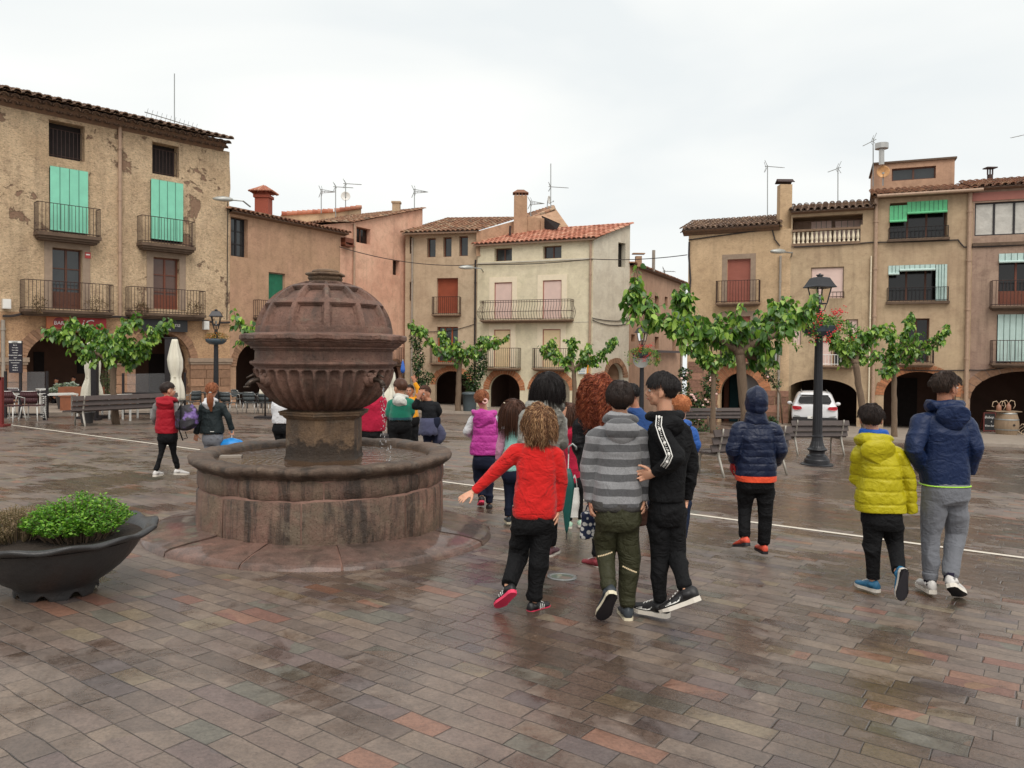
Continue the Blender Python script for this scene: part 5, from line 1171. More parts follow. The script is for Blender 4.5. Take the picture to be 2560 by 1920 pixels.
        for j in range(steps):
            dirv /= np.linalg.norm(dirv, axis=1)[:, None]+1e-9
            q = p+dirv*st
            if curl: q += curl*np.stack([np.sin(ph+j*1.25), np.cos(ph*1.3+j*1.35), np.sin(ph*2+j*1.5)*.6], 1)
            if wave: q += wave*np.stack([np.sin(ph*.2+j*1.1+d[:, 2]*3), 0*ph, 0*ph], 1)
            e = (q-off)/(A_*(1+T*(1.0 if ln < .09 else 1))); r = np.linalg.norm(e, axis=1); f = np.where((r < 1) & (q[:, 2] > -.07), 1/np.maximum(r, 1e-3), 1.0)[:, None]
            q = (q-off)*f+off
            if ln < .09:
                e = (q-off)/A_; r = np.linalg.norm(e, axis=1); mxr = np.where(d[:, 2] < .1, 1.05+lift*.2, 1.14+lift*1.3); q = (q-off)*(np.minimum(r, mxr)/r)[:, None]+off
            # neck keeps long hair outside
            q[:, 1] = np.where((q[:, 2] < -.06) & (np.abs(q[:, 0]) < .06) & (q[:, 1] > -.065) & (q[:, 1] < .02) & (d[:, 1] < .3), -.065, q[:, 1])
            if gather is not None:
                g = np.array(gather); to = g-q; tl = np.linalg.norm(to, axis=1)[:, None]; dirv = dirv*.5+to/(tl+1e-6)*.9
            else: dirv = dirv*.8+np.array([0, 0, -.42])
            pts.append(q); p = q
        Pn = np.stack(pts, 1)*k; Pn = Pn @ R_.T + c0   # n,steps+1,3
        tan = np.gradient(Pn, axis=1); tan /= np.linalg.norm(tan, axis=2)[:, :, None]+1e-9
        ref = rng.normal(size=(n, 1, 3)); sx_ = np.cross(tan, np.broadcast_to(ref, tan.shape)); sx_ /= np.linalg.norm(sx_, axis=2)[:, :, None]+1e-9; sy_ = np.cross(tan, sx_)
        wr = w_*k*np.linspace(1, .35, steps+1)[None, :, None]; vs = np.stack([Pn+sx_*wr, Pn+(-.5*sx_+.87*sy_)*wr, Pn+(-.5*sx_-.87*sy_)*wr], 2).reshape(n, -1, 3); m = steps+1
        base = (np.arange(n)*m*3)[:, None, None]; seg = (np.arange(steps)*3)[None, :, None]
        F_ = np.array([[0, 1, 4, 3], [1, 2, 5, 4], [2, 0, 3, 5]]); Fn = (base[..., None]+seg[..., None]+F_[None, None]).reshape(-1, 4); mb.addnp(vs.reshape(-1, 3), Fn)
        return build(mb, 'hair', mat, root, True)
def person(label, D, j, mats, group=None, detail=1, S_=1.0, hem=None, hk=1.0, yaw=0, hyaw=None, hpitch=0, hroll=0, skin=None, puff=None, hd=.105, arm_r=(.058, .046, .036), leg_r=(.082, .060, .045), top=True, vest=False, sleeve=None, face=False, hands=None, waist=None, hip_w=None, wr_amp=.006, pants_end=1.0, cuff=None, pants_name='trousers', jname='jacket', chest=1.0, sh_up=1.0, foot=None, shoeL=.225, shoem=(None, None), deco=None, lace=True, neck_h=None, vox=None):
    g = lambda q: P(q[0], q[1], D+(q[2] if len(q) > 2 else 0))
    J = {k_: g(v) for k_, v in j.items() if v is not None}
    skin = skin or M_skin; vox = vox or (.0075 if detail else .012)
    ft_ = foot or (j['hl'][0]+j['hr'][0])/2; base = Gd(ft_, D); root = thing('person', label, 'person', base, group)
    L0 = Vector(base)
    nk = J['nk']; sl, sr = J['sl'], J['sr']; hl, hr = J['hl'], J['hr']; mid = (sl+sr)/2; hip = (hl+hr)/2
    shw = (sr-sl).length/2; hpw = (hr-hl).length/2
    # ---- body (skin): head, neck, torso, arms, legs in one surface
    H = Head(J['hd'], yaw if hyaw is None else hyaw, hpitch, hroll, hk)
    mb = MB(); H.mesh(mb, True, face)
    mb.tube([H.w(0, -.012, -.03), nk+Vector((0, 0, .02)), nk-Vector((0, 0, .05))], [.047*hk, .045*S_*hk, .062*S_], 14)
    mb.rings([ring(c, a, b, 18) for c, a, b in ((nk-Vector((0, 0, .0)), .06*S_, .05), (mid, shw*.9, .07*S_), (mid.lerp(hip, .3), shw*.8, .08*S_), (mid.lerp(hip, .7), shw*.68, .075*S_), (hip, hpw+.045*S_, .08*S_), (hip-Vector((0, 0, .06)), hpw+.03*S_, .07*S_))])
    for s_, sh, el, wr in ((-1, sl, J.get('el'), J.get('wl')), (1, sr, J.get('er'), J.get('wr'))):
        if el is None: continue
        limb(mb, [sh, el, wr], [.038*S_, .030*S_, .022*S_], 10)
    for hp_, kn, an in ((hl, J['kl'], J['al']), (hr, J['kr'], J['ar'])): limb(mb, [hp_, kn, an], [leg_r[0]*.7*S_, leg_r[1]*.62*S_, leg_r[2]*.62*S_], 10); mb.tube([an, an-Vector((0, 0, .03))], [leg_r[2]*.62*S_, .02*S_], 8)
    for h_ in (hands or []):
        w_ = J['wl'] if h_['s'] < 0 else J['wr']; e_ = J['el'] if h_['s'] < 0 else J['er']
        dd = (g(h_['to'])-w_) if 'to' in h_ else (w_-e_); hand(mb, w_+dd.normalized()*h_.get('off', .01), dd, h_.get('palm', (0, 1, 0)), h_.get('k', .92)*S_, h_.get('side', h_['s']), h_.get('curl', .5), h_.get('spread', .25))
    me = remesh(mb, .0052 if detail else .009, 2); me.transform(Matrix.Translation(-L0)); body = link('body', me, skin, root, True)
    if face: H.face_parts(body, mats.get('brow', H_dark))
    # ---- trousers
    if mats.get('legs'):
        mb = MB(); w_ = hip_w or (hpw+.082*S_); tp = hip+Vector((0, 0, .06))
        mb.rings([ring(c, a, b, 20) for c, a, b in ((tp, w_*.94, hd*.9), (hip, w_, hd), (hip-Vector((0, 0, .05*S_)), w_, hd), (hip-Vector((0, 0, .10*S_)), w_*.86, hd*.8))])
        for hp_, kn, an in ((hl, J['kl'], J['al']), (hr, J['kr'], J['ar'])):
            e_ = kn.lerp(an, pants_end); limb(mb, [hp_+Vector((0, 0, -.01)), hp_.lerp(kn, .5), kn, kn.lerp(an, .45*pants_end), e_], [leg_r[0]*S_, leg_r[0]*S_*.9, leg_r[1]*S_, (leg_r[1]*.55+leg_r[2]*.45)*S_, leg_r[2]*S_], 14)
        me = remesh(mb, vox, 3); displace(me, wrinkle(.008 if wr_amp else 0, .8, 11+int(ft_))); me.transform(Matrix.Translation(-L0)); tr = link(pants_name, me, mats['legs'], root, True)
        if cuff:
            for kn, an in ((J['kl'], J['al']), (J['kr'], J['ar'])):
                mb = MB(); d = (an-kn).normalized(); mb.tube([an-d*.045, an-d*.03, an, an+d*.012], [(leg_r[2]+.002)*S_, leg_r[2]*S_*1.06, leg_r[2]*S_*.95, leg_r[2]*S_*.85], 14); build(mb, 'cuff', mats['legs'], tr, True)
    # ---- jacket / sweater
    hem_c = g((hem[0], hem[1])+tuple(hem[3:4])); hemw = hem[2]/F*D
    def torso(mb, grow=0):
        st = [(nk+Vector((0, 0, .012)), .056*S_+grow, .056*S_, 0), (nk-Vector((0, 0, .022*S_)), .085*S_+grow, .072*S_, 0), ((mid+Vector((0, 0, .028*S_*sh_up))), shw*.80, .088*S_, 0), (mid-Vector((0, 0, .012)), shw*1.02+grow, .10*S_, 0),
              (mid.lerp(hem_c, .22), (shw*1.0+.012)*chest+grow, hd*1.02, 0), (mid.lerp(hem_c, .5), ((shw+hemw)/2*.98)*chest+grow if not waist else waist/F*D, hd, 0), (mid.lerp(hem_c, .8), hemw*1.0+grow, hd*1.02, 0), (hem_c, hemw*.97+grow, hd*1.02, 0)]
        R_ = [ring(c, a, b, 26, 2.6, yaw*.0) for c, a, b, t_ in interp_rings(st, 4)]
        mb.rings(R_)
    if mats.get('top'):
        mb = MB(); torso(mb); SL = []
        for sh, el, wr in ((sl, J.get('el'), J.get('wl')), (sr, J.get('er'), J.get('wr'))):
            if el is None: continue
            inn = mid.lerp(sh, .72); sm_ = MB() if (vest or sleeve) else mb; SL.append(sm_)
            limb(sm_, [inn-Vector((0, 0, .02)), sh.lerp(el, .18), sh.lerp(el, .55), el, el.lerp(wr, .5), wr], [a*S_ for a in (arm_r[0]*1.02, arm_r[0]*1.05, arm_r[0]*.95, arm_r[1]*1.06, (arm_r[1]+arm_r[2])/2*1.02, arm_r[2])], 14, 4)
        if mats.get('hoodpile'):
            hp = mats['hoodpile']
        me = remesh(mb, vox, 3); displace(me, wrinkle(wr_amp, 1.0, 3+int(ft_), puff)); me.transform(Matrix.Translation(-L0)); top_o = link(jname, me, mats['top'], root, True)
        if vest or sleeve:
            for q_ in SL: me = remesh(q_, vox, 3); displace(me, wrinkle(.006, 1.2, 7)); me.transform(Matrix.Translation(-L0)); link('sleeve', me, mats['sleeve'], root, True)
        if mats.get('hood'):
            kk = mats.get('hk', 1.0); mb = MB(); nk = nk-Vector((0, 0, mats.get('hz', .022)));
            n = 22; rg = []
            for i in range(n):
                a = 2*pi*i/n; q = nk+Vector((math.sin(a)*.088*S_*kk, -math.cos(a)*.078*S_*kk-.008, .004+.020*math.cos(a))); rg.append(q)
            mb.tube(rg+[rg[0]], .030*S_*kk, 10, False); mb.ell(nk+Vector((0, -.10*S_, -.055*S_*kk)), (.105*S_*kk, .052*S_, .078*S_*kk), Matrix.Rotation(.35, 3, 'X'), 20, 12); mb.ell(nk+Vector((0, -.095*S_, -.085*S_*kk)), (.07*S_*kk, .045*S_, .072*S_*kk), Matrix.Rotation(.3, 3, 'X'), 16, 10)
            me = remesh(mb, vox, 3); displace(me, wrinkle(.011, 1.1, 21)); me.transform(Matrix.Translation(-L0)); link('hood', me, mats['hood'], root, True)
        if mats.get('band'):   # ribbed hem
            mb = MB(); mb.rings([ring(hem_c+Vector((0, 0, z)), hemw*q, hd*q*1.0, 40, 2.6) for z, q in ((.035, 1.0), (.02, 1.015), (-.01, 1.0), (-.03, .96), (-.028, .86))], False); build(mb, 'hem_band', mats['band'], root, True)
    # ---- shoes
    u1, s1 = shoem
    for nm, an in (('l', J['al']), ('r', J['ar'])):
        tv = j.get('t'+nm); 
        if tv is None: tv = (0, 1, 0)
        up = j.get('u'+nm, (0, 0, 1)); d_ = Vector(tv).normalized()
        if u1: shoe(root, an-Vector((0, 0, .012)), d_, 0, shoeL*S_, u1, s1, deco=deco, lace=lace, up=up)
    root['_'] = 0; del root['_']
    return root, J, H, g
class JD(dict): pass
# joint tuples are (x px, y px, extra depth m); 'tl','tr' are toe directions in world space
C_red = cloth('red sweatshirt', lin(206, 34, 32), fold=.02); C_blk = cloth('black tracksuit', lin(17, 17, 19), .8, fold=.018); C_navyp = cloth('navy leggings', lin(28, 33, 52), fold=.006)
C_wh = cloth('white knit', lin(214, 214, 216)); C_greyj = cloth('grey melange jogger', lin(112, 114, 120)); C_olive = cloth('olive trousers', lin(54, 54, 36), .65, fold=.02, coat=.05)
S_blk = sm('black shoe', lin(30, 29, 31), .5); S_wh = sm('white shoe', lin(208, 204, 200), .45, var=.08); S_grey = sm('charcoal shoe', lin(52, 58, 64), .5); S_org = sm('orange red shoe', lin(222, 88, 64), .45); S_blue = sm('blue shoe', lin(40, 104, 140), .5)
So_wh = sm('white sole', lin(216, 208, 196), .5, var=.08); So_pink = sm('pink sole', lin(222, 56, 92), .5); So_dk = sm('dark sole', lin(30, 28, 34), .5); So_cream = sm('cream sole', lin(214, 204, 178), .5)
def stripes(name, c0, c1, pitch, ph=0, ramp=None):
    t = NT(name); v = t.obj(); z = t.n('SeparateXYZ', i_Vector=v).outputs['Z']
    zz = t.math('ADD', z, t.math('MULTIPLY', t.math('SUBTRACT', t.noise(v, 7, 2), .5), .022))
    if ramp: c = t.ramp(zz, ramp, 'CONSTANT')
    else: c = t.mix(t.ramp(t.math('FRACT', t.math('ADD', t.math('DIVIDE', zz, pitch), ph)), [(0, 0.), (.5, 1.)], 'CONSTANT'), c0, c1)
    c = t.mix(1.0, c, t.ramp(t.noise(v, 150, 2), [(.3, (.82, .82, .82, 1)), (.7, (1.15, 1.15, 1.15, 1))]), 'MULTIPLY')
    f = t.noise(t.obj((7, 7, 3)), 2.2, 5, .6, 1.2); return t.out(c, .9, None, t.bump(f, .012), Sheen_Weight=.3)
# ---- child in the red sweatshirt
r, J, H, g = person('person with shaggy blond hair in a bright red sweatshirt, one arm stretched out sideways', 5.1,
  dict(hd=(1349, 1051), nk=(1343, 1102), sl=(1297, 1122), sr=(1387, 1126), el=(1243, 1176, .03), wl=(1185, 1228, .05), er=(1402, 1205, .02), wr=(1395, 1276, .03), hl=(1308, 1298), hr=(1358, 1298), kl=(1297, 1385, .10), al=(1272, 1462, -.10), kr=(1349, 1398), ar=(1334, 1500), tl=(-.45, .45, -.55), ul=(0, .55, .8), tr=(.62, .75, -.02)),
  dict(top=C_red, legs=C_blk, band=C_red), hem=(1336, 1281, 55), S_=.97, hk=.93, hd=.10, arm_r=(.058, .046, .033), leg_r=(.080, .068, .054), wr_amp=.0035, hands=[dict(s=-1, to=(1150, 1248), palm=(0, .3, -1), curl=.25, spread=.4, side=-1), dict(s=1, to=(1390, 1310), palm=(-1, 0, 0), curl=.6)], shoem=(S_blk, So_pink), deco='stripes', shoeL=.22, jname='sweatshirt')
H.hair(r, H_blond, n=5400, ln=.142, thick=.012, seed=3, low=-.8, side=-.7, w_=.0018, steps=12, curl=.0062, frontln=.10, bang=.2, lock=.6)
# ---- striped hoodie
M_str = stripes('grey striped jersey', lin(84, 84, 86), lin(142, 142, 144), .0935, .30)
r, J, H, g = person('person in grey striped hooded jacket and olive trousers, in the middle of the front trio', 4.98,
  dict(hd=(1549, 998), nk=(1549, 1046), sl=(1497, 1078), sr=(1598, 1080), el=(1470, 1166, .02), wl=(1477, 1252, .04), er=(1614, 1166, .02), wr=(1608, 1248, .04), hl=(1518, 1282), hr=(1568, 1282), kl=(1513, 1376, .06), al=(1522, 1470, -.14), kr=(1572, 1392, .03), ar=(1568, 1512), tl=(-.18, .38, -.62), ul=(0, .85, .55), tr=(0, 1, -.03)),
  dict(top=M_str, legs=C_olive, hood=M_str, hk=.92, hz=.006, band=cloth('charcoal rib', lin(72, 70, 68))), hem=(1541, 1262, 62), S_=1.06, hk=1.0, hd=.115, arm_r=(.062, .052, .040), leg_r=(.080, .066, .048), hands=[dict(s=-1, to=(1480, 1290), palm=(1, 0, 0), curl=1.0), dict(s=1, to=(1608, 1284), palm=(-1, 0, 0), curl=1.0)], shoem=(S_grey, (So_cream, So_dk)), shoeL=.235, cuff=True, jname='hooded_jacket')
H.hair(r, H_dark, n=5600, ln=.088, thick=.017, seed=4, low=-.86, side=-.5, w_=.0018, steps=8, bang=.3, lift=.14, lock=.65, curl=.0015)
mb = MB()
for (a_, b_) in (((1494, 1391), (1531, 1380)), ((1556, 1415), (1592, 1431))):
    p0, p1 = P(*a_, 4.98-.085), P(*b_, 4.98-.085)
    for i in range(9): c = p0.lerp(p1, (i+.5)/9); mb.box(c+Vector((0, -.012*math.sin(pi*(i+.5)/9), 0)), .008, .006, .008, Matrix.Rotation(.3, 3, 'Y'))
build(mb, 'dotted_trim', M_cream, r)
# ---- black hoodie
r, J, H, g = person('person in a black tracksuit with white tape down the sleeve, dark swept hair, looking left', 4.95,
  dict(hd=(1655, 976), nk=(1661, 1036, .0), sl=(1645, 1070, -.10), sr=(1702, 1068, .08), el=(1691, 1146, -.22), wl=(1636, 1184, -.13), er=(1727, 1166, .08), wr=(1716, 1248, .10), hl=(1647, 1268), hr=(1686, 1268, .02), kl=(1648, 1380, .02), al=(1650, 1500), kr=(1692, 1386, .02), ar=(1714, 1468, -.22), tl=(-.75, .62, -.02), tr=(-.72, .30, -.38), ur=(-.3, .3, .85)),
  dict(top=C_blk, legs=C_blk, hood=C_blk, hk=.95, hz=.018, brow=H_black), hem=(1665, 1250, 42), hip_w=.112, S_=1.07, hk=1.02, hyaw=rad(-72), hpitch=rad(-2), hd=.125, arm_r=(.058, .052, .036), leg_r=(.074, .056, .040), face=True, hands=[dict(s=-1, to=(1616, 1186, -.08), palm=(0, -1, 0), curl=.7, side=-1), dict(s=1, to=(1708, 1290, .1), palm=(-1, 0, 0), curl=.8)], shoem=(S_blk, So_wh), deco='swoosh', shoeL=.25, cuff=True, jname='hooded_jacket')
H.hair(r, H_black, n=5200, ln=.046, thick=.012, seed=5, low=-.62, side=-.10, w_=.0017, steps=6, lift=.10, bang=.42, frontln=.06, lock=.5)
# white tape: follows the back-outer side of the sleeve
def tape(pts, wd, parent, out=.066):
    P_ = [Vector(p) for p in pts]; mb = MB(); m2 = MB()
    d3 = [(P_[min(i+1, len(P_)-1)]-P_[max(0, i-1)]).normalized() for i in range(len(P_))]; n = Vector((0, -1, .05))
    s_ = [d.cross(n).normalized() for d in d3]
    for k in (-1, 1): mb.tube([p+s_[i]*k*wd for i, p in enumerate(P_)], .0035, 6)
    for i in range(len(P_)-1):
        L_ = (P_[i+1]-P_[i]); m = 5
        for q in range(m):
            t_ = (q+.5)/m; c = P_[i]+L_*t_; e = random.uniform(-.5, .5)*wd*.7
            if (i*m+q) % 6 == 0: m2.ell(c, (.010, .003, .010), None, 10, 6)
            else: m2.tube([c-s_[i]*wd*.35+d3[i]*.003, c+s_[i]*(e), c+s_[i]*wd*.3-d3[i]*.006], .0022, 5)
    t_ = build(mb, 'sleeve_tape', M_white, parent, True); build(m2, 'tape_script', M_white, t_, True)
tape([P(1648, 1040, 4.81), P(1646, 1064, 4.775), P(1655, 1092, 4.735), P(1668, 1122, 4.70), P(1674, 1140, 4.675), P(1667, 1156, 4.69), P(1658, 1168, 4.72)], .017, r)
# ---- navy hood
C_nav = cloth('navy puffer', lin(24, 33, 58), .38, sheen=0, fold=.011, coat=.15)
r, J, H, g = person('person in a navy quilted jacket with the hood up and orange red shoes', 6.86,
  dict(hd=(1890, 1004), nk=(1890, 1046), sl=(1850, 1066), sr=(1930, 1066), el=(1833, 1124, -.02), wl=(1834, 1152, .06), er=(1950, 1124, -.02), wr=(1938, 1158, .12), hl=(1868, 1203), hr=(1912, 1203), kl=(1862, 1270, .04), al=(1861, 1340, -.06), kr=(1912, 1274), ar=(1909, 1358), tl=(-.25, .9, -.30), ul=(0, .3, .9), tr=(0, 1, -.03)),
  dict(top=C_nav, legs=C_blk), hem=(1889, 1189, 50), S_=1.0, hk=.98, hd=.125, arm_r=(.072, .064, .048), leg_r=(.09, .066, .050), puff=(.062, .009, 0), wr_amp=.006, hands=[dict(s=-1, to=(1829, 1172, .08), palm=(1, 0, 0), curl=.9)], shoem=(S_org, So_dk), shoeL=.225, cuff=True)
mb = MB(); k_ = 1.0; mb.ell(H.w(0, -.02, .016), (.098, .112, .122), H.R, 28, 20); mb.ell(H.w(0, -.02, -.05), (.088, .10, .06), H.R, 24, 14); mb.rings([ring(J['nk']+Vector((0, 0, z)), a, b, 22) for z, a, b in ((.05, .082, .085), (.0, .095, .09), (-.05, .12, .09))])
me = remesh(mb, .0075, 3); displace(me, wrinkle(.008, 1.3, 8)); me.transform(Matrix.Translation(-r.location)); link('hood', me, C_nav, r, True)
mb = MB(); hc = P(1889, 1192, 6.86); mb.rings([ring(hc+Vector((0, 0, z)), a, .135, 30, 2.6) for z, a in ((.02, .178), (-.018, .181), (-.032, .172))], False); build(mb, 'shirt_hem', cloth('orange shirt', lin(232, 84, 52)), r, True)
mb = MB(); wl = J['wl']; hand(mb, wl+Vector((-.004, .0, -.005)), (P(1829, 1175, 6.95)-wl), (1, 0, 0), 1.12, -1, .7, .2); me = remesh(mb, .006, 2); me.transform(Matrix.Translation(-r.location)); link('glove', me, cloth('red glove', lin(150, 34, 34)), r, True)
# ---- yellow puffer
C_yel = cloth('yellow puffer', lin(180, 168, 24), .42, sheen=0, fold=.011, coat=.12)
r, J, H, g = person('person in a bright yellow puffer jacket with a blue collar and black trousers', 5.8,
  dict(hd=(2178, 1047), nk=(2184, 1092), sl=(2152, 1122), sr=(2239, 1126), el=(2143, 1195, .10), wl=(2165, 1215, .22), er=(2270, 1200, .0), wr=(2279, 1282, .02), hl=(2181, 1290), hr=(2226, 1290), kl=(2180, 1366), al=(2183, 1448), kr=(2238, 1362, .02), ar=(2246, 1428, -.26), tl=(-.30, .95, -.03), tr=(-.06, .05, -1), ur=(0, 1, .1)),
  dict(top=C_yel, legs=C_blk, hood=C_yel, hk=1.28), hem=(2202, 1278, 60), S_=.97, hk=.97, hyaw=rad(25), hd=.125, arm_r=(.066, .058, .048), leg_r=(.086, .066, .052), puff=(.095, .014, .03), wr_amp=.005, shoem=(S_blue, (So_wh, So_dk)), shoeL=.235)
H.hair(r, H_dark, n=4200, ln=.045, thick=.011, seed=6, low=-.60, side=-.15, w_=.0018, steps=6, lift=.3, bang=.42, lock=.6)
mb = MB(); n = 22; rg = [J['nk']+Vector((math.sin(2*pi*i/n)*.082, -math.cos(2*pi*i/n)*.075+.005, .035+.006*math.cos(2*pi*i/n))) for i in range(n+1)]; mb.tube(rg, .026, 10, False); mb.tube([q-Vector((0, -.0, .03)) for q in rg], .024, 10, False); me = remesh(mb, .006, 3); displace(me, wrinkle(.008, 1.4, 5)); me.transform(Matrix.Translation(-r.location)); link('collar', me, cloth('blue collar', lin(24, 84, 172), .5), r, True)
mb = MB(); sc_ = P(2243, 1468, 5.5)
# ---- tall navy jacket
C_nvj = cloth('navy windbreaker', lin(22, 38, 72), .48, sheen=0, fold=.013, coat=.1)
M_neon = sm('neon trim', lin(176, 232, 70), .5)
r, J, H, g = person('tall person in a navy windbreaker with neon piping and grey joggers, looking right', 5.8,
  dict(hd=(2364, 968), nk=(2361, 1022), sl=(2306, 1046), sr=(2408, 1048), el=(2284, 1124, -.08), wl=(2312, 1180, .10), er=(2436, 1118, -.04), wr=(2420, 1180, .06), hl=(2338, 1222), hr=(2386, 1222), kl=(2326, 1335, .03), al=(2325, 1446), kr=(2391, 1335, .06), ar=(2376, 1440, -.10), tl=(.15, 1, -.03), tr=(.62, .55, -.42), ur=(0, .5, .8)),
  dict(top=C_nvj, legs=C_greyj, hood=C_nvj, hk=1.12, hz=-.022, brow=H_dark), hem=(2362, 1210, 58), S_=1.12, hk=1.02, hyaw=rad(72), hd=.125, arm_r=(.064, .054, .042), leg_r=(.090, .066, .048), face=True, skin=M_skin2, shoem=(S_wh, (So_wh, So_dk)), deco='dot', shoeL=.24, cuff=True, lace=False, wr_amp=.007)
H.hair(r, hairm('warm dark hair', lin(36, 27, 23), lin(62, 47, 38)), n=4600, ln=.042, thick=.013, seed=8, low=-.56, side=-.08, w_=.0017, steps=6, lift=.38, bang=.45, lock=.7)
mb = MB(); hc = P(2362, 1211, 5.8); rg = ring(hc, 58/F*5.8*.985, .130, 40, 2.6); mb.tube(rg+[rg[0]], .0045, 6, False); n = 24; rg = [J['nk']+Vector((math.sin(2*pi*i/n)*.094, -math.cos(2*pi*i/n)*.088-.006, .030+.0*math.cos(2*pi*i/n))) for i in range(n+1)]; mb.tube(rg, .007, 6, False); build(mb, 'neon_piping', M_neon, r, True)
mb = MB()
for an in (J['al'], J['ar']): mb.tube([an+Vector((0, 0, .035)), an-Vector((0, 0, .035))], [.046, .044], 12)
build(mb, 'socks', cloth('navy sock', lin(32, 28, 48)), r, True)
# ---- pink vest girl
C_pink = cloth('magenta puffer vest', lin(186, 62, 150), .42, sheen=0, fold=.014, coat=.12)
r, J, H, g = person('person in a magenta puffer vest over white sleeves with a light ponytail', 9.2,
  dict(hd=(1204, 998), nk=(1210, 1030), sl=(1186, 1045), sr=(1243, 1045), el=(1168, 1078, .02), wl=(1184, 1092, .24), er=(1252, 1080, .06), wr=(1243, 1098, .22), hl=(1198, 1150), hr=(1226, 1150), kl=(1197, 1195, .05), al=(1204, 1240, -.04), kr=(1222, 1200), ar=(1223, 1258), tl=(-.1, .8, -.35), ul=(0, .3, .9), tr=(0, 1, -.02)),
  dict(top=C_pink, legs=C_navyp, hood=C_pink, hk=1.35, sleeve=C_wh), hem=(1213, 1136, 38.5), S_=1.0, hk=1.0, hd=.13, arm_r=(.056, .05, .038), leg_r=(.086, .060, .046), puff=(.088, .014, .02), vest=True, detail=0, shoem=(S_blk, So_pink), shoeL=.22, jname='vest', pants_name='leggings')
H.hair(r, H_auburn, n=1200, ln=.10, thick=.012, seed=9, low=-.6, side=-.35, w_=.003, steps=7, gather=(.035, -.10, -.02), bang=.35)
mb = MB(); c = H.w(.045, -.105, -.018); n = 16; mb.tube([c+Vector((math.cos(2*pi*i/n)*.026, -.004*math.sin(5*i), math.sin(2*pi*i/n)*.024)) for i in range(n+1)], .012, 8, False); build(mb, 'scrunchie', sm('pink scrunchie', lin(226, 180, 170), .8), r, True)
# ---- turquoise and pink girl
r, J, H, g = person('small person with long brown hair in a turquoise and pink top', 8.1,
  dict(hd=(1285, 1026), nk=(1283, 1060), sl=(1263, 1078), sr=(1302, 1078), el=(1251, 1118, .02), wl=(1244, 1150, .06), er=(1308, 1120, .02), wr=(1308, 1150, .05), hl=(1272, 1184), hr=(1292, 1184), kl=(1271, 1236, .02), al=(1271, 1290), kr=(1294, 1236, .04), ar=(1296, 1280, -.05), tl=(-.15, 1, -.02), tr=(0, .9, -.3), ur=(0, .3, .9)),
  dict(top=stripes('turquoise top', 0, 0, 1, ramp=[(0, lin(150, 204, 194)), (.5, lin(150, 204, 194))]), legs=C_navyp, sleeve=cloth('pink sleeve', lin(216, 158, 184))), hem=(1283, 1176, 25), S_=.92, hk=.95, hd=.10, sleeve=True, leg_r=(.072, .052, .040), detail=0, hands=[dict(s=-1, curl=.5)], shoem=(S_grey, So_cream), shoeL=.21, jname='sweatshirt', pants_name='leggings')
H.hair(r, H_brown, n=1600, ln=.27, thick=.013, seed=10, low=-.8, side=-.7, w_=.003, steps=12, bang=.3, frontln=.24)
mb = MB(); c = H.w(-.07, -.03, .03); mb.ell(c, (.02, .016, .028), None, 8, 6); mb.tube([c, c+Vector((-.03, 0, .05)), c+Vector((-.045, 0, .055))], [.012, .009, .003], 6); build(mb, 'hair_bow', M_wframe, r, True)
# ---- woman in the grey parka
C_gry = cloth('grey parka', lin(150, 148, 140), .7, fold=.02)
r, J, H, g = person('adult person with chin-length black hair in a light grey hooded parka', 6.75,
  dict(hd=(1371, 968), nk=(1362, 1012), sl=(1318, 1030), sr=(1392, 1032), el=(1311, 1110, .02), wl=(1318, 1075, .28), er=(1402, 1108, .02), wr=(1404, 1050, .32), hl=(1344, 1185), hr=(1376, 1185), kl=(1345, 1270), al=(1342, 1362), kr=(1378, 1270), ar=(1375, 1364), tl=(0, 1, -.02), tr=(.35, .9, -.02)),
  dict(top=C_gry, legs=C_blk, hood=C_gry, hk=1.35), hem=(1356, 1215, 52), S_=1.08, hk=1.10, hyaw=rad(28), hd=.125, arm_r=(.062, .056, .046), leg_r=(.085, .060, .046), detail=1, hands=[dict(s=1, to=(1412, 962, .32), palm=(0, -1, 0), curl=.2, spread=.3)], shoem=(sm('plum shoe', lin(96, 60, 66), .6), So_wh), shoeL=.24, jname='parka')
H.hair(r, H_black, n=4200, ln=.165, thick=.014, seed=11, low=-.8, side=-.75, w_=.0019, steps=11, bang=.3, frontln=.15, lock=.2)
mb = MB(); mb.tube([H.w(.078, .0, .0), H.w(.080, .05, .002), H.w(.055, .092, .0)], .003, 5); mb.ell(H.w(.034, .098, -.002), (.022, .004, .018), H.R, 12, 8); build(mb, 'glasses', M_grey, r)
# ---- girl in the crimson coat
C_crim = cloth('crimson coat', lin(172, 26, 58))
r, J, H, g = person('small person in a crimson coat half hidden between the adults, with mint green trainers', 8.1,
  dict(hd=(1424, 1034), nk=(1425, 1068), sl=(1410, 1084), sr=(1442, 1084), el=(1404, 1130, .02), wl=(1410, 1168, .05), er=(1452, 1130, .02), wr=(1450, 1168, .05), hl=(1418, 1205), hr=(1444, 1205), kl=(1422, 1250), al=(1424, 1302), kr=(1449, 1250), ar=(1451, 1298), tl=(0, 1, -.02), tr=(.1, 1, -.02)),
  dict(top=C_crim, legs=C_blk, hood=C_crim), hem=(1428, 1216, 29), S_=.92, hk=.95, hd=.11, leg_r=(.066, .046, .034), detail=0, shoem=(sm('mint shoe', lin(180, 214, 190), .5), So_wh), shoeL=.21, jname='coat')
H.hair(r, H_brown, n=1000, ln=.12, thick=.013, seed=12, low=-.8, side=-.7, w_=.0035, steps=7, bang=.3)
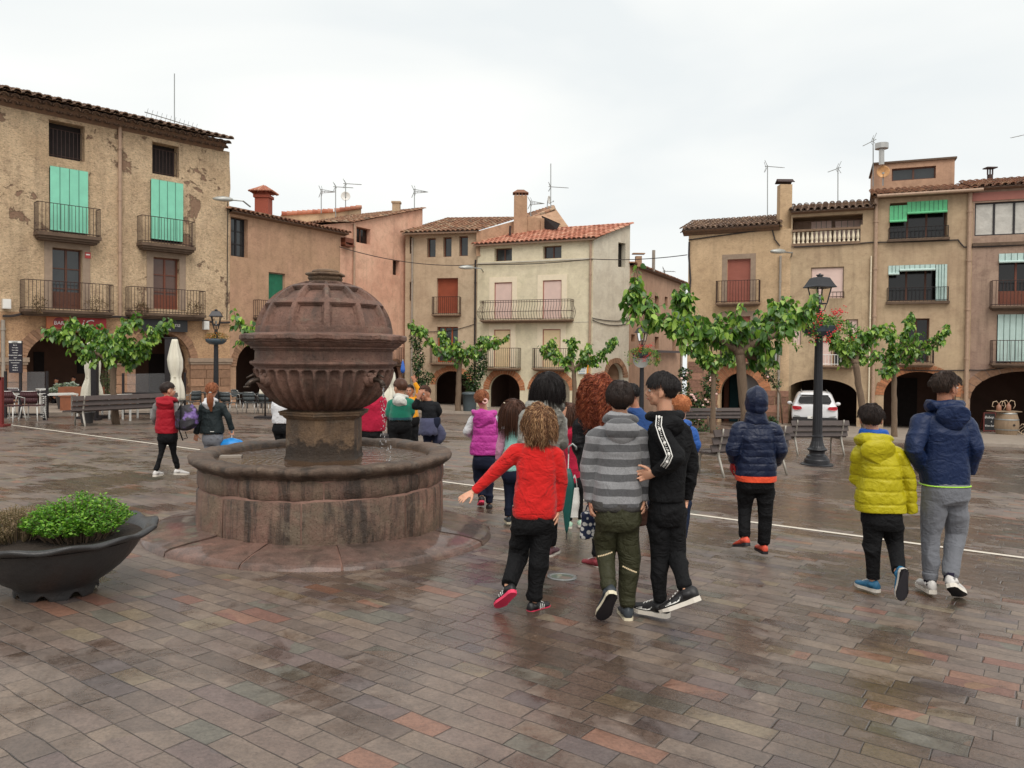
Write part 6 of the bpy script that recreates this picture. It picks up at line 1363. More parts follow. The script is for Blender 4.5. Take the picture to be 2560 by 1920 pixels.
# ---- curly red hair
C_jb = cloth('black jacket', lin(20, 19, 22), .5, sheen=0, fold=.02, coat=.1)
r, J, H, g = person('adult person with a mass of curly red hair in a black jacket', 6.45,
  dict(hd=(1492, 982), nk=(1490, 1030), sl=(1456, 1052), sr=(1526, 1052), el=(1446, 1112, .0), wl=(1462, 1150, .20), er=(1532, 1120, .1), wr=(1525, 1160, .2), hl=(1485, 1200), hr=(1516, 1200), kl=(1490, 1300, .02), al=(1494, 1392, -.04), kr=(1518, 1300), ar=(1520, 1396), tl=(-.5, .8, -.05), tr=(0, 1, -.02)),
  dict(top=C_jb, legs=C_blk), hem=(1492, 1180, 48), S_=1.08, hk=1.05, hd=.12, arm_r=(.066, .058, .045), leg_r=(.070, .050, .040), detail=0, shoem=(sm('red plaid shoe', lin(140, 52, 60), .6), So_wh), shoeL=.24)
H.hair(r, H_red, n=4600, ln=.26, thick=.028, seed=13, low=-.9, side=-.8, w_=.0022, steps=20, curl=.017, lift=.55, bang=.3, frontln=.22, lock=.9)
# ---- blue sweater, dark head
r, J, H, g = person('person in a plain blue sweatshirt with cropped black hair, behind the striped jacket', 8.3,
  dict(hd=(1578, 984), nk=(1588, 1022), sl=(1572, 1044), sr=(1636, 1046), el=(1562, 1090, .1), wl=(1575, 1120, .2), er=(1645, 1095, .02), wr=(1640, 1140, .1), hl=(1598, 1158), hr=(1634, 1158), kl=(1630, 1240), al=(1632, 1310), kr=(1650, 1240), ar=(1656, 1310), tl=(0, 1, -.02), tr=(0, 1, -.02)),
  dict(top=cloth('royal blue sweatshirt', lin(42, 72, 124)), legs=C_navyp), hem=(1612, 1150, 34), S_=1.05, hk=.98, hyaw=rad(-30), hd=.115, leg_r=(.07, .05, .04), detail=0, skin=M_skin2, shoem=(S_blk, So_wh), jname='sweatshirt')
H.hair(r, H_black, n=900, ln=.02, thick=.010, seed=14, low=-.5, side=-.2, w_=.0035, steps=4, lift=.4, bang=.4)
# ---- ginger child
C_blu = cloth('blue quilted jacket', lin(52, 96, 170), .5, sheen=0, fold=.016)
r, J, H, g = person('small person with cropped ginger hair in a blue jacket, behind the black tracksuit', 7.2,
  dict(hd=(1703, 1018), nk=(1700, 1056), sl=(1674, 1074), sr=(1727, 1074), el=(1664, 1120, .02), wl=(1672, 1155, .1), er=(1740, 1116, .0), wr=(1732, 1142, .14), hl=(1684, 1205), hr=(1712, 1205), kl=(1684, 1265), al=(1680, 1335, .06), kr=(1712, 1270), ar=(1702, 1345), tl=(0, 1, -.02), tr=(.05, 1, -.02)),
  dict(top=C_blu, legs=cloth('dark jeans', lin(34, 44, 66)), hood=C_blu), hem=(1703, 1180, 33), S_=.97, hk=1.02, hd=.115, puff=(.09, .008, 0), leg_r=(.080, .062, .050), detail=0, shoem=(S_wh, (So_wh, So_dk)), shoeL=.215)
H.hair(r, H_ginger, n=1800, ln=.026, thick=.010, seed=15, low=-.6, side=-.2, w_=.0026, steps=4, lift=.25, bang=.45)
# ---- red vest with the backpack
C_rv = cloth('red padded vest', lin(160, 22, 38), .6, sheen=.1, fold=.012)
r, J, H, g = person('person in a red padded vest, black leggings and white trainers walking beside the fountain', 10.8,
  dict(hd=(420, 975), nk=(419, 996), sl=(396, 1008), sr=(438, 1010), el=(385, 1044, .02), wl=(390, 1060, .12), er=(447, 1042, .0), wr=(455, 1058, .08), hl=(408, 1090), hr=(430, 1090), kl=(404, 1130, -.03), al=(390, 1176, -.08), kr=(434, 1132, .06), ar=(445, 1172, .10), tl=(.1, 1, -.03), tr=(.7, .7, -.1)),
  dict(top=C_rv, legs=C_blk, hood=C_rv, hk=1.35, sleeve=cloth('grey sleeve', lin(122, 120, 118))), hem=(417, 1083, 27.5), S_=.93, hk=1.02, hyaw=rad(50), hd=.115, puff=(.115, .008, .0), vest=True, detail=0, leg_r=(.072, .046, .032), face=True, shoem=(S_wh, So_wh), shoeL=.23, jname='vest', pants_name='leggings', hands=[dict(s=1, curl=.9)])
H.hair(r, H_dark, n=1200, ln=.035, thick=.012, seed=16, low=-.6, side=-.25, w_=.0032, steps=5, bang=.4)
# ---- ponytail girl
C_dj = cloth('dark green softshell', lin(34, 42, 44), .6)
r, J, H, g = person('person with a long auburn ponytail in a dark softshell jacket and grey leggings', 10.9,
  dict(hd=(530, 976), nk=(528, 998), sl=(510, 1012), sr=(552, 1012), el=(497, 1048, .0), wl=(491, 1084, .03), er=(570, 1042, .0), wr=(580, 1074, .05), hl=(520, 1095), hr=(543, 1095), kl=(521, 1132), al=(521, 1178), kr=(545, 1132), ar=(547, 1176), tl=(0, 1, -.02), tr=(.1, 1, -.02)),
  dict(top=C_dj, legs=C_greyj, hood=C_wh, hk=.85), hem=(530, 1083, 29), S_=.96, hk=.98, hd=.115, arm_r=(.056, .048, .040), detail=0, leg_r=(.074, .052, .040), hands=[dict(s=1, to=(580, 1090, .05), curl=1.1), dict(s=-1, curl=.5)], shoem=(S_blk, So_wh), shoeL=.22)
H.hair(r, H_auburn, n=1100, ln=.10, thick=.010, seed=17, low=-.6, side=-.35, w_=.0034, steps=7, gather=(.015, -.10, -.03), bang=.35)
def pony(H, r, mat, x0, L_, n=220, wd=.028, sway=.03, seed=0):
    rng = random.Random(seed); mb = MB(); a = H.w(*x0)
    for i in range(n):
        an = rng.random()*6.28; q = rng.random()**.5; o = Vector((math.cos(an)*q*wd*1.3, math.sin(an)*q*wd, 0)); l_ = L_*rng.uniform(.75, 1.05); pts = []
        for k in range(7):
            t_ = k/6; s_ = math.sin(pi*min(1, t_*1.15))**.7 if t_ > 0 else .25; pts.append(a+Vector((sway*t_, -.035*math.sin(t_*2.2)-.01, -l_*t_))+o*(.35+s_))
        mb.tube(pts, [.0036*(1-.6*k/6) for k in range(7)], 3, False)
    build(mb, 'ponytail', mat, r, True)
pony(H, r, H_auburn, (.015, -.10, -.03), .25); mb = MB(); mb.ell(H.w(.015, -.105, -.028), (.024, .022, .018), None, 10, 8); build(mb, 'hair_tie', M_grey, r, True)
mb = MB(); c = P(530, 1079, 10.77); mb.box(c, .055, .004, .008); build(mb, 'hem_logo', M_white, r)
# ---- behind the fountain
r, J, H, g = person('person in a white sweatshirt mostly hidden behind the left of the fountain bowl', 12.2,
  dict(hd=(706, 968), nk=(706, 992), sl=(688, 1004), sr=(726, 1004), el=(685, 1030, .02), wl=(690, 1052, .1), er=(732, 1030, .02), wr=(730, 1052, .05), hl=(694, 1068), hr=(718, 1068), kl=(698, 1110), al=(702, 1155), kr=(716, 1110), ar=(722, 1150), tl=(0, 1, 0), tr=(0, 1, 0)),
  dict(top=C_wh, legs=C_blk), hem=(705, 1058, 25), S_=.96, hk=1, hd=.12, detail=0, leg_r=(.08, .055, .04), shoem=(S_blk, So_wh))
H.hair(r, H_brown, n=300, ln=.05, w_=.006, seed=18)
r, J, H, g = person('person in a loose crimson sweatshirt seen through the falling fountain water', 11.2,
  dict(hd=(925, 955), nk=(925, 982), sl=(897, 1000), sr=(954, 996), el=(888, 1035), wl=(896, 1062, .1), er=(962, 1032), wr=(955, 1058, .1), hl=(912, 1082), hr=(942, 1082), kl=(914, 1125), al=(914, 1175), kr=(942, 1125), ar=(944, 1172), tl=(0, 1, 0), tr=(0, 1, 0)),
  dict(top=C_crim, legs=C_blk), hem=(928, 1077, 37), S_=1.02, hk=1, hd=.13, detail=0, arm_r=(.066, .06, .045), leg_r=(.085, .06, .045), shoem=(S_blk, So_wh), jname='sweatshirt')
H.hair(r, H_dark, n=300, ln=.05, w_=.006, seed=19)
z0 = P(1002, 989, 10.5).z-Gd(1001, 10.5).z
Mg = stripes('green white tracktop', 0, 0, 1, ramp=[(0, lin(14, 70, 78)), (z0-.155, lin(0, 112, 88)), (z0-.088, lin(206, 208, 200)), (z0+.03, lin(0, 112, 88))])
r, J, H, g = person('person in a green, teal and white tracksuit top behind the fountain', 10.5,
  dict(hd=(1000, 968), nk=(1002, 989), sl=(979, 1003), sr=(1026, 1003), el=(972, 1036), wl=(982, 1052, .12), er=(1030, 1030), wr=(1022, 1050, .14), hl=(988, 1062), hr=(1014, 1062), kl=(988, 1110), al=(988, 1155), kr=(1014, 1110), ar=(1014, 1155), tl=(0, 1, 0), tr=(0, 1, 0)),
  dict(top=Mg, legs=C_blk, hood=cloth('off white hood', lin(206, 206, 198)), hk=1.0), hem=(1001, 1050, 29), S_=1.0, hk=1.08, hyaw=rad(-48), hd=.12, detail=0, face=True, leg_r=(.095, .066, .05), shoem=(S_blk, So_wh), jname='track_top')
H.hair(r, H_brown, n=1300, ln=.05, thick=.014, seed=20, low=-.6, side=-.35, w_=.0034, steps=5, bang=.4)
r, J, H, g = person('person in a mustard sweatshirt waving one raised hand, facing the camera', 13.0,
  dict(hd=(1024, 977), nk=(1027, 994), sl=(1015, 1003), sr=(1042, 1001), el=(1014, 1025), wl=(1018, 1045), er=(1046, 975, -.03), wr=(1037, 957, -.03), hl=(1025, 1050), hr=(1039, 1050), kl=(1026, 1088), al=(1026, 1125), kr=(1040, 1088), ar=(1040, 1125), tl=(0, -1, 0), tr=(0, -1, 0)),
  dict(top=cloth('mustard sweatshirt', lin(226, 152, 30)), legs=C_blk, brow=H_dark), hem=(1031, 1044, 15), S_=.93, hk=.95, hyaw=rad(185), hd=.11, detail=0, face=True, skin=M_skin2, leg_r=(.07, .05, .045), hands=[dict(s=1, to=(1032, 940, -.03), palm=(0, -1, 0), curl=.1, spread=.5, side=-1, k=1.05)], shoem=(S_blk, So_wh), jname='sweatshirt')
H.hair(r, H_dark, n=500, ln=.02, thick=.010, seed=21, low=-.5, side=-.2, w_=.004, steps=4, bang=.5)
r, J, H, g = person('person in a black jumper, slate jacket tied round the waist, hand at the forehead', 10.1,
  dict(hd=(1061, 984), nk=(1071, 1004), sl=(1056, 1012), sr=(1088, 1012), el=(1037, 1017, -.10), wl=(1045, 997, -.12), er=(1098, 1028, .02), wr=(1090, 1044, .08), hl=(1064, 1056), hr=(1086, 1056), kl=(1068, 1104), al=(1072, 1152), kr=(1092, 1104), ar=(1096, 1150), tl=(0, 1, 0), tr=(.3, 1, 0)),
  dict(top=cloth('black jumper', lin(26, 27, 30)), legs=C_navyp, brow=H_dark), hem=(1073, 1046, 19.5), S_=.95, hk=.98, hyaw=rad(205), hd=.11, detail=0, face=True, skin=M_skin2, leg_r=(.08, .056, .045), hands=[dict(s=-1, to=(1053, 976, -.12), palm=(0, 1, 0), curl=.15, spread=.4, k=1.0)], shoem=(S_blk, So_wh), jname='jumper')
H.hair(r, H_brown, n=1000, ln=.08, thick=.011, seed=22, low=-.6, side=-.4, w_=.0034, steps=6, gather=(-.02, -.10, .0), bang=.5)
mb = MB(); q = lambda x, y, d: P(x, y, 10.1+d)
mb.rings([[q(1072+s_*w_*math.cos(2*pi*k/24)*1.0, y, 0)+Vector((0, math.sin(2*pi*k/24)*.125*(w_/20), .012*math.sin(k*2.6)*(y > 1060))) for k in range(24)] for y, w_, s_ in ((1044, 19, 1), (1056, 21, 1), (1075, 23, 1), (1086, 25, 1))], False)
mb.rings([[q(x, y, 0)+Vector((math.cos(2*pi*k/14)*w_/F*10.1, math.sin(2*pi*k/14)*.05, 0)) for k in range(14)] for x, y, w_ in ((1092, 1058, 6), (1097, 1070, 10), (1102, 1084, 12), (1101, 1096, 10), (1098, 1106, 5))])
o = build(mb, 'tied_jacket', cloth('slate jacket', lin(74, 76, 100)), r, True); o.modifiers.new('s', 'SOLIDIFY').thickness = .012
# two customers seated in the arcade shade
for x, y, D_, lb in ((141, 1000, 31.2, 'left of two dark figures seated at the cafe under the arch'), (184, 996, 31.8, 'right of two dark figures seated at the cafe under the arch')):
    r, J, H, g = person(lb, D_, dict(hd=(x, y-48), nk=(x-2, y-37), sl=(x-14, y-30), sr=(x+12, y-30), el=(x-17, y-13, -.05), wl=(x-8, y-7, -.25), er=(x+15, y-13, -.05), wr=(x+5, y-7, -.25), hl=(x-7, y+2), hr=(x+6, y+2), kl=(x-8, y+3, -.42), al=(x-8, y+33, -.40), kr=(x+8, y+3, -.42), ar=(x+8, y+33, -.40), tl=(0, -1, 0), tr=(0, -1, 0)),
      dict(top=C_jb, legs=C_blk), hem=(x, y+2, 12), S_=1.05, hk=1.08, hyaw=rad(200), hd=.12, detail=0, vox=.016, skin=M_skin2, hands=[dict(s=-1, curl=.5), dict(s=1, curl=.5)], shoem=(S_blk, So_dk), group='cafe guests in the arcade shade')
    H.hair(r, H_dark, n=300, ln=.05, w_=.006, seed=23)
    c = thing('chair', lb.replace('dark figures seated', 'dark chairs under the figures'), 'chair', Gd(x, D_), 'chairs of the seated guests'); z = (J['hl'].z-.09); mb = MB(); b = J['hl'].lerp(J['hr'], .5); mb.box((b.x, b.y-.02, z-.02), .46, .46, .04); build(mb, 'seat', M_dkiron, c); mb = MB(); mb.box((b.x, b.y+.22, z+.25), .44, .03, .3); build(mb, 'backrest', M_dkiron, c)
    for sx_ in (-1, 1):
        for sy_ in (-1, 1): mb = MB(); xx, yy = b.x+sx_*.2, b.y+sy_*.2; mb.tube([(xx, yy, gz(xx, yy)), (xx, yy, z+(.3 if sy_ > 0 else 0))], .014, 6); build(mb, 'leg', M_dkiron, c)
# ============================================================ trees and plants
def leafmat(name, a, b, c, rough=.35):
    t = NT(name); r = t.n('NewGeometry').outputs['Random Per Island']; col = t.ramp(r, [(0, a), (.55, b), (.9, c), (1, c)])
    m = t.out(col, rough, 0, None, Specular_IOR_Level=.5); bs = t.b
    tr = t.n('BsdfTranslucent'); t.set(tr, 'Color', t.mix(1.0, col, (1.6, 1.9, .7, 1), 'MULTIPLY')); mx_ = t.n('MixShader'); t.set(mx_, 0, .22)
    t.t.links.new(bs.outputs[0], mx_.inputs[1]); t.t.links.new(tr.outputs[0], mx_.inputs[2]); o = [n for n in t.t.nodes if n.type == 'OUTPUT_MATERIAL'][0]; t.t.links.new(mx_.outputs[0], o.inputs[0]); return m
M_leaf = leafmat('mulberry leaf', lin(48, 80, 32), lin(84, 124, 50), lin(154, 182, 84))
M_leaf2 = leafmat('dark creeper leaf', lin(28, 46, 28), lin(48, 72, 40), lin(86, 112, 62))
M_herb = leafmat('fresh herb leaf', lin(58, 100, 24), lin(88, 138, 36), lin(134, 176, 62), .5); M_thyme = leafmat('dry thyme', lin(84, 76, 52), lin(124, 108, 78), lin(160, 134, 112), .8); M_lav = leafmat('silver leaf', lin(108, 120, 112), lin(146, 156, 148), lin(186, 190, 186), .7)
M_bark = NT('bark'); _v = M_bark.obj((1, 1, .35)); _n = M_bark.noise(_v, 14, 8, .7, .5); M_bark = M_bark.out(M_bark.mix(_n, lin(84, 66, 52), lin(132, 112, 92)), .9, 0, M_bark.bump(_n, .03))
M_redfl = sm('red geranium', lin(206, 52, 50), .5, var=.2, scale=30, island=.25); M_pinkfl = sm('pink rose', lin(226, 186, 178), .6, island=.1)
LEAF_V = np.array([[0, 0, 0], [-.38, .10, .05], [0, .12, 0], [.38, .10, .05], [-.46, .42, .02], [0, .45, -.05], [.46, .42, .02], [-.26, .78, -.06], [0, .78, -.10], [.26, .78, -.06], [0, 1.12, -.24]])
LEAF_F = [[0, 2, 1, 1], [0, 3, 2, 2], [1, 2, 5, 4], [2, 3, 6, 5], [4, 5, 8, 7], [5, 6, 9, 8], [7, 8, 10, 10], [8, 9, 10, 10]]
LEAF_Q = [(0, 2, 1), (0, 3, 2), (1, 2, 5, 4), (2, 3, 6, 5), (4, 5, 8, 7), (5, 6, 9, 8), (7, 8, 10), (8, 9, 10)]
SL_V = np.array([[0, 0, 0], [-.22, .45, .05], [0, .5, -.03], [.22, .45, .05], [0, 1, -.12]]); SL_Q = [(0, 2, 1), (0, 3, 2), (1, 2, 4), (2, 3, 4)]
def leaves(mb, pts, dirs, sizes, nrm=None, V=LEAF_V, Q=LEAF_Q, seed=0, wid=1.0):
    """pts Nx3, dirs Nx3 (leaf axis), sizes N"""
    rng = np.random.default_rng(seed); pts = np.asarray(pts); d = np.asarray(dirs, float); d /= np.linalg.norm(d, axis=1)[:, None]+1e-9
    up = np.array([0, 0, 1.0])+rng.normal(size=d.shape)*.65 if nrm is None else nrm
    x = np.cross(d, up); x /= np.linalg.norm(x, axis=1)[:, None]+1e-9; z = np.cross(x, d); n = len(pts)
    s = np.asarray(sizes)[:, None, None]; W = V.copy(); W[:, 0] *= wid
    P3 = pts[:, None, :]+s*(W[None, :, 0:1]*x[:, None, :]+W[None, :, 1:2]*d[:, None, :]+W[None, :, 2:3]*z[:, None, :])
    m = len(V); base = mb.n; mb.v.append(P3.reshape(-1, 3)); mb.n += n*m
    for q in Q:
        idx = (np.array(q)[None, :]+(np.arange(n)*m)[:, None]+base).tolist(); mb.f.extend([tuple(a) for a in idx])
def blob_leaves(mb, c, rx, ry, rz, n, size, seed, V=SL_V, Q=SL_Q, shell=.55, wid=1.0, droop=-.3):
    rng = np.random.default_rng(seed); d = rng.normal(size=(n, 3)); d /= np.linalg.norm(d, axis=1)[:, None]; r = shell+(1-shell)*rng.random(n)**.5
    r *= 1+.22*vn(d*2.6+seed, seed); p = np.array(c)+d*r[:, None]*np.array([rx, ry, rz]); dd = d+rng.normal(size=(n, 3))*.6+np.array([0, 0, droop]); leaves(mb, p, dd, size*(.7+.6*rng.random(n)), None, V, Q, seed, wid)
def mulberry(label, D, trunk, branches, leafn=900, size=.16, seed=0, tr=.09, cl=.26, group='pollarded mulberry trees in the square', twig=True):
    """trunk: px points bottom to fork; branches: lists of (px,py,dy)"""
    rng = np.random.default_rng(seed); rnd = random.Random(seed); base = Gd(trunk[0][0], D); root = thing('mulberry_tree', label, 'tree', base, group)
    tp = [P(q[0], q[1], D+(q[2] if len(q) > 2 else 0)) for q in trunk]; tp[0] = Vector(base)-Vector((0, 0, .05)); n = len(tp)
    mb = MB(); rs = [tr*(1.25 if i == 0 else 1.0-.12*i/n) for i in range(n)]; pts = []; rr = []
    for i in range(n-1):
        for k in range(6): t_ = k/6; pts.append(tp[i].lerp(tp[i+1], t_)+Vector((rnd.uniform(-1, 1), rnd.uniform(-1, 1), 0))*tr*.12); rr.append((rs[i]+(rs[i+1]-rs[i])*t_)*rnd.uniform(.94, 1.07))
    pts.append(tp[-1]); rr.append(rs[-1]*1.15); mb.tube(pts, rr, 12)
    mb.ell(tp[-1], (tr*1.25, tr*1.2, tr*1.0), None, 12, 8); build(mb, 'trunk', M_bark, root, True)
    P_, Dn, Sz = [], [], []; tot = 0; paths = []
    for b in branches:
        q = [P(x[0], x[1], D+(x[2] if len(x) > 2 else 0)) for x in b]; q[0] = tp[-1]*1.0 if (q[0]-tp[-1]).length < .8 else q[0]; sub = []
        for i in range(len(q)-1):
            for k in range(5): sub.append(q[i].lerp(q[i+1], k/5)+Vector([rnd.uniform(-.02, .02) for _ in range(3)]))
        sub.append(q[-1]); paths.append(sub); tot += sum((sub[i+1]-sub[i]).length for i in range(len(sub)-1))
    for bi, sub in enumerate(paths):
        mb = MB(); m = len(sub); mb.tube(sub, [tr*.62*(1-.72*i/m)+.008 for i in range(m)], 8)
        lb = sum((sub[i+1]-sub[i]).length for i in range(m-1)); nl = int(.8*leafn*lb/tot)
        ns = max(4, int(nl/13))
        for s_ in range(ns):    # shoots with drooping leaves
            t_ = .16+.84*((s_+rnd.random())/ns); i = min(m-2, int(t_*(m-1))); a = sub[i].lerp(sub[i+1], rnd.random()); e = Vector((rnd.gauss(0, .6), rnd.gauss(0, .6), rnd.uniform(.2, 1.5) if rnd.random() < .8 else -.6))
            if i > m-4: e += (sub[-1]-sub[-3]).normalized()*.7
            e.normalize(); L_ = cl*rnd.uniform(.45, 1.6); tip = a+e*L_; 
            if twig: mb.tube([a, a+e*L_*.6, tip+Vector((0, 0, -.03))], [.008, .006, .004], 4)
            for k in range(11):
                u = .15+.95*rnd.random(); c = a.lerp(tip, u); side = Vector((rnd.gauss(0, 1), rnd.gauss(0, 1), rnd.gauss(-.35, .4))).normalized()
                P_.append(c+side*.04); Dn.append(side*.8+e*.2+Vector((0, 0, -.75))); Sz.append(size*rnd.uniform(.6, 1.45)*(1.25-.4*u))
        build(mb, 'branch', M_bark, root, True)
    mb = MB(); leaves(mb, np.array([tuple(p) for p in P_]), np.array([tuple(p) for p in Dn]), np.array(Sz)*.84, seed=seed, wid=.82); build(mb, 'crown', M_leaf, root, True)
    return root
mulberry('large mulberry tree with spread crown between the ginger head and the big lamp', 15.4, [(1872, 1150), (1862, 1030), (1850, 880)],
  [[(1850, 880), (1800, 852, -.2), (1740, 836, -.3), (1690, 822, -.2), (1640, 806, 0)], [(1850, 880), (1780, 830, .5), (1720, 796, .8), (1700, 765, 1.0), (1706, 745, 1.0)], [(1700, 822), (1640, 790, .2), (1592, 775, .3), (1576, 755, .3), (1592, 716, .3)],
   [(1850, 880), (1898, 855, -.2), (1950, 832, -.2), (1992, 800, -.2), (2022, 768, -.3)], [(1850, 880), (1850, 830, -.1), (1846, 802, -.1)], [(1850, 880), (1890, 838, .5), (1930, 790, .5), (1962, 775, .6)], [(1850, 880), (1820, 850, .6), (1790, 820, .6)], [(1850, 880), (1900, 900, .3), (1920, 890, .4)]], 4400, .155, 1, .105, .27)
mulberry('mulberry tree by the long bench at left before the bar', 21.5, [(290, 1060), (283, 980), (284, 905)],
  [[(284, 905), (250, 890), (205, 870, -.3), (165, 845, -.3), (130, 836, -.3)], [(284, 905), (330, 880), (372, 850, .2), (415, 815, .2)], [(284, 905), (262, 865, .3), (232, 835, .5), (180, 812, .5)], [(284, 905), (300, 860, -.3), (308, 828, -.3), (345, 808)], [(284, 905), (284, 880, -.5), (272, 850, -.6)], [(284, 905), (340, 900, .4), (360, 880, .5)]], 3600, .15, 2, .085, .25)
mulberry('mulberry tree with a straight trunk before the tan house arch', 37, [(1145, 1032), (1147, 960), (1148, 908)],
  [[(1148, 908), (1125, 892), (1100, 878, -.3), (1082, 858)], [(1148, 908), (1170, 890), (1200, 876), (1232, 860), (1262, 850)], [(1148, 908), (1140, 885, .4), (1112, 862, .5), (1104, 835, .5)], [(1148, 908), (1165, 880, .5), (1200, 860, .5), (1215, 845, .4)], [(1110, 880), (1060, 840, .2), (1030, 818, .2)], [(1148, 908), (1148, 880, -.5), (1142, 865, -.6)]], 2400, .2, 3, .13, .28)
mulberry('mulberry tree before the cream house with arms spread both ways', 37, [(1438, 1030), (1436, 970), (1434, 925)],
  [[(1434, 925), (1405, 905), (1378, 888), (1358, 875)], [(1434, 925), (1470, 905), (1500, 898), (1525, 868), (1532, 852)], [(1434, 925), (1425, 890, .3), (1430, 862, .3), (1428, 850, .3)], [(1434, 925), (1400, 895, .4), (1375, 870, .4), (1378, 860, .3)], [(1434, 925), (1465, 890, -.4), (1472, 872, -.4)]], 2300, .2, 4, .115, .27)
mulberry('small mulberry tree behind the large one, among the climbing roses', 27, [(1783, 1086), (1783, 1000), (1783, 930)],
  [[(1783, 930), (1762, 905), (1738, 885), (1718, 872)], [(1783, 930), (1800, 905), (1822, 890), (1835, 886)], [(1783, 930), (1770, 900, -.3), (1762, 882, -.3)]], 1300, .17, 5, .09, .26)
mulberry('mulberry tree with knobbly trunk right of the big lamp', 24, [(2172, 1110), (2150, 985), (2138, 905)],
  [[(2138, 905), (2112, 880), (2085, 855), (2068, 820)], [(2138, 905), (2150, 870), (2175, 840), (2205, 830)], [(2138, 905), (2140, 870, .4), (2145, 845, .4)], [(2138, 905), (2120, 890, .5), (2098, 872, .6)]], 2300, .16, 6, .10, .26)
mulberry('mulberry tree with slender spreading arms before the blind house', 27, [(2238, 1103), (2236, 1000), (2234, 912)],
  [[(2234, 912), (2262, 895), (2300, 880), (2340, 858), (2362, 825)], [(2234, 912), (2212, 898), (2180, 890), (2158, 893)], [(2234, 912), (2250, 870, .3), (2262, 835, .3), (2276, 795, .3)], [(2234, 912), (2225, 870), (2222, 830)], [(2234, 912), (2262, 880, -.4), (2290, 845, -.4)], [(2234, 912), (2222, 935, -.2), (2216, 940, -.2)]], 2300, .16, 7, .09, .26)
mulberry('mulberry branches showing left of the fountain cornice, trunk hidden behind the fountain', 19, [(770, 1085), (765, 980), (755, 905)],
  [[(755, 905), (700, 880), (660, 862), (620, 838), (590, 800)], [(755, 905), (740, 870, .4), (700, 845, .5)], [(755, 905), (800, 885, .3), (850, 880, .4)]], 1100, .15, 8, .09, .24)
def plant(name, label, cat, c, mb, mat, root=None, group=None):
    o = build(mb, name, mat, root, False, None if root else c); 
    return tag(o, label, cat, group) if not root else o
# climbing plants
def climber(label, blobs, D, seed, mat=M_leaf2, flowers=0, size=.12, cat='climbing plant', stem=None):
    c0 = P(blobs[0][0], blobs[0][1], D); root = thing('climbing_plant', label, cat, Gd(blobs[0][0], D)); mb = MB(); mf = MB(); rng = random.Random(seed)
    for i, (x, y, rx, ry, n) in enumerate(blobs):
        c = P(x, y, D+rng.uniform(-.15, .1)); blob_leaves(mb, c, rx/F*D, .25, ry/F*D, n, size, seed*20+i, SL_V, SL_Q, .3, 1.5)
        for k in range(int(flowers*n/200)): mf.ell(c+Vector((rng.uniform(-1, 1)*rx/F*D*.8, -.25, rng.uniform(-1, 1)*ry/F*D*.8)), (.06, .05, .05), None, 7, 5)
    build(mb, 'foliage', mat, root)
    if mf.n: build(mf, 'blossoms', M_pinkfl, root, True)
    mb = MB(); st = stem or [(blobs[0][0], 1040), (blobs[0][0], blobs[0][1])]; mb.tube([P(x, y, D+.05) for x, y in st], .035, 6); build(mb, 'stem', M_bark, root, True)
climber('climbing plant between the salmon and tan houses', [(1046, 900, 14, 40, 420), (1040, 850, 14, 24, 260), (1060, 945, 26, 16, 320), (1052, 965, 14, 14, 160)], 43.3, 1, flowers=.6, size=.16)
climber('creeper beside the bin on the corner of the tan and cream houses', [(1182, 950, 22, 40, 700), (1204, 910, 14, 30, 300), (1196, 885, 20, 16, 260), (1178, 985, 12, 14, 140)], 42.6, 2, size=.16, stem=[(1176, 1020), (1177, 985), (1185, 940)])
climber('rose bush with pale blossoms at the corner pier of the ochre house', [(1712, 935, 16, 14, 200), (1716, 985, 14, 28, 260), (1750, 1005, 26, 24, 420), (1775, 965, 20, 30, 380), (1745, 1050, 14, 16, 140), (1728, 1030, 14, 18, 160)], 33, 3, flowers=3, size=.13, stem=[(1748, 1066), (1752, 1000)])
climber('thin rose climbing over the brick arch of the ochre house', [(1908, 920, 12, 16, 110), (1926, 940, 16, 12, 120), (1942, 960, 14, 10, 90), (1915, 935, 10, 8, 60)], 34.6, 4, flowers=2, size=.11, stem=[(1956, 1060), (1950, 985), (1915, 925)])
climber('low green shrub at the foot of the ochre house', [(1928, 1052, 14, 12, 160), (1935, 1060, 10, 8, 80)], 32, 5, size=.12, cat='shrub'); climber('low shrub behind the far bench', [(1770, 1075, 24, 8, 160), (1740, 1080, 14, 6, 80)], 28, 6, size=.12, cat='shrub')
# ============================================================ foreground planter
pl_c = Vector((-3.04, 5.13, 0)); pl_c.z = gz(pl_c.x, pl_c.y); R_pl = .622
M_pot = NT('dark planter'); _v = M_pot.obj(); _n = M_pot.noise(_v, 7, 6, .7); M_pot = M_pot.out(M_pot.mix(_n, lin(40, 39, 40), lin(58, 57, 57)), .42, 0, M_pot.bump(M_pot.noise(_v, 20, 5), .006))
pt = thing('planter', 'large round dark grey bowl planter at the left edge', 'planter', pl_c)
zr = .425
mb = MB(); prof = [(.255, .0), (.265, .03), (.262, .06), (.285, .085), (.35, .125), (.415, .175), (.47, .23), (.515, .29), (.545, .34), (.56, .372), (.60, .382), (.645, .396), (.655, .41), (.65, .425), (.60, .422), (.565, .405), (.53, .34)]
ks, kz = R_pl/.655, zr/.425
def pf(r, z, a):
    q = max(0, min(1, (r/ks-.56)/.09)) if z/kz > .37 else 0
    s_ = math.sin(a*12); foot = max(0, 1-z/kz/.07)
    return r*(1+.018*s_*q)+(.0), z+.012*s_*q*kz+(foot*.045*max(0, math.sin(a*8))**1 if z/kz < .05 else 0)
mb.lathe([(r*ks, z*kz) for r, z in prof], 144, pl_c, pf); build(mb, 'bowl', M_pot, pt, True)
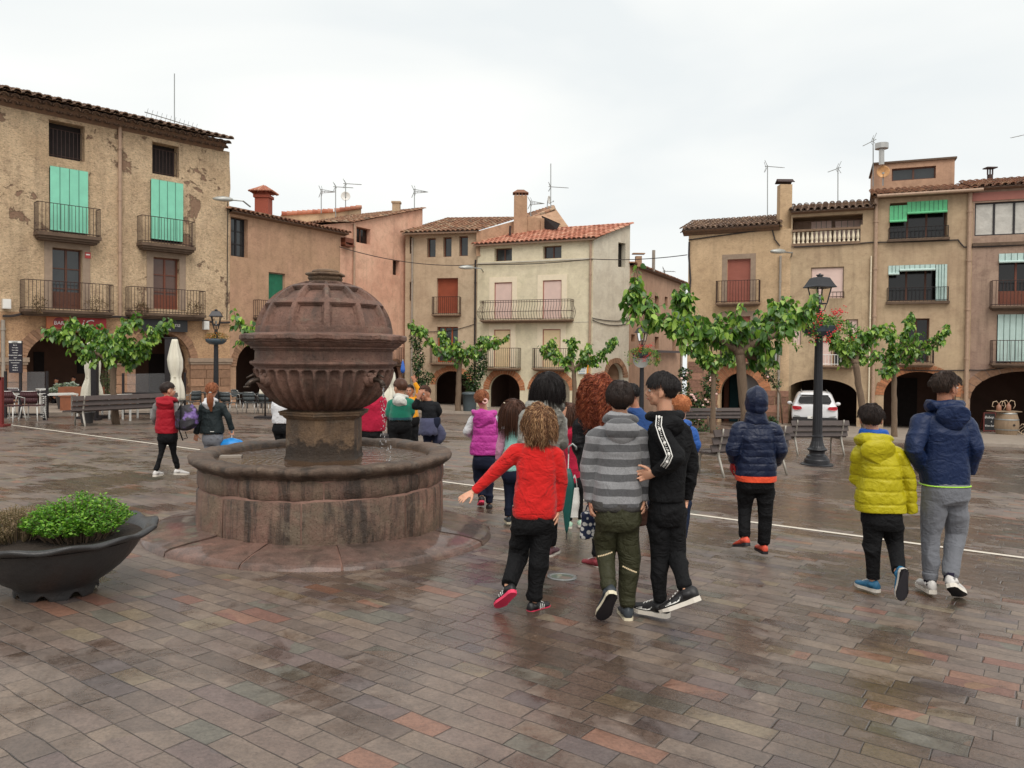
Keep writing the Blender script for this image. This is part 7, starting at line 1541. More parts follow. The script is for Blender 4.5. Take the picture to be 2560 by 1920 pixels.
M_soil = sm('soil', lin(48, 38, 30), .95, bump=.02, bscale=30); mb = MB(); mb.lathe([(.57*ks, .37*kz), (.01, .37*kz)], 48, pl_c); build(mb, 'soil', M_soil, pt)
def bush(name, label, c, rx, ry, h, n, size, mat, seed, cat='plant', stems=60, V=SL_V, Q=SL_Q, wid=1.3, lump=.2):
    root = thing(name, label, cat, c); rng = np.random.default_rng(seed); rn = random.Random(seed); mb = MB(); tips = []
    for i in range(stems):
        a = rn.random()*2*pi; q = rn.random()**.5; x, y = math.cos(a)*q, math.sin(a)*q; hh = h*(math.sqrt(max(0, 1-q*q*.8)))*rn.uniform(.75, 1.12); b0 = Vector((c[0]+x*rx*.6, c[1]+y*ry*.6, c[2])); t = Vector((c[0]+x*rx*1.0, c[1]+y*ry*1.0, c[2]+hh)); mb.tube([b0, b0.lerp(t, .5)+Vector((0, 0, hh*.1)), t], [.004, .003, .002], 3, False); tips.append((b0, t))
    build(mb, 'stems', M_bark if mat != M_thyme else M_thyme, root)
    pts, dr = [], []
    per = n//stems
    for b0, t in tips:
        for k in range(per):
            u = rn.uniform(.3, 1.0)**.7; p = b0.lerp(t, u)+Vector((rn.gauss(0, .012), rn.gauss(0, .012), 0)); an = rn.random()*6.28; pts.append(tuple(p)); dr.append((math.cos(an), math.sin(an), rn.uniform(.1, .8)))
    mb = MB(); leaves(mb, np.array(pts), np.array(dr), size*(.6+.7*rng.random(len(pts))), None, V, Q, seed, wid); build(mb, 'foliage', mat, root); return root
zs = pl_c.z+.37*kz
bush('herb_bush', 'bright green herb bush in the foreground planter', (pl_c.x+.15, pl_c.y-.0, zs), .33, .34, .27, 12000, .024, M_herb, 1, 'plant', 300)
bush('thyme_bush', 'dry brownish thyme beside the green herb in the planter', (pl_c.x-.25, pl_c.y-.02, zs), .26, .34, .20, 9000, .014, M_thyme, 2, 'plant', 260, wid=.8)
# ============================================================ street lamps
M_lamp = NT('lamp iron'); _v = M_lamp.obj(); M_lamp = M_lamp.out(M_lamp.mix(M_lamp.noise(_v, 12, 5), lin(34, 34, 37), lin(50, 50, 54)), .42, .3, M_lamp.bump(M_lamp.noise(_v, 60, 3), .002))
M_lens = NT('lamp glass').out((.9, .9, .9, 1), .05, 0, None, Transmission_Weight=1.0, IOR=1.05)
M_bowl = sm('blue grey flower bowl', lin(70, 84, 94), .4)
def lamp(label, x, ybase, ytop, flowers='red', base=True):
    b = G(x, ybase); D = b.y; H_ = P(x, ytop, D).z-b.z; s = H_/4.06; root = thing('street_lamp', label, 'street lamp', b, 'old style iron street lamps'); Z = lambda z: z*s
    mb = MB(); pr = [(r_*.92, z_) for r_, z_ in [(.36, 0), (.36, .03), (.33, .045), (.28, .05), (.275, .12), (.26, .145), (.235, .15), (.225, .20), (.20, .215), (.175, .23), (.165, .26), (.175, .30), (.215, .325), (.225, .34), (.215, .355), (.18, .37), (.155, .42), (.125, .52), (.115, .60), (.135, .605), (.135, .62), (.112, .63), (.108, .66)]]
    mb.lathe([(r*s, z*s) for r, z in pr], 64, b, lambda r, z, a: (r*(1-.05*(math.cos(a*16) > .2)) if .37*s < z < .60*s else r, z)); build(mb, 'base', M_lamp, root, False)
    mb = MB(); mb.lathe([(.100*s, .66*s), (.080*s, 2.70*s), (.070*s, 2.72*s), (.060*s, 3.0*s), (.060*s, 3.27*s)], 48, b, lambda r, z, a: (r*(1-.07*(math.cos(a*12) > .3)) if z < 2.71*s else r, z)); build(mb, 'post', M_lamp, root, False)
    c = b+Vector((0, 0, 0)); mb = MB(); z0 = 3.30
    for a in range(4):
        an = a*pi/2+pi/4+.25; d = Vector((math.cos(an), math.sin(an), 0)); mb.tube([c+d*.03*s+Vector((0, 0, (z0-.05)*s)), c+d*.10*s+Vector((0, 0, (z0-.02)*s)), c+d*.12*s+Vector((0, 0, (z0+.05)*s)), c+d*.14*s+Vector((0, 0, (z0+.12)*s))], .011*s, 6)
    mb.tube([c+Vector((0, 0, (z0-.05)*s)), c+Vector((0, 0, (z0+.15)*s))], .02*s, 8); build(mb, 'bracket', M_lamp, root, True)
    mb = MB(); lo, hi = .15, .235; zl, zh = z0+.12, z0+.47; C_ = []
    for a in range(4):
        an = a*pi/2+pi/4+.25; d = Vector((math.cos(an), math.sin(an), 0)); C_.append((c+d*lo*s+Vector((0, 0, zl*s)), c+d*hi*s+Vector((0, 0, zh*s))))
    for i in range(4): mb.bar(C_[i][0], C_[i][1], .024*s); mb.bar(C_[i][0], C_[(i+1) % 4][0], .024*s); mb.bar(C_[i][1], C_[(i+1) % 4][1], .028*s)
    lt = build(mb, 'lantern', M_lamp, root); mb = MB()
    for i in range(4): a_, b_ = C_[i], C_[(i+1) % 4]; mb.quad(a_[0], b_[0], b_[1], a_[1])
    build(mb, 'glass', M_lens, lt)
    mb = MB(); sq = lambda r, z, n=4: [c+Vector((math.cos(k*pi/2+pi/4+.25)*r*s, math.sin(k*pi/2+pi/4+.25)*r*s, z*s)) for k in range(4)]
    mb.rings([sq(.34, zh-.015), sq(.34, zh), sq(.31, zh+.03), sq(.20, zh+.19), sq(.11, zh+.21), sq(.07, zh+.215)]); mb.lathe([(.055*s, (zh+.195)*s), (.058*s, (zh+.235)*s), (.078*s, (zh+.24)*s), (.07*s, (zh+.258)*s), (.03*s, (zh+.265)*s), (.022*s, (zh+.28)*s), (0, (zh+.29)*s)], 16, c)
    build(mb, 'lamp_roof', M_lamp, root)
    mb = MB(); mb.tube([c+Vector((0, 0, zl*s)), c+Vector((0, 0, (zl+.08)*s))], .025*s, 8); mb.ell(c+Vector((0, 0, (zl+.13)*s)), (.035*s, .035*s, .06*s)); build(mb, 'bulb', M_grey, lt, True)
    if flowers:
        zb_ = 2.74 if flowers == 'red' else 2.70
        mb = MB(); mb.lathe([(.06*s, (zb_-.02)*s), (.24*s, (zb_)*s), (.36*s, (zb_+.09)*s), (.40*s, (zb_+.20)*s), (.385*s, (zb_+.21)*s), (.33*s, (zb_+.16)*s), (.07*s, (zb_+.15)*s)], 32 if flowers != 'red' else 6, b); fb = build(mb, 'flower_bowl', M_bowl, root, flowers != 'red')
        mb = MB(); blob_leaves(mb, b+Vector((0, 0, (zb_+.28)*s)), .46*s, .42*s, .15*s, 900 if flowers == 'red' else 500, .085*s, int(x), droop=-.5, shell=.3)
        if flowers == 'red':
            rn = random.Random(5)
            for k in range(26):
                an = rn.uniform(-1.2, 1.2)+(pi if k % 4 == 0 else 0); q = b+Vector((math.cos(an)*.46*s, -abs(math.sin(an))*.4*s, (zb_+.30)*s)); pts = [q, q+Vector((math.cos(an)*.12, -.05, .02))*s, q+Vector((math.cos(an)*.18, -.06, -rn.uniform(.1, .5)))*s]; mb.tube(pts, .006, 4); blob_leaves(mb, pts[2], .09*s, .08*s, .10*s, 18, .08*s, 100+k)
        build(mb, 'flower_leaves', M_leaf if flowers == 'red' else leafmat('yellow green leaf', lin(90, 84, 30), lin(120, 104, 34), lin(190, 110, 36)), fb)
        if flowers == 'red':
            mb = MB(); rn = random.Random(6)
            for k in range(15):
                an = rn.uniform(0, 2*pi); rr_ = rn.uniform(.30, .58); c_ = b+Vector((math.cos(an)*rr_*s+(.12*s), -abs(math.sin(an))*.45*s, (zb_+rn.uniform(-.12, .52))*s))
                for m in range(16): mb.ell(c_+Vector((rn.gauss(0, .05), rn.gauss(0, .05), rn.gauss(0, .05)))*s, (.017*s, .017*s, .013*s), None, 5, 4)
            build(mb, 'blossoms', M_redfl, fb)
    return root, s, b
lamp('large iron street lamp with red geraniums, nearest the camera', 2042, 1163, 683)
_, s_, b_ = lamp('iron street lamp with a round sign back, in front of the side street', 1603, 1064, 813)
mb = MB(); c = P(1603, 899, b_.y-.12); c.y -= .0; V = MB(); V.tube([c+Vector((0, -.02, 0)), c+Vector((0, .02, 0))], .33, 32); o = build(V, 'round_sign', M_alu, None, loc=c); tag(o, 'back of a round grey traffic sign on the middle lamp post', 'sign')
lamp('iron street lamp with a green bowl beside the bar arches', 540, 1036, 772, 'green'); lamp('small far iron street lamp behind the cream house tree', 1500, 1022, 845, None)
# ============================================================ benches
M_slat = sm('dark bench slat', lin(74, 62, 58), .45, var=.25, scale=9, bump=.002); M_bleg = sm('bench casting', lin(168, 162, 152), .45, .5, var=.1)
def bench(label, p, ang, L_=2.0, legs=2, group='slatted park benches'):
    """local: x along, y towards the sitter's front; p ground point"""
    root = thing('park_bench', label, 'bench', p, group); Rz = Matrix.Rotation(ang, 3, 'Z'); T = lambda x, y, z: Vector(p)+Rz @ Vector((x, y, z)); ax = Rz @ Vector((1, 0, 0))
    def sl(mb, y, z, w_, h_, tilt): 
        c = T(0, y, z); mb.box(c, L_, w_, h_, Rz @ Matrix.Rotation(tilt, 3, 'X'))
    mb = MB(); [sl(mb, .02+i*.115, .44+.006*abs(i-2), .105, .03, (i-1.5)*-.05) for i in range(4)]; sl(mb, .47, .435, .07, .03, -.4); build(mb, 'seat', M_slat, root)
    mb = MB(); [sl(mb, -.075-i*.035, .53+i*.135, .125, .028, rad(72)+pi) for i in range(3)]; build(mb, 'backrest', M_slat, root)
    for i in range(legs):
        x = -L_*.40+L_*.80*i/max(1, legs-1); mb = MB(); w_ = .045
        def tb(path, r): mb.tube([T(x, y, z) for y, z in path], [(a, a*.7) for a in r], 8)
        tb([(.42, -.02), (.42, .22), (.40, .36), (.34, .405), (.18, .40), (.0, .405), (-.05, .42)], [.028, .03, .032, .03, .028, .03, .032])
        tb([(-.22, -.02), (-.15, .16), (-.07, .36), (-.055, .44), (-.10, .60), (-.16, .80), (-.175, .88)], [.03, .034, .038, .034, .03, .026, .018])
        build(mb, 'leg', M_bleg, root, True)
    return root
def bench_px(label, x0, y0, x1, y1, flip=0, **kw):
    a, b = G(x0, y0), G(x1, y1); d = (b-a); ang = math.atan2(d.y, d.x)+(pi if flip else 0); mid = (a+b)/2; mid.z = gz(mid.x, mid.y); return bench(label, mid, ang, d.length*1.12 if 'L_' not in kw else kw.pop('L_'), **kw)
bench_px('long dark bench with its back to us, at left before the cafe', 192, 1066, 425, 1061, 0, legs=2)
_ax, _fr = Vector((.88, .475, 0)), Vector((-.475, .88, 0)); _p = G(1812, 1194)+_ax*.76+_fr*.22; _p.z = gz(_p.x, _p.y); bench('bench right of the black tracksuit, seen from behind with a pale curved leg', _p, math.atan2(.475, .88), 1.9)
_p = G(2098, 1141)+Vector((-.45, .25, 0)); _p.z = gz(_p.x, _p.y); bench('bench just behind the big lamp post, its curved leg right of the post', _p, .12, 1.5)
bench_px('far bench before the corner pier with climbing roses', 1702, 1074, 1866, 1078, 0, legs=3); bench_px('far bench behind the grey parka', 1398, 1072, 1470, 1073, 0, legs=2)
# ============================================================ cafe terrace
M_cane = sm('burgundy wicker', lin(70, 34, 38), .6, var=.2, scale=40, bump=.004, bscale=150); M_gplas = sm('dark grey plastic', lin(66, 72, 74), .5); M_canvas = NT('cream canvas'); _v = M_canvas.obj((1, 1, .2)); M_canvas = M_canvas.out(M_canvas.mix(M_canvas.noise(_v, 16, 4), lin(206, 200, 182), lin(228, 222, 206)), .85, 0, M_canvas.bump(M_canvas.noise(_v, 9, 3), .02))
M_white2 = sm('white table', lin(214, 212, 206), .4)
def chair_at(src, label, p, ang, mseat, mleg, arms=True, group=None, wicker=True):
    if src is None:
        r = thing('cafe_chair', label, 'chair', (0, 0, 0), group); mb = MB()
        mb.box((0, 0, .44), .44, .42, .025); mb.tube([(-.22, -.2, .44), (.22, -.2, .44), (.22, .2, .44), (-.22, .2, .44), (-.22, -.2, .44)], .014, 6); build(mb, 'seat', mseat, r)
        mb = MB(); n = 10; rg = []
        for z, w_, dy in ((.50, .21, 0), (.66, .235, .03), (.80, .24, .05), (.845, .20, .055)): rg.append([Vector((w_*math.sin(-1.25+2.5*k/n)*1.0, .13+dy+.10*math.cos(-1.25+2.5*k/n), z)) for k in range(n+1)])
        for a_, b_ in zip(rg, rg[1:]):
            for k in range(n): mb.quad(a_[k], a_[k+1], b_[k+1], b_[k])
        bk = build(mb, 'backrest', mseat, r, True); bk.modifiers.new('s', 'SOLIDIFY').thickness = .015
        mb = MB(); mb.tube(rg[3] if arms else rg[3], .012, 6); 
        if arms: mb.tube([(-.24, -.2, .44), (-.26, -.18, .64), (-.27, 0, .68), (-.25, .15, .72), (-.20, .20, .82)], .013, 6); mb.tube([(.24, -.2, .44), (.26, -.18, .64), (.27, 0, .68), (.25, .15, .72), (.20, .20, .82)], .013, 6)
        build(mb, 'frame', mleg, r, True)
        for sx_ in (-1, 1):
            for sy_ in (-1, 1): mb = MB(); mb.tube([(sx_*.2, sy_*.18, .44), (sx_*.25, sy_*.25, 0)], .016, 6); build(mb, 'leg', mleg, r, True)
    else: r = copy_tree(src); r['label'] = label
    r.location = Vector((p[0], p[1], gz(p[0], p[1]))); r.rotation_euler = (0, 0, ang); return r
def table_at(src, label, p, ang, mat, w_=.8, d_=.8, h_=.74, group=None, ped=False, mleg=None):
    if src is None:
        r = thing('cafe_table', label, 'table', (0, 0, 0), group); mb = MB()
        if ped: mb.lathe([(0, h_), (.36, h_), (.37, h_-.01), (.36, h_-.03), (0, h_-.03)], 28); build(mb, 'tabletop', mat, r, True)
        else: mb.box((0, 0, h_-.02), w_, d_, .04); build(mb, 'tabletop', mat, r)
        if ped:
            mb = MB(); mb.tube([(0, 0, .02), (0, 0, h_-.03)], .03, 8); build(mb, 'column', mleg or mat, r, True)
            for k in range(4): a = k*pi/2+.5; mb = MB(); mb.tube([(0, 0, .06), (math.cos(a)*.3, math.sin(a)*.3, .01)], .016, 6); build(mb, 'foot', mleg or mat, r, True)
        else:
            for sx_ in (-1, 1):
                for sy_ in (-1, 1): mb = MB(); mb.box((sx_*(w_/2-.035), sy_*(d_/2-.035), (h_-.04)/2), .05, .05, h_-.04); build(mb, 'leg', mleg or mat, r)
    else: r = copy_tree(src); r['label'] = label
    r.location = Vector((p[0], p[1], gz(p[0], p[1]))); r.rotation_euler = (0, 0, ang); return r
wc = chair_at(None, 'burgundy wicker chair with white legs, right of the pair at left', G(82, 1052), pi+.15, M_cane, M_white2, group='burgundy wicker chairs')
# local front is -y, so the back faces +y; turn it to face away from us
wc.rotation_euler = (0, 0, pi+.1)
w2 = chair_at(wc, 'burgundy wicker chair cut by the red post at the left edge', G(28, 1054), pi-.1, None, None)
w3 = chair_at(wc, 'burgundy wicker chair behind the round metal table at left', G(22, 1041), .3, None, None)
table_at(None, 'small round metal table between the burgundy chairs', G(48, 1046), 0, M_alu, ped=True)
wt = table_at(None, 'white square table left of the silver plant tub', G(148, 1044), .7, M_white2, .9, .8, group='white cafe tables')
table_at(wt, 'white table half hidden behind the long bench', G(300, 1045), .75, None); table_at(wt, 'white table behind the bench nearest the red vest', G(352, 1050), .75, None); table_at(wt, 'farther white table behind the silver plant', G(128, 1020), .7, None)
gc = chair_at(None, 'grey chair with pale legs facing away, nearest the fountain', G(626, 1034), pi, M_gplas, M_alu, group='grey cafe chairs')
for i, (x, y, a, lb) in enumerate(((452, 1030, 2.6, 'grey chair between the red vest and the ponytail'), (480, 1034, -2.0, 'dark chair just left of the ponytail'), (570, 1036, 2.9, 'grey chair at the right elbow of the dark jacket'), (596, 1022, 1.4, 'grey chair turned sideways by the cafe table'), (648, 1022, -.9, 'grey chair half behind the nearest grey chair'), (664, 1034, 3.0, 'grey chair touching the outline of the bowl'))): chair_at(gc, lb, G(x, y), a, None, None)
gt = table_at(None, 'dark cafe table right of the ponytail', G(590, 1026), .6, M_gplas, .8, .8, group='dark cafe tables', mleg=M_dkiron); table_at(gt, 'dark cafe table next to the fountain bowl', G(668, 1026), .6, None); table_at(gt, 'dark cafe table at the foot of the lamp post', G(530, 1024), .6, None)
def parasol(label, x, D, ytop, ybot, lean=0, w_=.16, seed=0, pole=True):
    b = Gd(x, D); root = thing('closed_parasol', label, 'parasol', b, 'folded cream parasols'); t0, b0 = P(x+lean, ytop, D), P(x, ybot, D); mb = MB(); n = 30; rg = []
    for i in range(22):
        t_ = i/21; c = t0.lerp(b0, t_)+Vector((.03*math.sin(t_*5+seed), 0, 0)); r = w_*(.35+.65*min(1, t_*3))*(1-.32*math.exp(-((t_-.62)/.10)**2))*(1+.25*max(0, t_-.7)/.3)
        rg.append([c+Vector((math.cos(2*pi*k/n), math.sin(2*pi*k/n), 0))*r*(1+.30*math.sin(k*2*pi/n*5+t_*2+seed)+.05*math.sin(k*2.1+i*.4)) for k in range(n)])
    mb.rings(rg); build(mb, 'canopy', M_canvas, root, True); mb = MB(); mb.tube([b, t0+Vector((0, 0, .05))], .03, 8); build(mb, 'pole', M_dkiron, root, True)
    mb = MB(); c = t0.lerp(b0, .62); mb.tube([c+Vector((math.cos(a*.4)*w_*.72, math.sin(a*.4)*w_*.72, 0)) for a in range(17)], .012, 5); build(mb, 'strap', M_canvas, root)
    mb = MB(); mb.box(b+Vector((0, 0, .04)), .6, .6, .08); build(mb, 'foot', M_dkiron, root); return root
parasol('folded cream parasol left of the bar tree trunk', 224, 23.5, 850, 1000, 0, .14); parasol('folded cream parasol twinned with the one beside the tree trunk', 243, 24, 866, 1000, -2, .12, 2); parasol('tall folded cream parasol in front of the second arch', 437, 24.5, 848, 1000, 2, .19, 4)
parasol('folded cream parasol showing between the fountain bowl and the green tracksuit', 972, 20, 895, 1010, -6, .15, 5); parasol('folded cream parasol glimpsed behind the left spout', 663, 27, 915, 985, 0, .12, 6)
# dark square posts of the awning, menu stand
for x, y0, D_, w_, lb in ((427, 846, 25.5, .28, 'broad dark post beside the tall parasol'), (237, 880, 23, .16, 'dark post between the twin parasols')):
    b = Gd(x, D_); o = thing('awning_post', lb, 'post', b, 'dark awning posts'); t0 = P(x, y0, D_); mb = MB(); mb.box((b.x, b.y, (t0.z+b.z)/2), w_, w_, t0.z-b.z); build(mb, 'column', M_dkiron, o); mb = MB(); mb.box((b.x, b.y, b.z+.03), w_*1.8, w_*1.8, .06); mb.box((b.x, b.y, t0.z+.02), w_*1.15, w_*1.15, .04); build(mb, 'plates', M_dkiron, o)
D_ = 22.5; b = Gd(38, D_); mn = thing('menu_board', 'tall black menu board with white lines and a white header on one post', 'menu board', b); q0, q1 = P(22, 932, D_), P(54, 852, D_); wM = Wall((b.x-2, D_), (1, 0)); mb = MB(); mb.obox(q0, Vector((q1.x-q0.x, 0, 0)), Vector((0, .05, 0)), Vector((0, 0, q1.z-q0.z))); build(mb, 'panel', sm('menu black', lin(34, 30, 42), .4), mn)
mb = MB(); hh = (q1.z-q0.z); mb.obox(Vector((q0.x+.005, q0.y-.012, q1.z-hh*.07)), Vector((q1.x-q0.x-.01, 0, 0)), Vector((0, .012, 0)), Vector((0, 0, hh*.065))); build(mb, 'header', M_white, mn)
mb = MB(); px_ = P(48, 900, D_); mb.box((px_.x, D_+.06, (q1.z-.1+b.z)/2), .06, .06, q1.z-.1-b.z); build(mb, 'post', M_dkiron, mn)
u = lambda X: X-wM.o.x; cx_ = (q0.x+q1.x)/2
text_part(0, 'UNNIC', wM, u(cx_), q1.z-hh*.062, hh*.06, M_lk, mn, .016)
for i, tx in enumerate(('Bar de', 'Tast i plats', 'Vins i caves', 'amanides', 'Entrepans freds i calents', 'Tapes', 'Esmorzars de forquilla', 'Coca artesana i', 'postres', '977 48 02', '678 22 12')): text_part(0, tx, wM, u(cx_), q1.z-hh*(.15+.078*i), hh*.042, M_lw, mn, .004)
# clear wind screens in dark frames
M_scr = NT('smoked screen').out((.35, .35, .36, 1), .05, 0, None, Alpha=.28)
def screen(label, x0, x1, y1, D0, D1, hz=.78):
    a, b = Gd(x0, D0), Gd(x1, D1); root = thing('wind_screen', label, 'screen', a, 'glass wind screens of the cafe'); t0 = P((x0+x1)/2, y1, (D0+D1)/2).z; d = b-a; n = max(1, int(d.length/1.3)); 
    for i in range(n+1): c = a+d*i/n; mb = MB(); mb.box((c.x, c.y, (c.z+t0)/2), .06, .06, t0-c.z); build(mb, 'upright', M_dkiron, root)
    for z_ in (hz, .1): mb = MB(); mb.bar(Vector((a.x, a.y, a.z+z_)), Vector((b.x, b.y, b.z+z_)), .05); build(mb, 'rail', M_dkiron, root)
    for i in range(n): c0, c1 = a+d*(i+.06)/n, a+d*(i+.94)/n; mb = MB(); mb.quad(Vector((c0.x, c0.y, c0.z+hz)), Vector((c1.x, c1.y, c1.z+hz)), Vector((c1.x, c1.y, t0-.02)), Vector((c0.x, c0.y, t0-.02))); build(mb, 'pane', M_scr, root)
screen('smoked wind screen left of the first arch', 14, 118, 928, 22.6, 23.2); screen('smoked wind screen before the second arch', 308, 462, 932, 25, 26.5)
# perforated dark panel by the chairs, red post, tubs
mb = MB(); b = G(113, 1050); root = thing('perforated_panel', 'dark panel with rows of square holes right of the wicker chairs', 'panel', b); mb.box(b+Vector((0, 0, .38)), .12, .04, .76); build(mb, 'panel', M_dkiron, root); mb = MB(); [mb.box(b+Vector((dx, -.03, .08+.06*k)), .035, .02, .03) for k in range(11) for dx in (-.03, .03)]; build(mb, 'holes', M_white2, root)
b = G(3, 1066); mb = MB(); root = thing('red_frame', 'dark red post with a foot at the left edge', 'post', b); mb.box(b+Vector((0, 0, .62)), .09, .09, 1.24); mb.box(b+Vector((-.2, 0, 1.2)), .45, .09, .08); build(mb, 'frame', sm('dark red paint', lin(112, 36, 34), .45), root); mb = MB(); mb.box(b+Vector((-.05, 0, .03)), .4, .3, .05); build(mb, 'foot', MC['dark red paint'], root)
def tub(label, x, y, r, h, mat, plant_, plabel, rx, hh, n, size, pm, seed, D_=None):
    b = G(x, y) if D_ is None else Gd(x, D_); root = thing('plant_tub', label, 'plant pot', b); mb = MB(); mb.lathe([(r*.72, 0), (r*.8, h*.3), (r, h*.92), (r*1.06, h), (r*.95, h), (r*.9, h*.9), (0, h*.9)], 24, b); build(mb, 'tub', mat, root, True); bush(plant_, plabel, (b.x, b.y, b.z+h*.9), rx, rx, hh, n, size, pm, seed, 'plant', 70); return root
tub('dark tub under the silver leaved plant', 168, 1030, .36, .62, M_pot, 'silver_shrub', 'silvery shrub in the dark tub before the bar', .55, .45, 4200, .09, M_lav, 31)
tub('grey square-looking tub under the long bench end', 218, 1058, .2, .32, M_pot, 'seedling', 'small plant in the tub under the bench', .12, .1, 120, .05, M_leaf2, 32)
tub('planter of the bamboo at the foot of the parasol', 268, 1030, .25, .3, M_slab, 'olive_shrub', 'thin brown green shrub between parasol and stone pier', .3, 1.35, 700, .07, M_leaf2, 33)
mb = MB(); b = Gd(204, 26); mb.box(b+Vector((0, 0, .75)), 1.3, .5, .32); mb.box(b+Vector((0, 0, .3)), 1.2, .45, .58); o = build(mb, 'wooden_counter', sm('counter wood', lin(132, 78, 50), .6, var=.25), None, loc=b); tag(o, 'orange wooden counter box behind the silvery shrub', 'counter')
# ============================================================ bin, barrel, chalkboard, drain light, umbrellas, bags
b = G(1174, 1034); root = thing('litter_bin', 'dark grey litter bin by the creeper', 'bin', b); mb = MB(); mb.lathe([(.30, 0), (.33, .5), (.35, .92), (.37, .93)], 28, b); build(mb, 'body', sm('bin grey', lin(62, 72, 76), .5), root, True); mb = MB(); mb.lathe([(.39, .93), (.40, .97), (.37, 1.02), (.2, 1.05), (0, 1.06)], 28, b); build(mb, 'lid', sm('bin lid', lin(70, 80, 84), .45), root, True)
M_barrel = NT('barrel oak'); _v = M_barrel.obj((1, 1, .15)); _n = M_barrel.noise(_v, 16, 6, .7); M_barrel = M_barrel.out(M_barrel.mix(_n, lin(112, 92, 74), lin(160, 138, 112)), .8, 0, M_barrel.bump(_n, .01))
b = G(2516, 1092); root = thing('wine_barrel', 'weathered wine barrel before the dark arch at right', 'barrel', b); H_ = 1.05; br = lambda z: .34+.11*math.sin(pi*z)
mb = MB(); mb.lathe([(br(i/12), H_*i/12) for i in range(13)]+[(.30, H_), (.30, H_-.04), (0, H_-.04)], 22, b, lambda r, z, a: (r-(.006 if abs((a*22/(2*pi)) % 1-.5) > .44 else 0), z)); build(mb, 'staves', M_barrel, root)
for z in (.06, .3, .7, .94): mb = MB(); mb.lathe([(br(z-.022)+.006, H_*(z-.022)), (br(z)+.010, H_*z), (br(z+.022)+.006, H_*(z+.022))], 32, b); build(mb, 'hoop', M_grey, root, True)
mb = MB(); mb.tube([b+Vector((.02, -.46, .52)), b+Vector((.02, -.44, .52))], .045, 12); build(mb, 'bung', M_dark, root)
mb = MB(); mb.box(b+Vector((-.12, 0, H_+.015)), 1.1, .62, .03); root2 = build(mb, 'shelf_board', M_barrel, None, loc=b+Vector((0, 0, H_))); tag(root2, 'wooden board lying on top of the barrel', 'board')
M_clay = sm('stoneware bottle', lin(150, 106, 84), .5, var=.15); M_rope = sm('pale rope', lin(196, 172, 144), .8)
for dx, h_, lb in ((-.34, .30, 'left stoneware jug with rope on the barrel board'), (.06, .34, 'right stoneware jug with rope on the barrel board')):
    c = b+Vector((dx, 0, H_+.03)); root = thing('stoneware_jug', lb, 'jug', c); mb = MB(); mb.lathe([(.085, 0), (.095, .02), (.095, h_*.6), (.07, h_*.75), (.035, h_*.85), (.035, h_), (0, h_)], 18, c); build(mb, 'jug', M_clay, root, True); mb = MB()
    for s_ in (-1, 1): mb.tube([c+Vector((s_*.02, 0, h_)), c+Vector((s_*.10, 0, h_+.10)), c+Vector((s_*.24, 0, h_+.06)), c+Vector((s_*.28, 0, h_-.12)), c+Vector((s_*.2, .0, h_-.25 if s_ > 0 else h_-.14))], .014, 6)
    build(mb, 'rope', M_rope, root, True)
b = G(2473, 1086); root = thing('chalkboard', 'small chalkboard easel with red brown frame left of the barrel', 'chalkboard', b); mb = MB(); Rc = Matrix.Rotation(-.12, 3, 'X'); wC = Wall((b.x-3, b.y), (1, 0)); ub = 3
for dx in (-.25, .25): mb.box(b+Vector((dx, 0, .48)), .045, .04, .96)
for z in (.16, .94): mb.box(b+Vector((0, 0, z)), .46, .035, .045)
for dx in (-.25, .25): mb.bar(b+Vector((dx, .02, .9)), b+Vector((dx, .35, 0)), .03)
build(mb, 'easel', sm('red brown frame', lin(112, 52, 48), .6), root); mb = MB(); mb.box(b+Vector((0, .005, .55)), .46, .015, .74); build(mb, 'slate', sm('slate', lin(38, 38, 40), .7), root)
text_part(0, 'Bebop', wC, 3-.02, b.z+.70, .16, M_lw, root, .006, shear=.3); text_part(0, 'd', wC, 3+.08, b.z+.53, .10, M_lw, root, .006); text_part(0, 'Vins-bar', wC, 3, b.z+.34, .13, M_lw, root, .006, shear=.3)
b = G(2553, 1092); root = thing('white_chair_frame', 'curly white wire frame right of the barrel', 'wire frame', b); mb = MB()
for k in range(5): mb.tube([b+Vector((-.2+.1*k+.1*math.sin(q*.9+k), .05*math.cos(q+k), .05+.5*q/8)) for q in range(9)], .012, 5)
build(mb, 'wire', M_rope, root, True)
b = G(1405, 1443); root = thing('ground_light', 'round in-ground light with a glass lens behind the red sweatshirt', 'ground light', b); mb = MB(); mb.lathe([(.118, .002), (.118, .008), (.09, .009), (.086, .004)], 40, b, lambda r, z, a: (r, z+GA*math.sin(a)*r+GB*math.cos(a)*r)); build(mb, 'rim', M_grey, root, True); mb = MB(); mb.lathe([(.088, .005), (.0, .009)], 40, b, lambda r, z, a: (r, z+GA*math.sin(a)*r+GB*math.cos(a)*r)); build(mb, 'lens', sm('ground lens', lin(120, 128, 116), .08), root, True)
b = G(1252, 1246); mb = MB(); mb.lathe([(.16, .004), (.155, .008), (0, .008)], 32, b, lambda r, z, a: (r, z+GA*math.sin(a)*r+GB*math.cos(a)*r)); o = build(mb, 'drain_cover', M_kerb, None, True, loc=b); tag(o, 'pale round cover in the paving beside the magenta vest', 'cover')
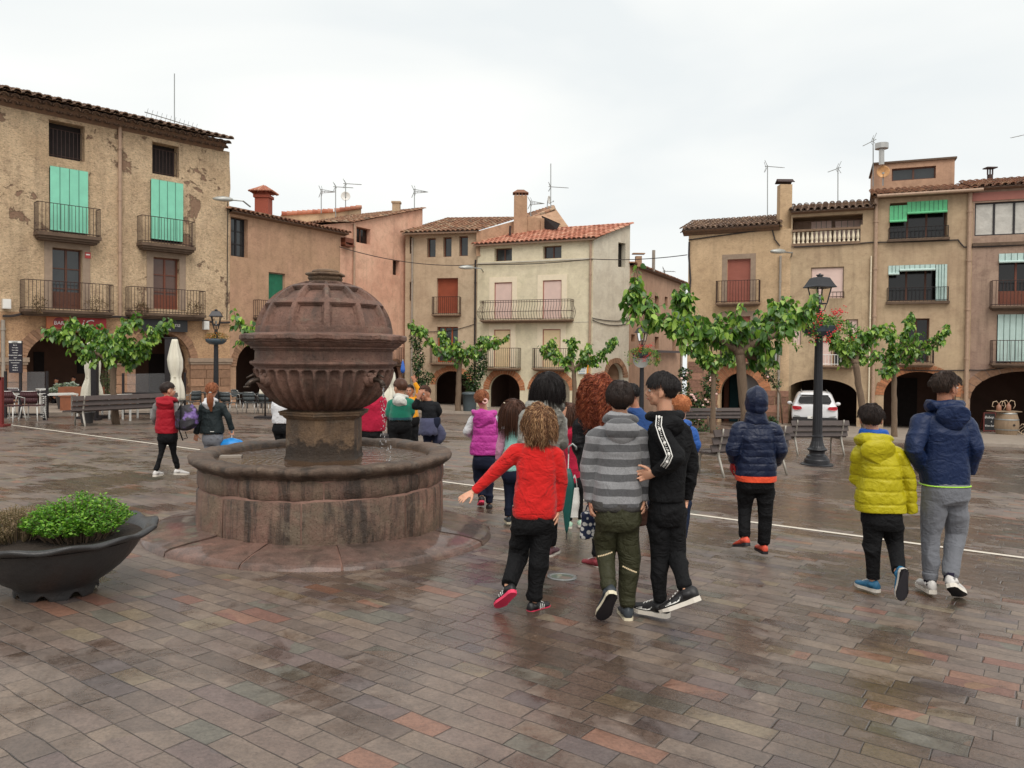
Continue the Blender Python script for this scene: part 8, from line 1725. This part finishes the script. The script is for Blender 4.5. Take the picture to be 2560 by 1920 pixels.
def umbrella(label, top, tip, w_, mat, D, hook=True, name='umbrella', fat=.35):
    a, c = P(*top, D), P(*tip, D); root = thing(name, label, 'umbrella', c); d = (c-a); n = 24; mb = MB(); rg = []; x = d.cross(Vector((0, 1, 0))).normalized(); y = Vector((0, 1, 0))
    for i in range(14):
        t_ = i/13; r = w_*(.25+.75*math.sin(min(1, t_*3.2)*pi/2))*(1-t_)**.8*(1+.0)+.004; rg.append([a+d*(.08+.84*t_)+(x*math.cos(2*pi*k/n)+y*math.sin(2*pi*k/n))*r*(1+.28*abs(math.sin(k*pi/n*4+t_*1.5))-.12) for k in range(n)])
    mb.rings(rg); build(mb, 'canopy', mat, root, True); mb = MB(); mb.tube([a-d*.12, c], .006, 6)
    if hook: mb.tube([a-d*.12, a-d*.2+x*.0, a-d*.24+x*.03, a-d*.2+x*.06, a-d*.16+x*.06], .009, 7)
    build(mb, 'shaft', M_grey, root, True); return root
umbrella('dark green folded umbrella hanging tip down between red sweatshirt and striped jacket', (1421, 1156), (1416, 1350), .062, sm('green umbrella cloth', lin(20, 84, 78), .5, var=.2, scale=20), 6.25)
umbrella('blue folded umbrella held upright above the green tracksuit head', (1007, 936), (1007, 898), .035, sm('blue umbrella cloth', lin(40, 92, 176), .5), 10.3, False)
a, c = P(580, 1082, 10.95), P(578, 1113, 10.95); root = thing('umbrella', 'bright blue half open umbrella pointing down beside the dark jacket', 'umbrella', c); mb = MB(); n = 24; d = Vector((0, 0, -1)); top = P(578, 1098, 10.95)
rg = [[top+Vector((math.cos(2*pi*k/n)*r*(1+.14*math.sin(k*pi*2/3)), math.sin(2*pi*k/n)*r*.8, z)) for k in range(n)] for r, z in ((.02, .02), (.12, -.01), (.17, -.06), (.15, -.13), (.09, -.22), (.02, -.32))]; mb.rings(rg); build(mb, 'canopy', sm('sky blue umbrella cloth', lin(20, 124, 196), .45, var=.35, scale=12), root, True); mb = MB(); mb.tube([a, P(578, 1130, 10.95)], .009, 6); mb.tube([a, a+Vector((0, 0, .05))], .02, 8); build(mb, 'shaft', M_grey, root, True)
# bags
def bag(name, label, c, w_, h_, t_, mat, cat='bag', hang=True, seed=1, rough=.01):
    root = thing(name, label, cat, c); mb = MB(); mb.rings([ring(Vector(c)+Vector((0, 0, h_*(.5-q))), w_/2*s_, t_/2*s_, 24, 3.2) for q, s_ in ((0, .86), (.05, .93), (.3, .97), (.6, 1.0), (.9, .98), (1.0, .9))]); me = remesh(mb, .007, 2); displace(me, wrinkle(rough, 1.2, seed)); me.transform(Matrix.Translation(-Vector(c))); link('body', me, mat, root, True)
    if hang: mb = MB(); [mb.tube([Vector(c)+Vector((s_*w_*.25, 0, h_*.48)), Vector(c)+Vector((s_*w_*.15, 0, h_*.75)), Vector(c)+Vector((0, 0, h_*.9))], .005, 6) for s_ in (-1, 1)]; build(mb, 'handles', mat, root, True)
    return root
t = NT('floral print'); v = t.obj((28, 28, 28)); vo = t.n('TexVoronoi', i_Vector=v, i_Scale=1.0); M_flor = t.out(t.ramp(vo.outputs['Distance'], [(0, lin(232, 230, 224)), (.36, lin(206, 208, 206)), (.42, lin(30, 42, 74))], 'CONSTANT'), .7)
bag('floral_bag', 'small navy bag with white flower print hanging behind the striped jacket', P(1472, 1314, 5.25), .105, .17, .05, M_flor, seed=2); bag('plastic_bag', 'white plastic carrier bag hanging between the two adults', P(1436, 1256, 6.5), .085, .26, .05, M_white, seed=3, rough=.015); bag('brown_pouch', 'brown leather pouch between the striped and black jackets', P(1608, 1290, 5.35), .10, .12, .05, M_wood, seed=4)
t = NT('purple backpack cloth'); M_bp = t.out(t.ramp(t.noise(t.obj(), 7, 4, .6), [(.42, lin(28, 24, 30)), (.52, lin(44, 38, 50)), (.6, lin(112, 84, 150)), (.72, lin(150, 140, 168))]), .6)
c = P(467, 1046, 10.7); root = thing('backpack', 'black and purple patterned backpack carried by the red vest', 'backpack', c); mb = MB(); mb.ell(c, (.16, .11, .19), Matrix.Rotation(.5, 3, 'Y'), 20, 14); mb.ell(c+Vector((.03, -.08, -.05)), (.10, .06, .10), Matrix.Rotation(.5, 3, 'Y'), 16, 10); me = remesh(mb, .010, 2); displace(me, wrinkle(.016, 1.0, 5)); me.transform(Matrix.Translation(-c)); link('body', me, M_bp, root, True)
mb = MB(); mb.tube([c+Vector((-.1, -.05, .12)), c+Vector((-.03, -.12, .2)), c+Vector((-.06, -.1, -.16)), c+Vector((-.02, -.08, -.3))], .010, 6); mb.tube([c+Vector((.0, -.05, -.18)), c+Vector((.03, -.05, -.27)), c+Vector((-.02, -.05, -.28))], .006, 5); build(mb, 'straps', C_blk, root, True)
# ============================================================ car
b = G(2036, 1074); cy = b.y; car = thing('parked_car', 'white compact SUV seen from behind, parked under the wide arch', 'car', b); k = 1.84/2
M_car = NT('white car paint').out(lin(216, 216, 218), .25, 0, None, Coat_Weight=.6); M_tail = sm('red tail lamp', lin(176, 30, 44), .2, var=0); M_blackp = sm('black bumper', lin(36, 35, 37), .5); M_tyre = sm('tyre', lin(28, 27, 28), .8)
Cz = lambda x, y, z: Vector((b.x+x, cy+y, b.z+z))
def sec(y, pts): return [Cz(x, y, z) for x, z in pts]
def prof(w0, w1, w2, wr_, z0, z1, z2, zr): # half section mirrored: sill, belt, shoulder, roof
    h = [(0, z0), (w0*.8, z0), (w0, z0+.08), (w1, z1*.6), (w1, z1), (w2, z2), (wr_*1.04, zr-.10), (wr_*.90, zr-.02), (wr_*.55, zr+.015), (0, zr+.02)]
    return h+[(-x, z) for x, z in h[-2:0:-1]]
secs = [(0.00, .80, .84, .78, .56, .42, .62, .95, .98), (.06, .86, .90, .86, .62, .34, .74, 1.02, 1.06), (.14, .88, .92, .88, .64, .28, .80, 1.02, 1.30), (.30, .89, .92, .88, .66, .22, .82, 1.02, 1.52), (.5, .90, .92, .88, .67, .22, .82, 1.02, 1.58), (1.2, .90, .92, .88, .70, .22, .82, 1.02, 1.60), (2.2, .90, .92, .88, .68, .22, .82, 1.0, 1.55), (3.0, .90, .92, .88, .62, .22, .80, .98, 1.08), (4.0, .86, .88, .82, .60, .26, .70, .84, .88), (4.3, .7, .74, .7, .5, .35, .6, .7, .72)]
mb = MB(); mb.rings([sec(y, prof(a, bb, c2, d2, z0, z1, z2, z3)) for y, a, bb, c2, d2, z0, z1, z2, z3 in secs]); bo = build(mb, 'body', M_car, car, True); bo.modifiers.new('s', 'SUBSURF').levels = 1; bo.modifiers['s'].render_levels = 2
def patch(name, pts, mat, th=.02): mb = MB(); mb.rings([[Cz(*p) for p in pts], [Cz(p[0], p[1]+th, p[2]) for p in pts]]); return build(mb, name, mat, car)
patch('rear_window', [(-.60, .02, 1.10), (.60, .02, 1.10), (.66, .05, 1.19), (.60, .11, 1.36), (.50, .17, 1.46), (-.50, .17, 1.46), (-.60, .11, 1.36), (-.66, .05, 1.19)], M_dkglass, .22)
patch('spoiler', [(-.56, .12, 1.47), (.56, .12, 1.47), (.58, .2, 1.54), (-.58, .2, 1.54)], M_car, .3)
for s_ in (-1, 1):
    patch('tail_light', [(s_*x, y, z) for x, y, z in ((.50, -.045, .90), (.56, -.05, .84), (.78, -.03, .82), (.88, .02, .86), (.89, .03, .97), (.80, -.02, .99), (.56, -.045, .97))], M_tail, .12)
    mb = MB(); mb.ell(Cz(s_*1.0, 1.7, 1.02), (.11, .07, .08), None, 12, 8); mb.bar(Cz(s_*.88, 1.7, .98), Cz(s_*1.0, 1.7, .99), .04); build(mb, 'mirror', M_car, car, True)
    for y_ in (.62, 3.3):
        mb = MB(); wx = s_*.80; mb.tube([Cz(wx-s_*.12, y_, .33), Cz(wx+s_*.09, y_, .33)], .33, 28); w_ = build(mb, 'wheel', M_tyre, car, True); mb = MB(); mb.tube([Cz(wx+s_*.08, y_, .33), Cz(wx+s_*.095, y_, .33)], .21, 20); build(mb, 'rim', M_alu, w_)
    patch('reflector', [(s_*x, -.07, z) for x, z in ((.50, .50), (.80, .55), (.84, .60), (.60, .57))], M_grey, .05)
    mb = MB(); mb.tube([Cz(s_*.52, .3, 1.60), Cz(s_*.52, 2.0, 1.62)], .02, 6); build(mb, 'roof_rail', M_grey, car, True)
mb = MB(); mb.rings([[Cz(x*q, y, z) for x, z in ((-.86, .24), (.86, .24), (.90, .40), (.86, .52), (-.86, .52), (-.90, .40))] for y, q in ((-.085, .96), (-.04, 1.0), (.5, 1.0))]); build(mb, 'bumper', M_blackp, car)
mb = MB(); mb.box(Cz(0, -.095, .53), .56, .02, .12); pl_ = build(mb, 'number_plate', M_white, car); wP = Wall((b.x-3, cy-.105), (1, 0)); text_part(0, '4572 JZJ', wP, 3, b.z+.495, .09, M_lk, pl_, .003)
car.rotation_euler = (0, 0, -math.atan2(b.x, b.y)+.03)

for i, (x0, x1, y, D_, lb) in enumerate(((75, 118, 770, 29.0, 'dry weeds at the left end of the lower left balcony'), (210, 272, 770, 30.6, 'dry weeds at the right end of the lower left balcony'), (335, 372, 778, 31.9, 'dry weeds at the left end of the lower right balcony'), (462, 512, 778, 33.4, 'dry weeds at the right end of the lower right balcony'))):
    c = P((x0+x1)/2, y, D_-.35); o = None; r_ = thing('balcony_weeds', lb, 'plant', c, 'weeds on the bar balconies'); mb = MB()
    blob_leaves(mb, c+Vector((0, 0, .12)), (x1-x0)/2/F*D_, .12, .30, 260, .09, 70+i, SL_V, SL_Q, .1, .7, .5); build(mb, 'foliage', MC.get('w') or leafmat('dry weed', lin(70, 60, 40), lin(96, 76, 56), lin(120, 96, 70), .8), r_)
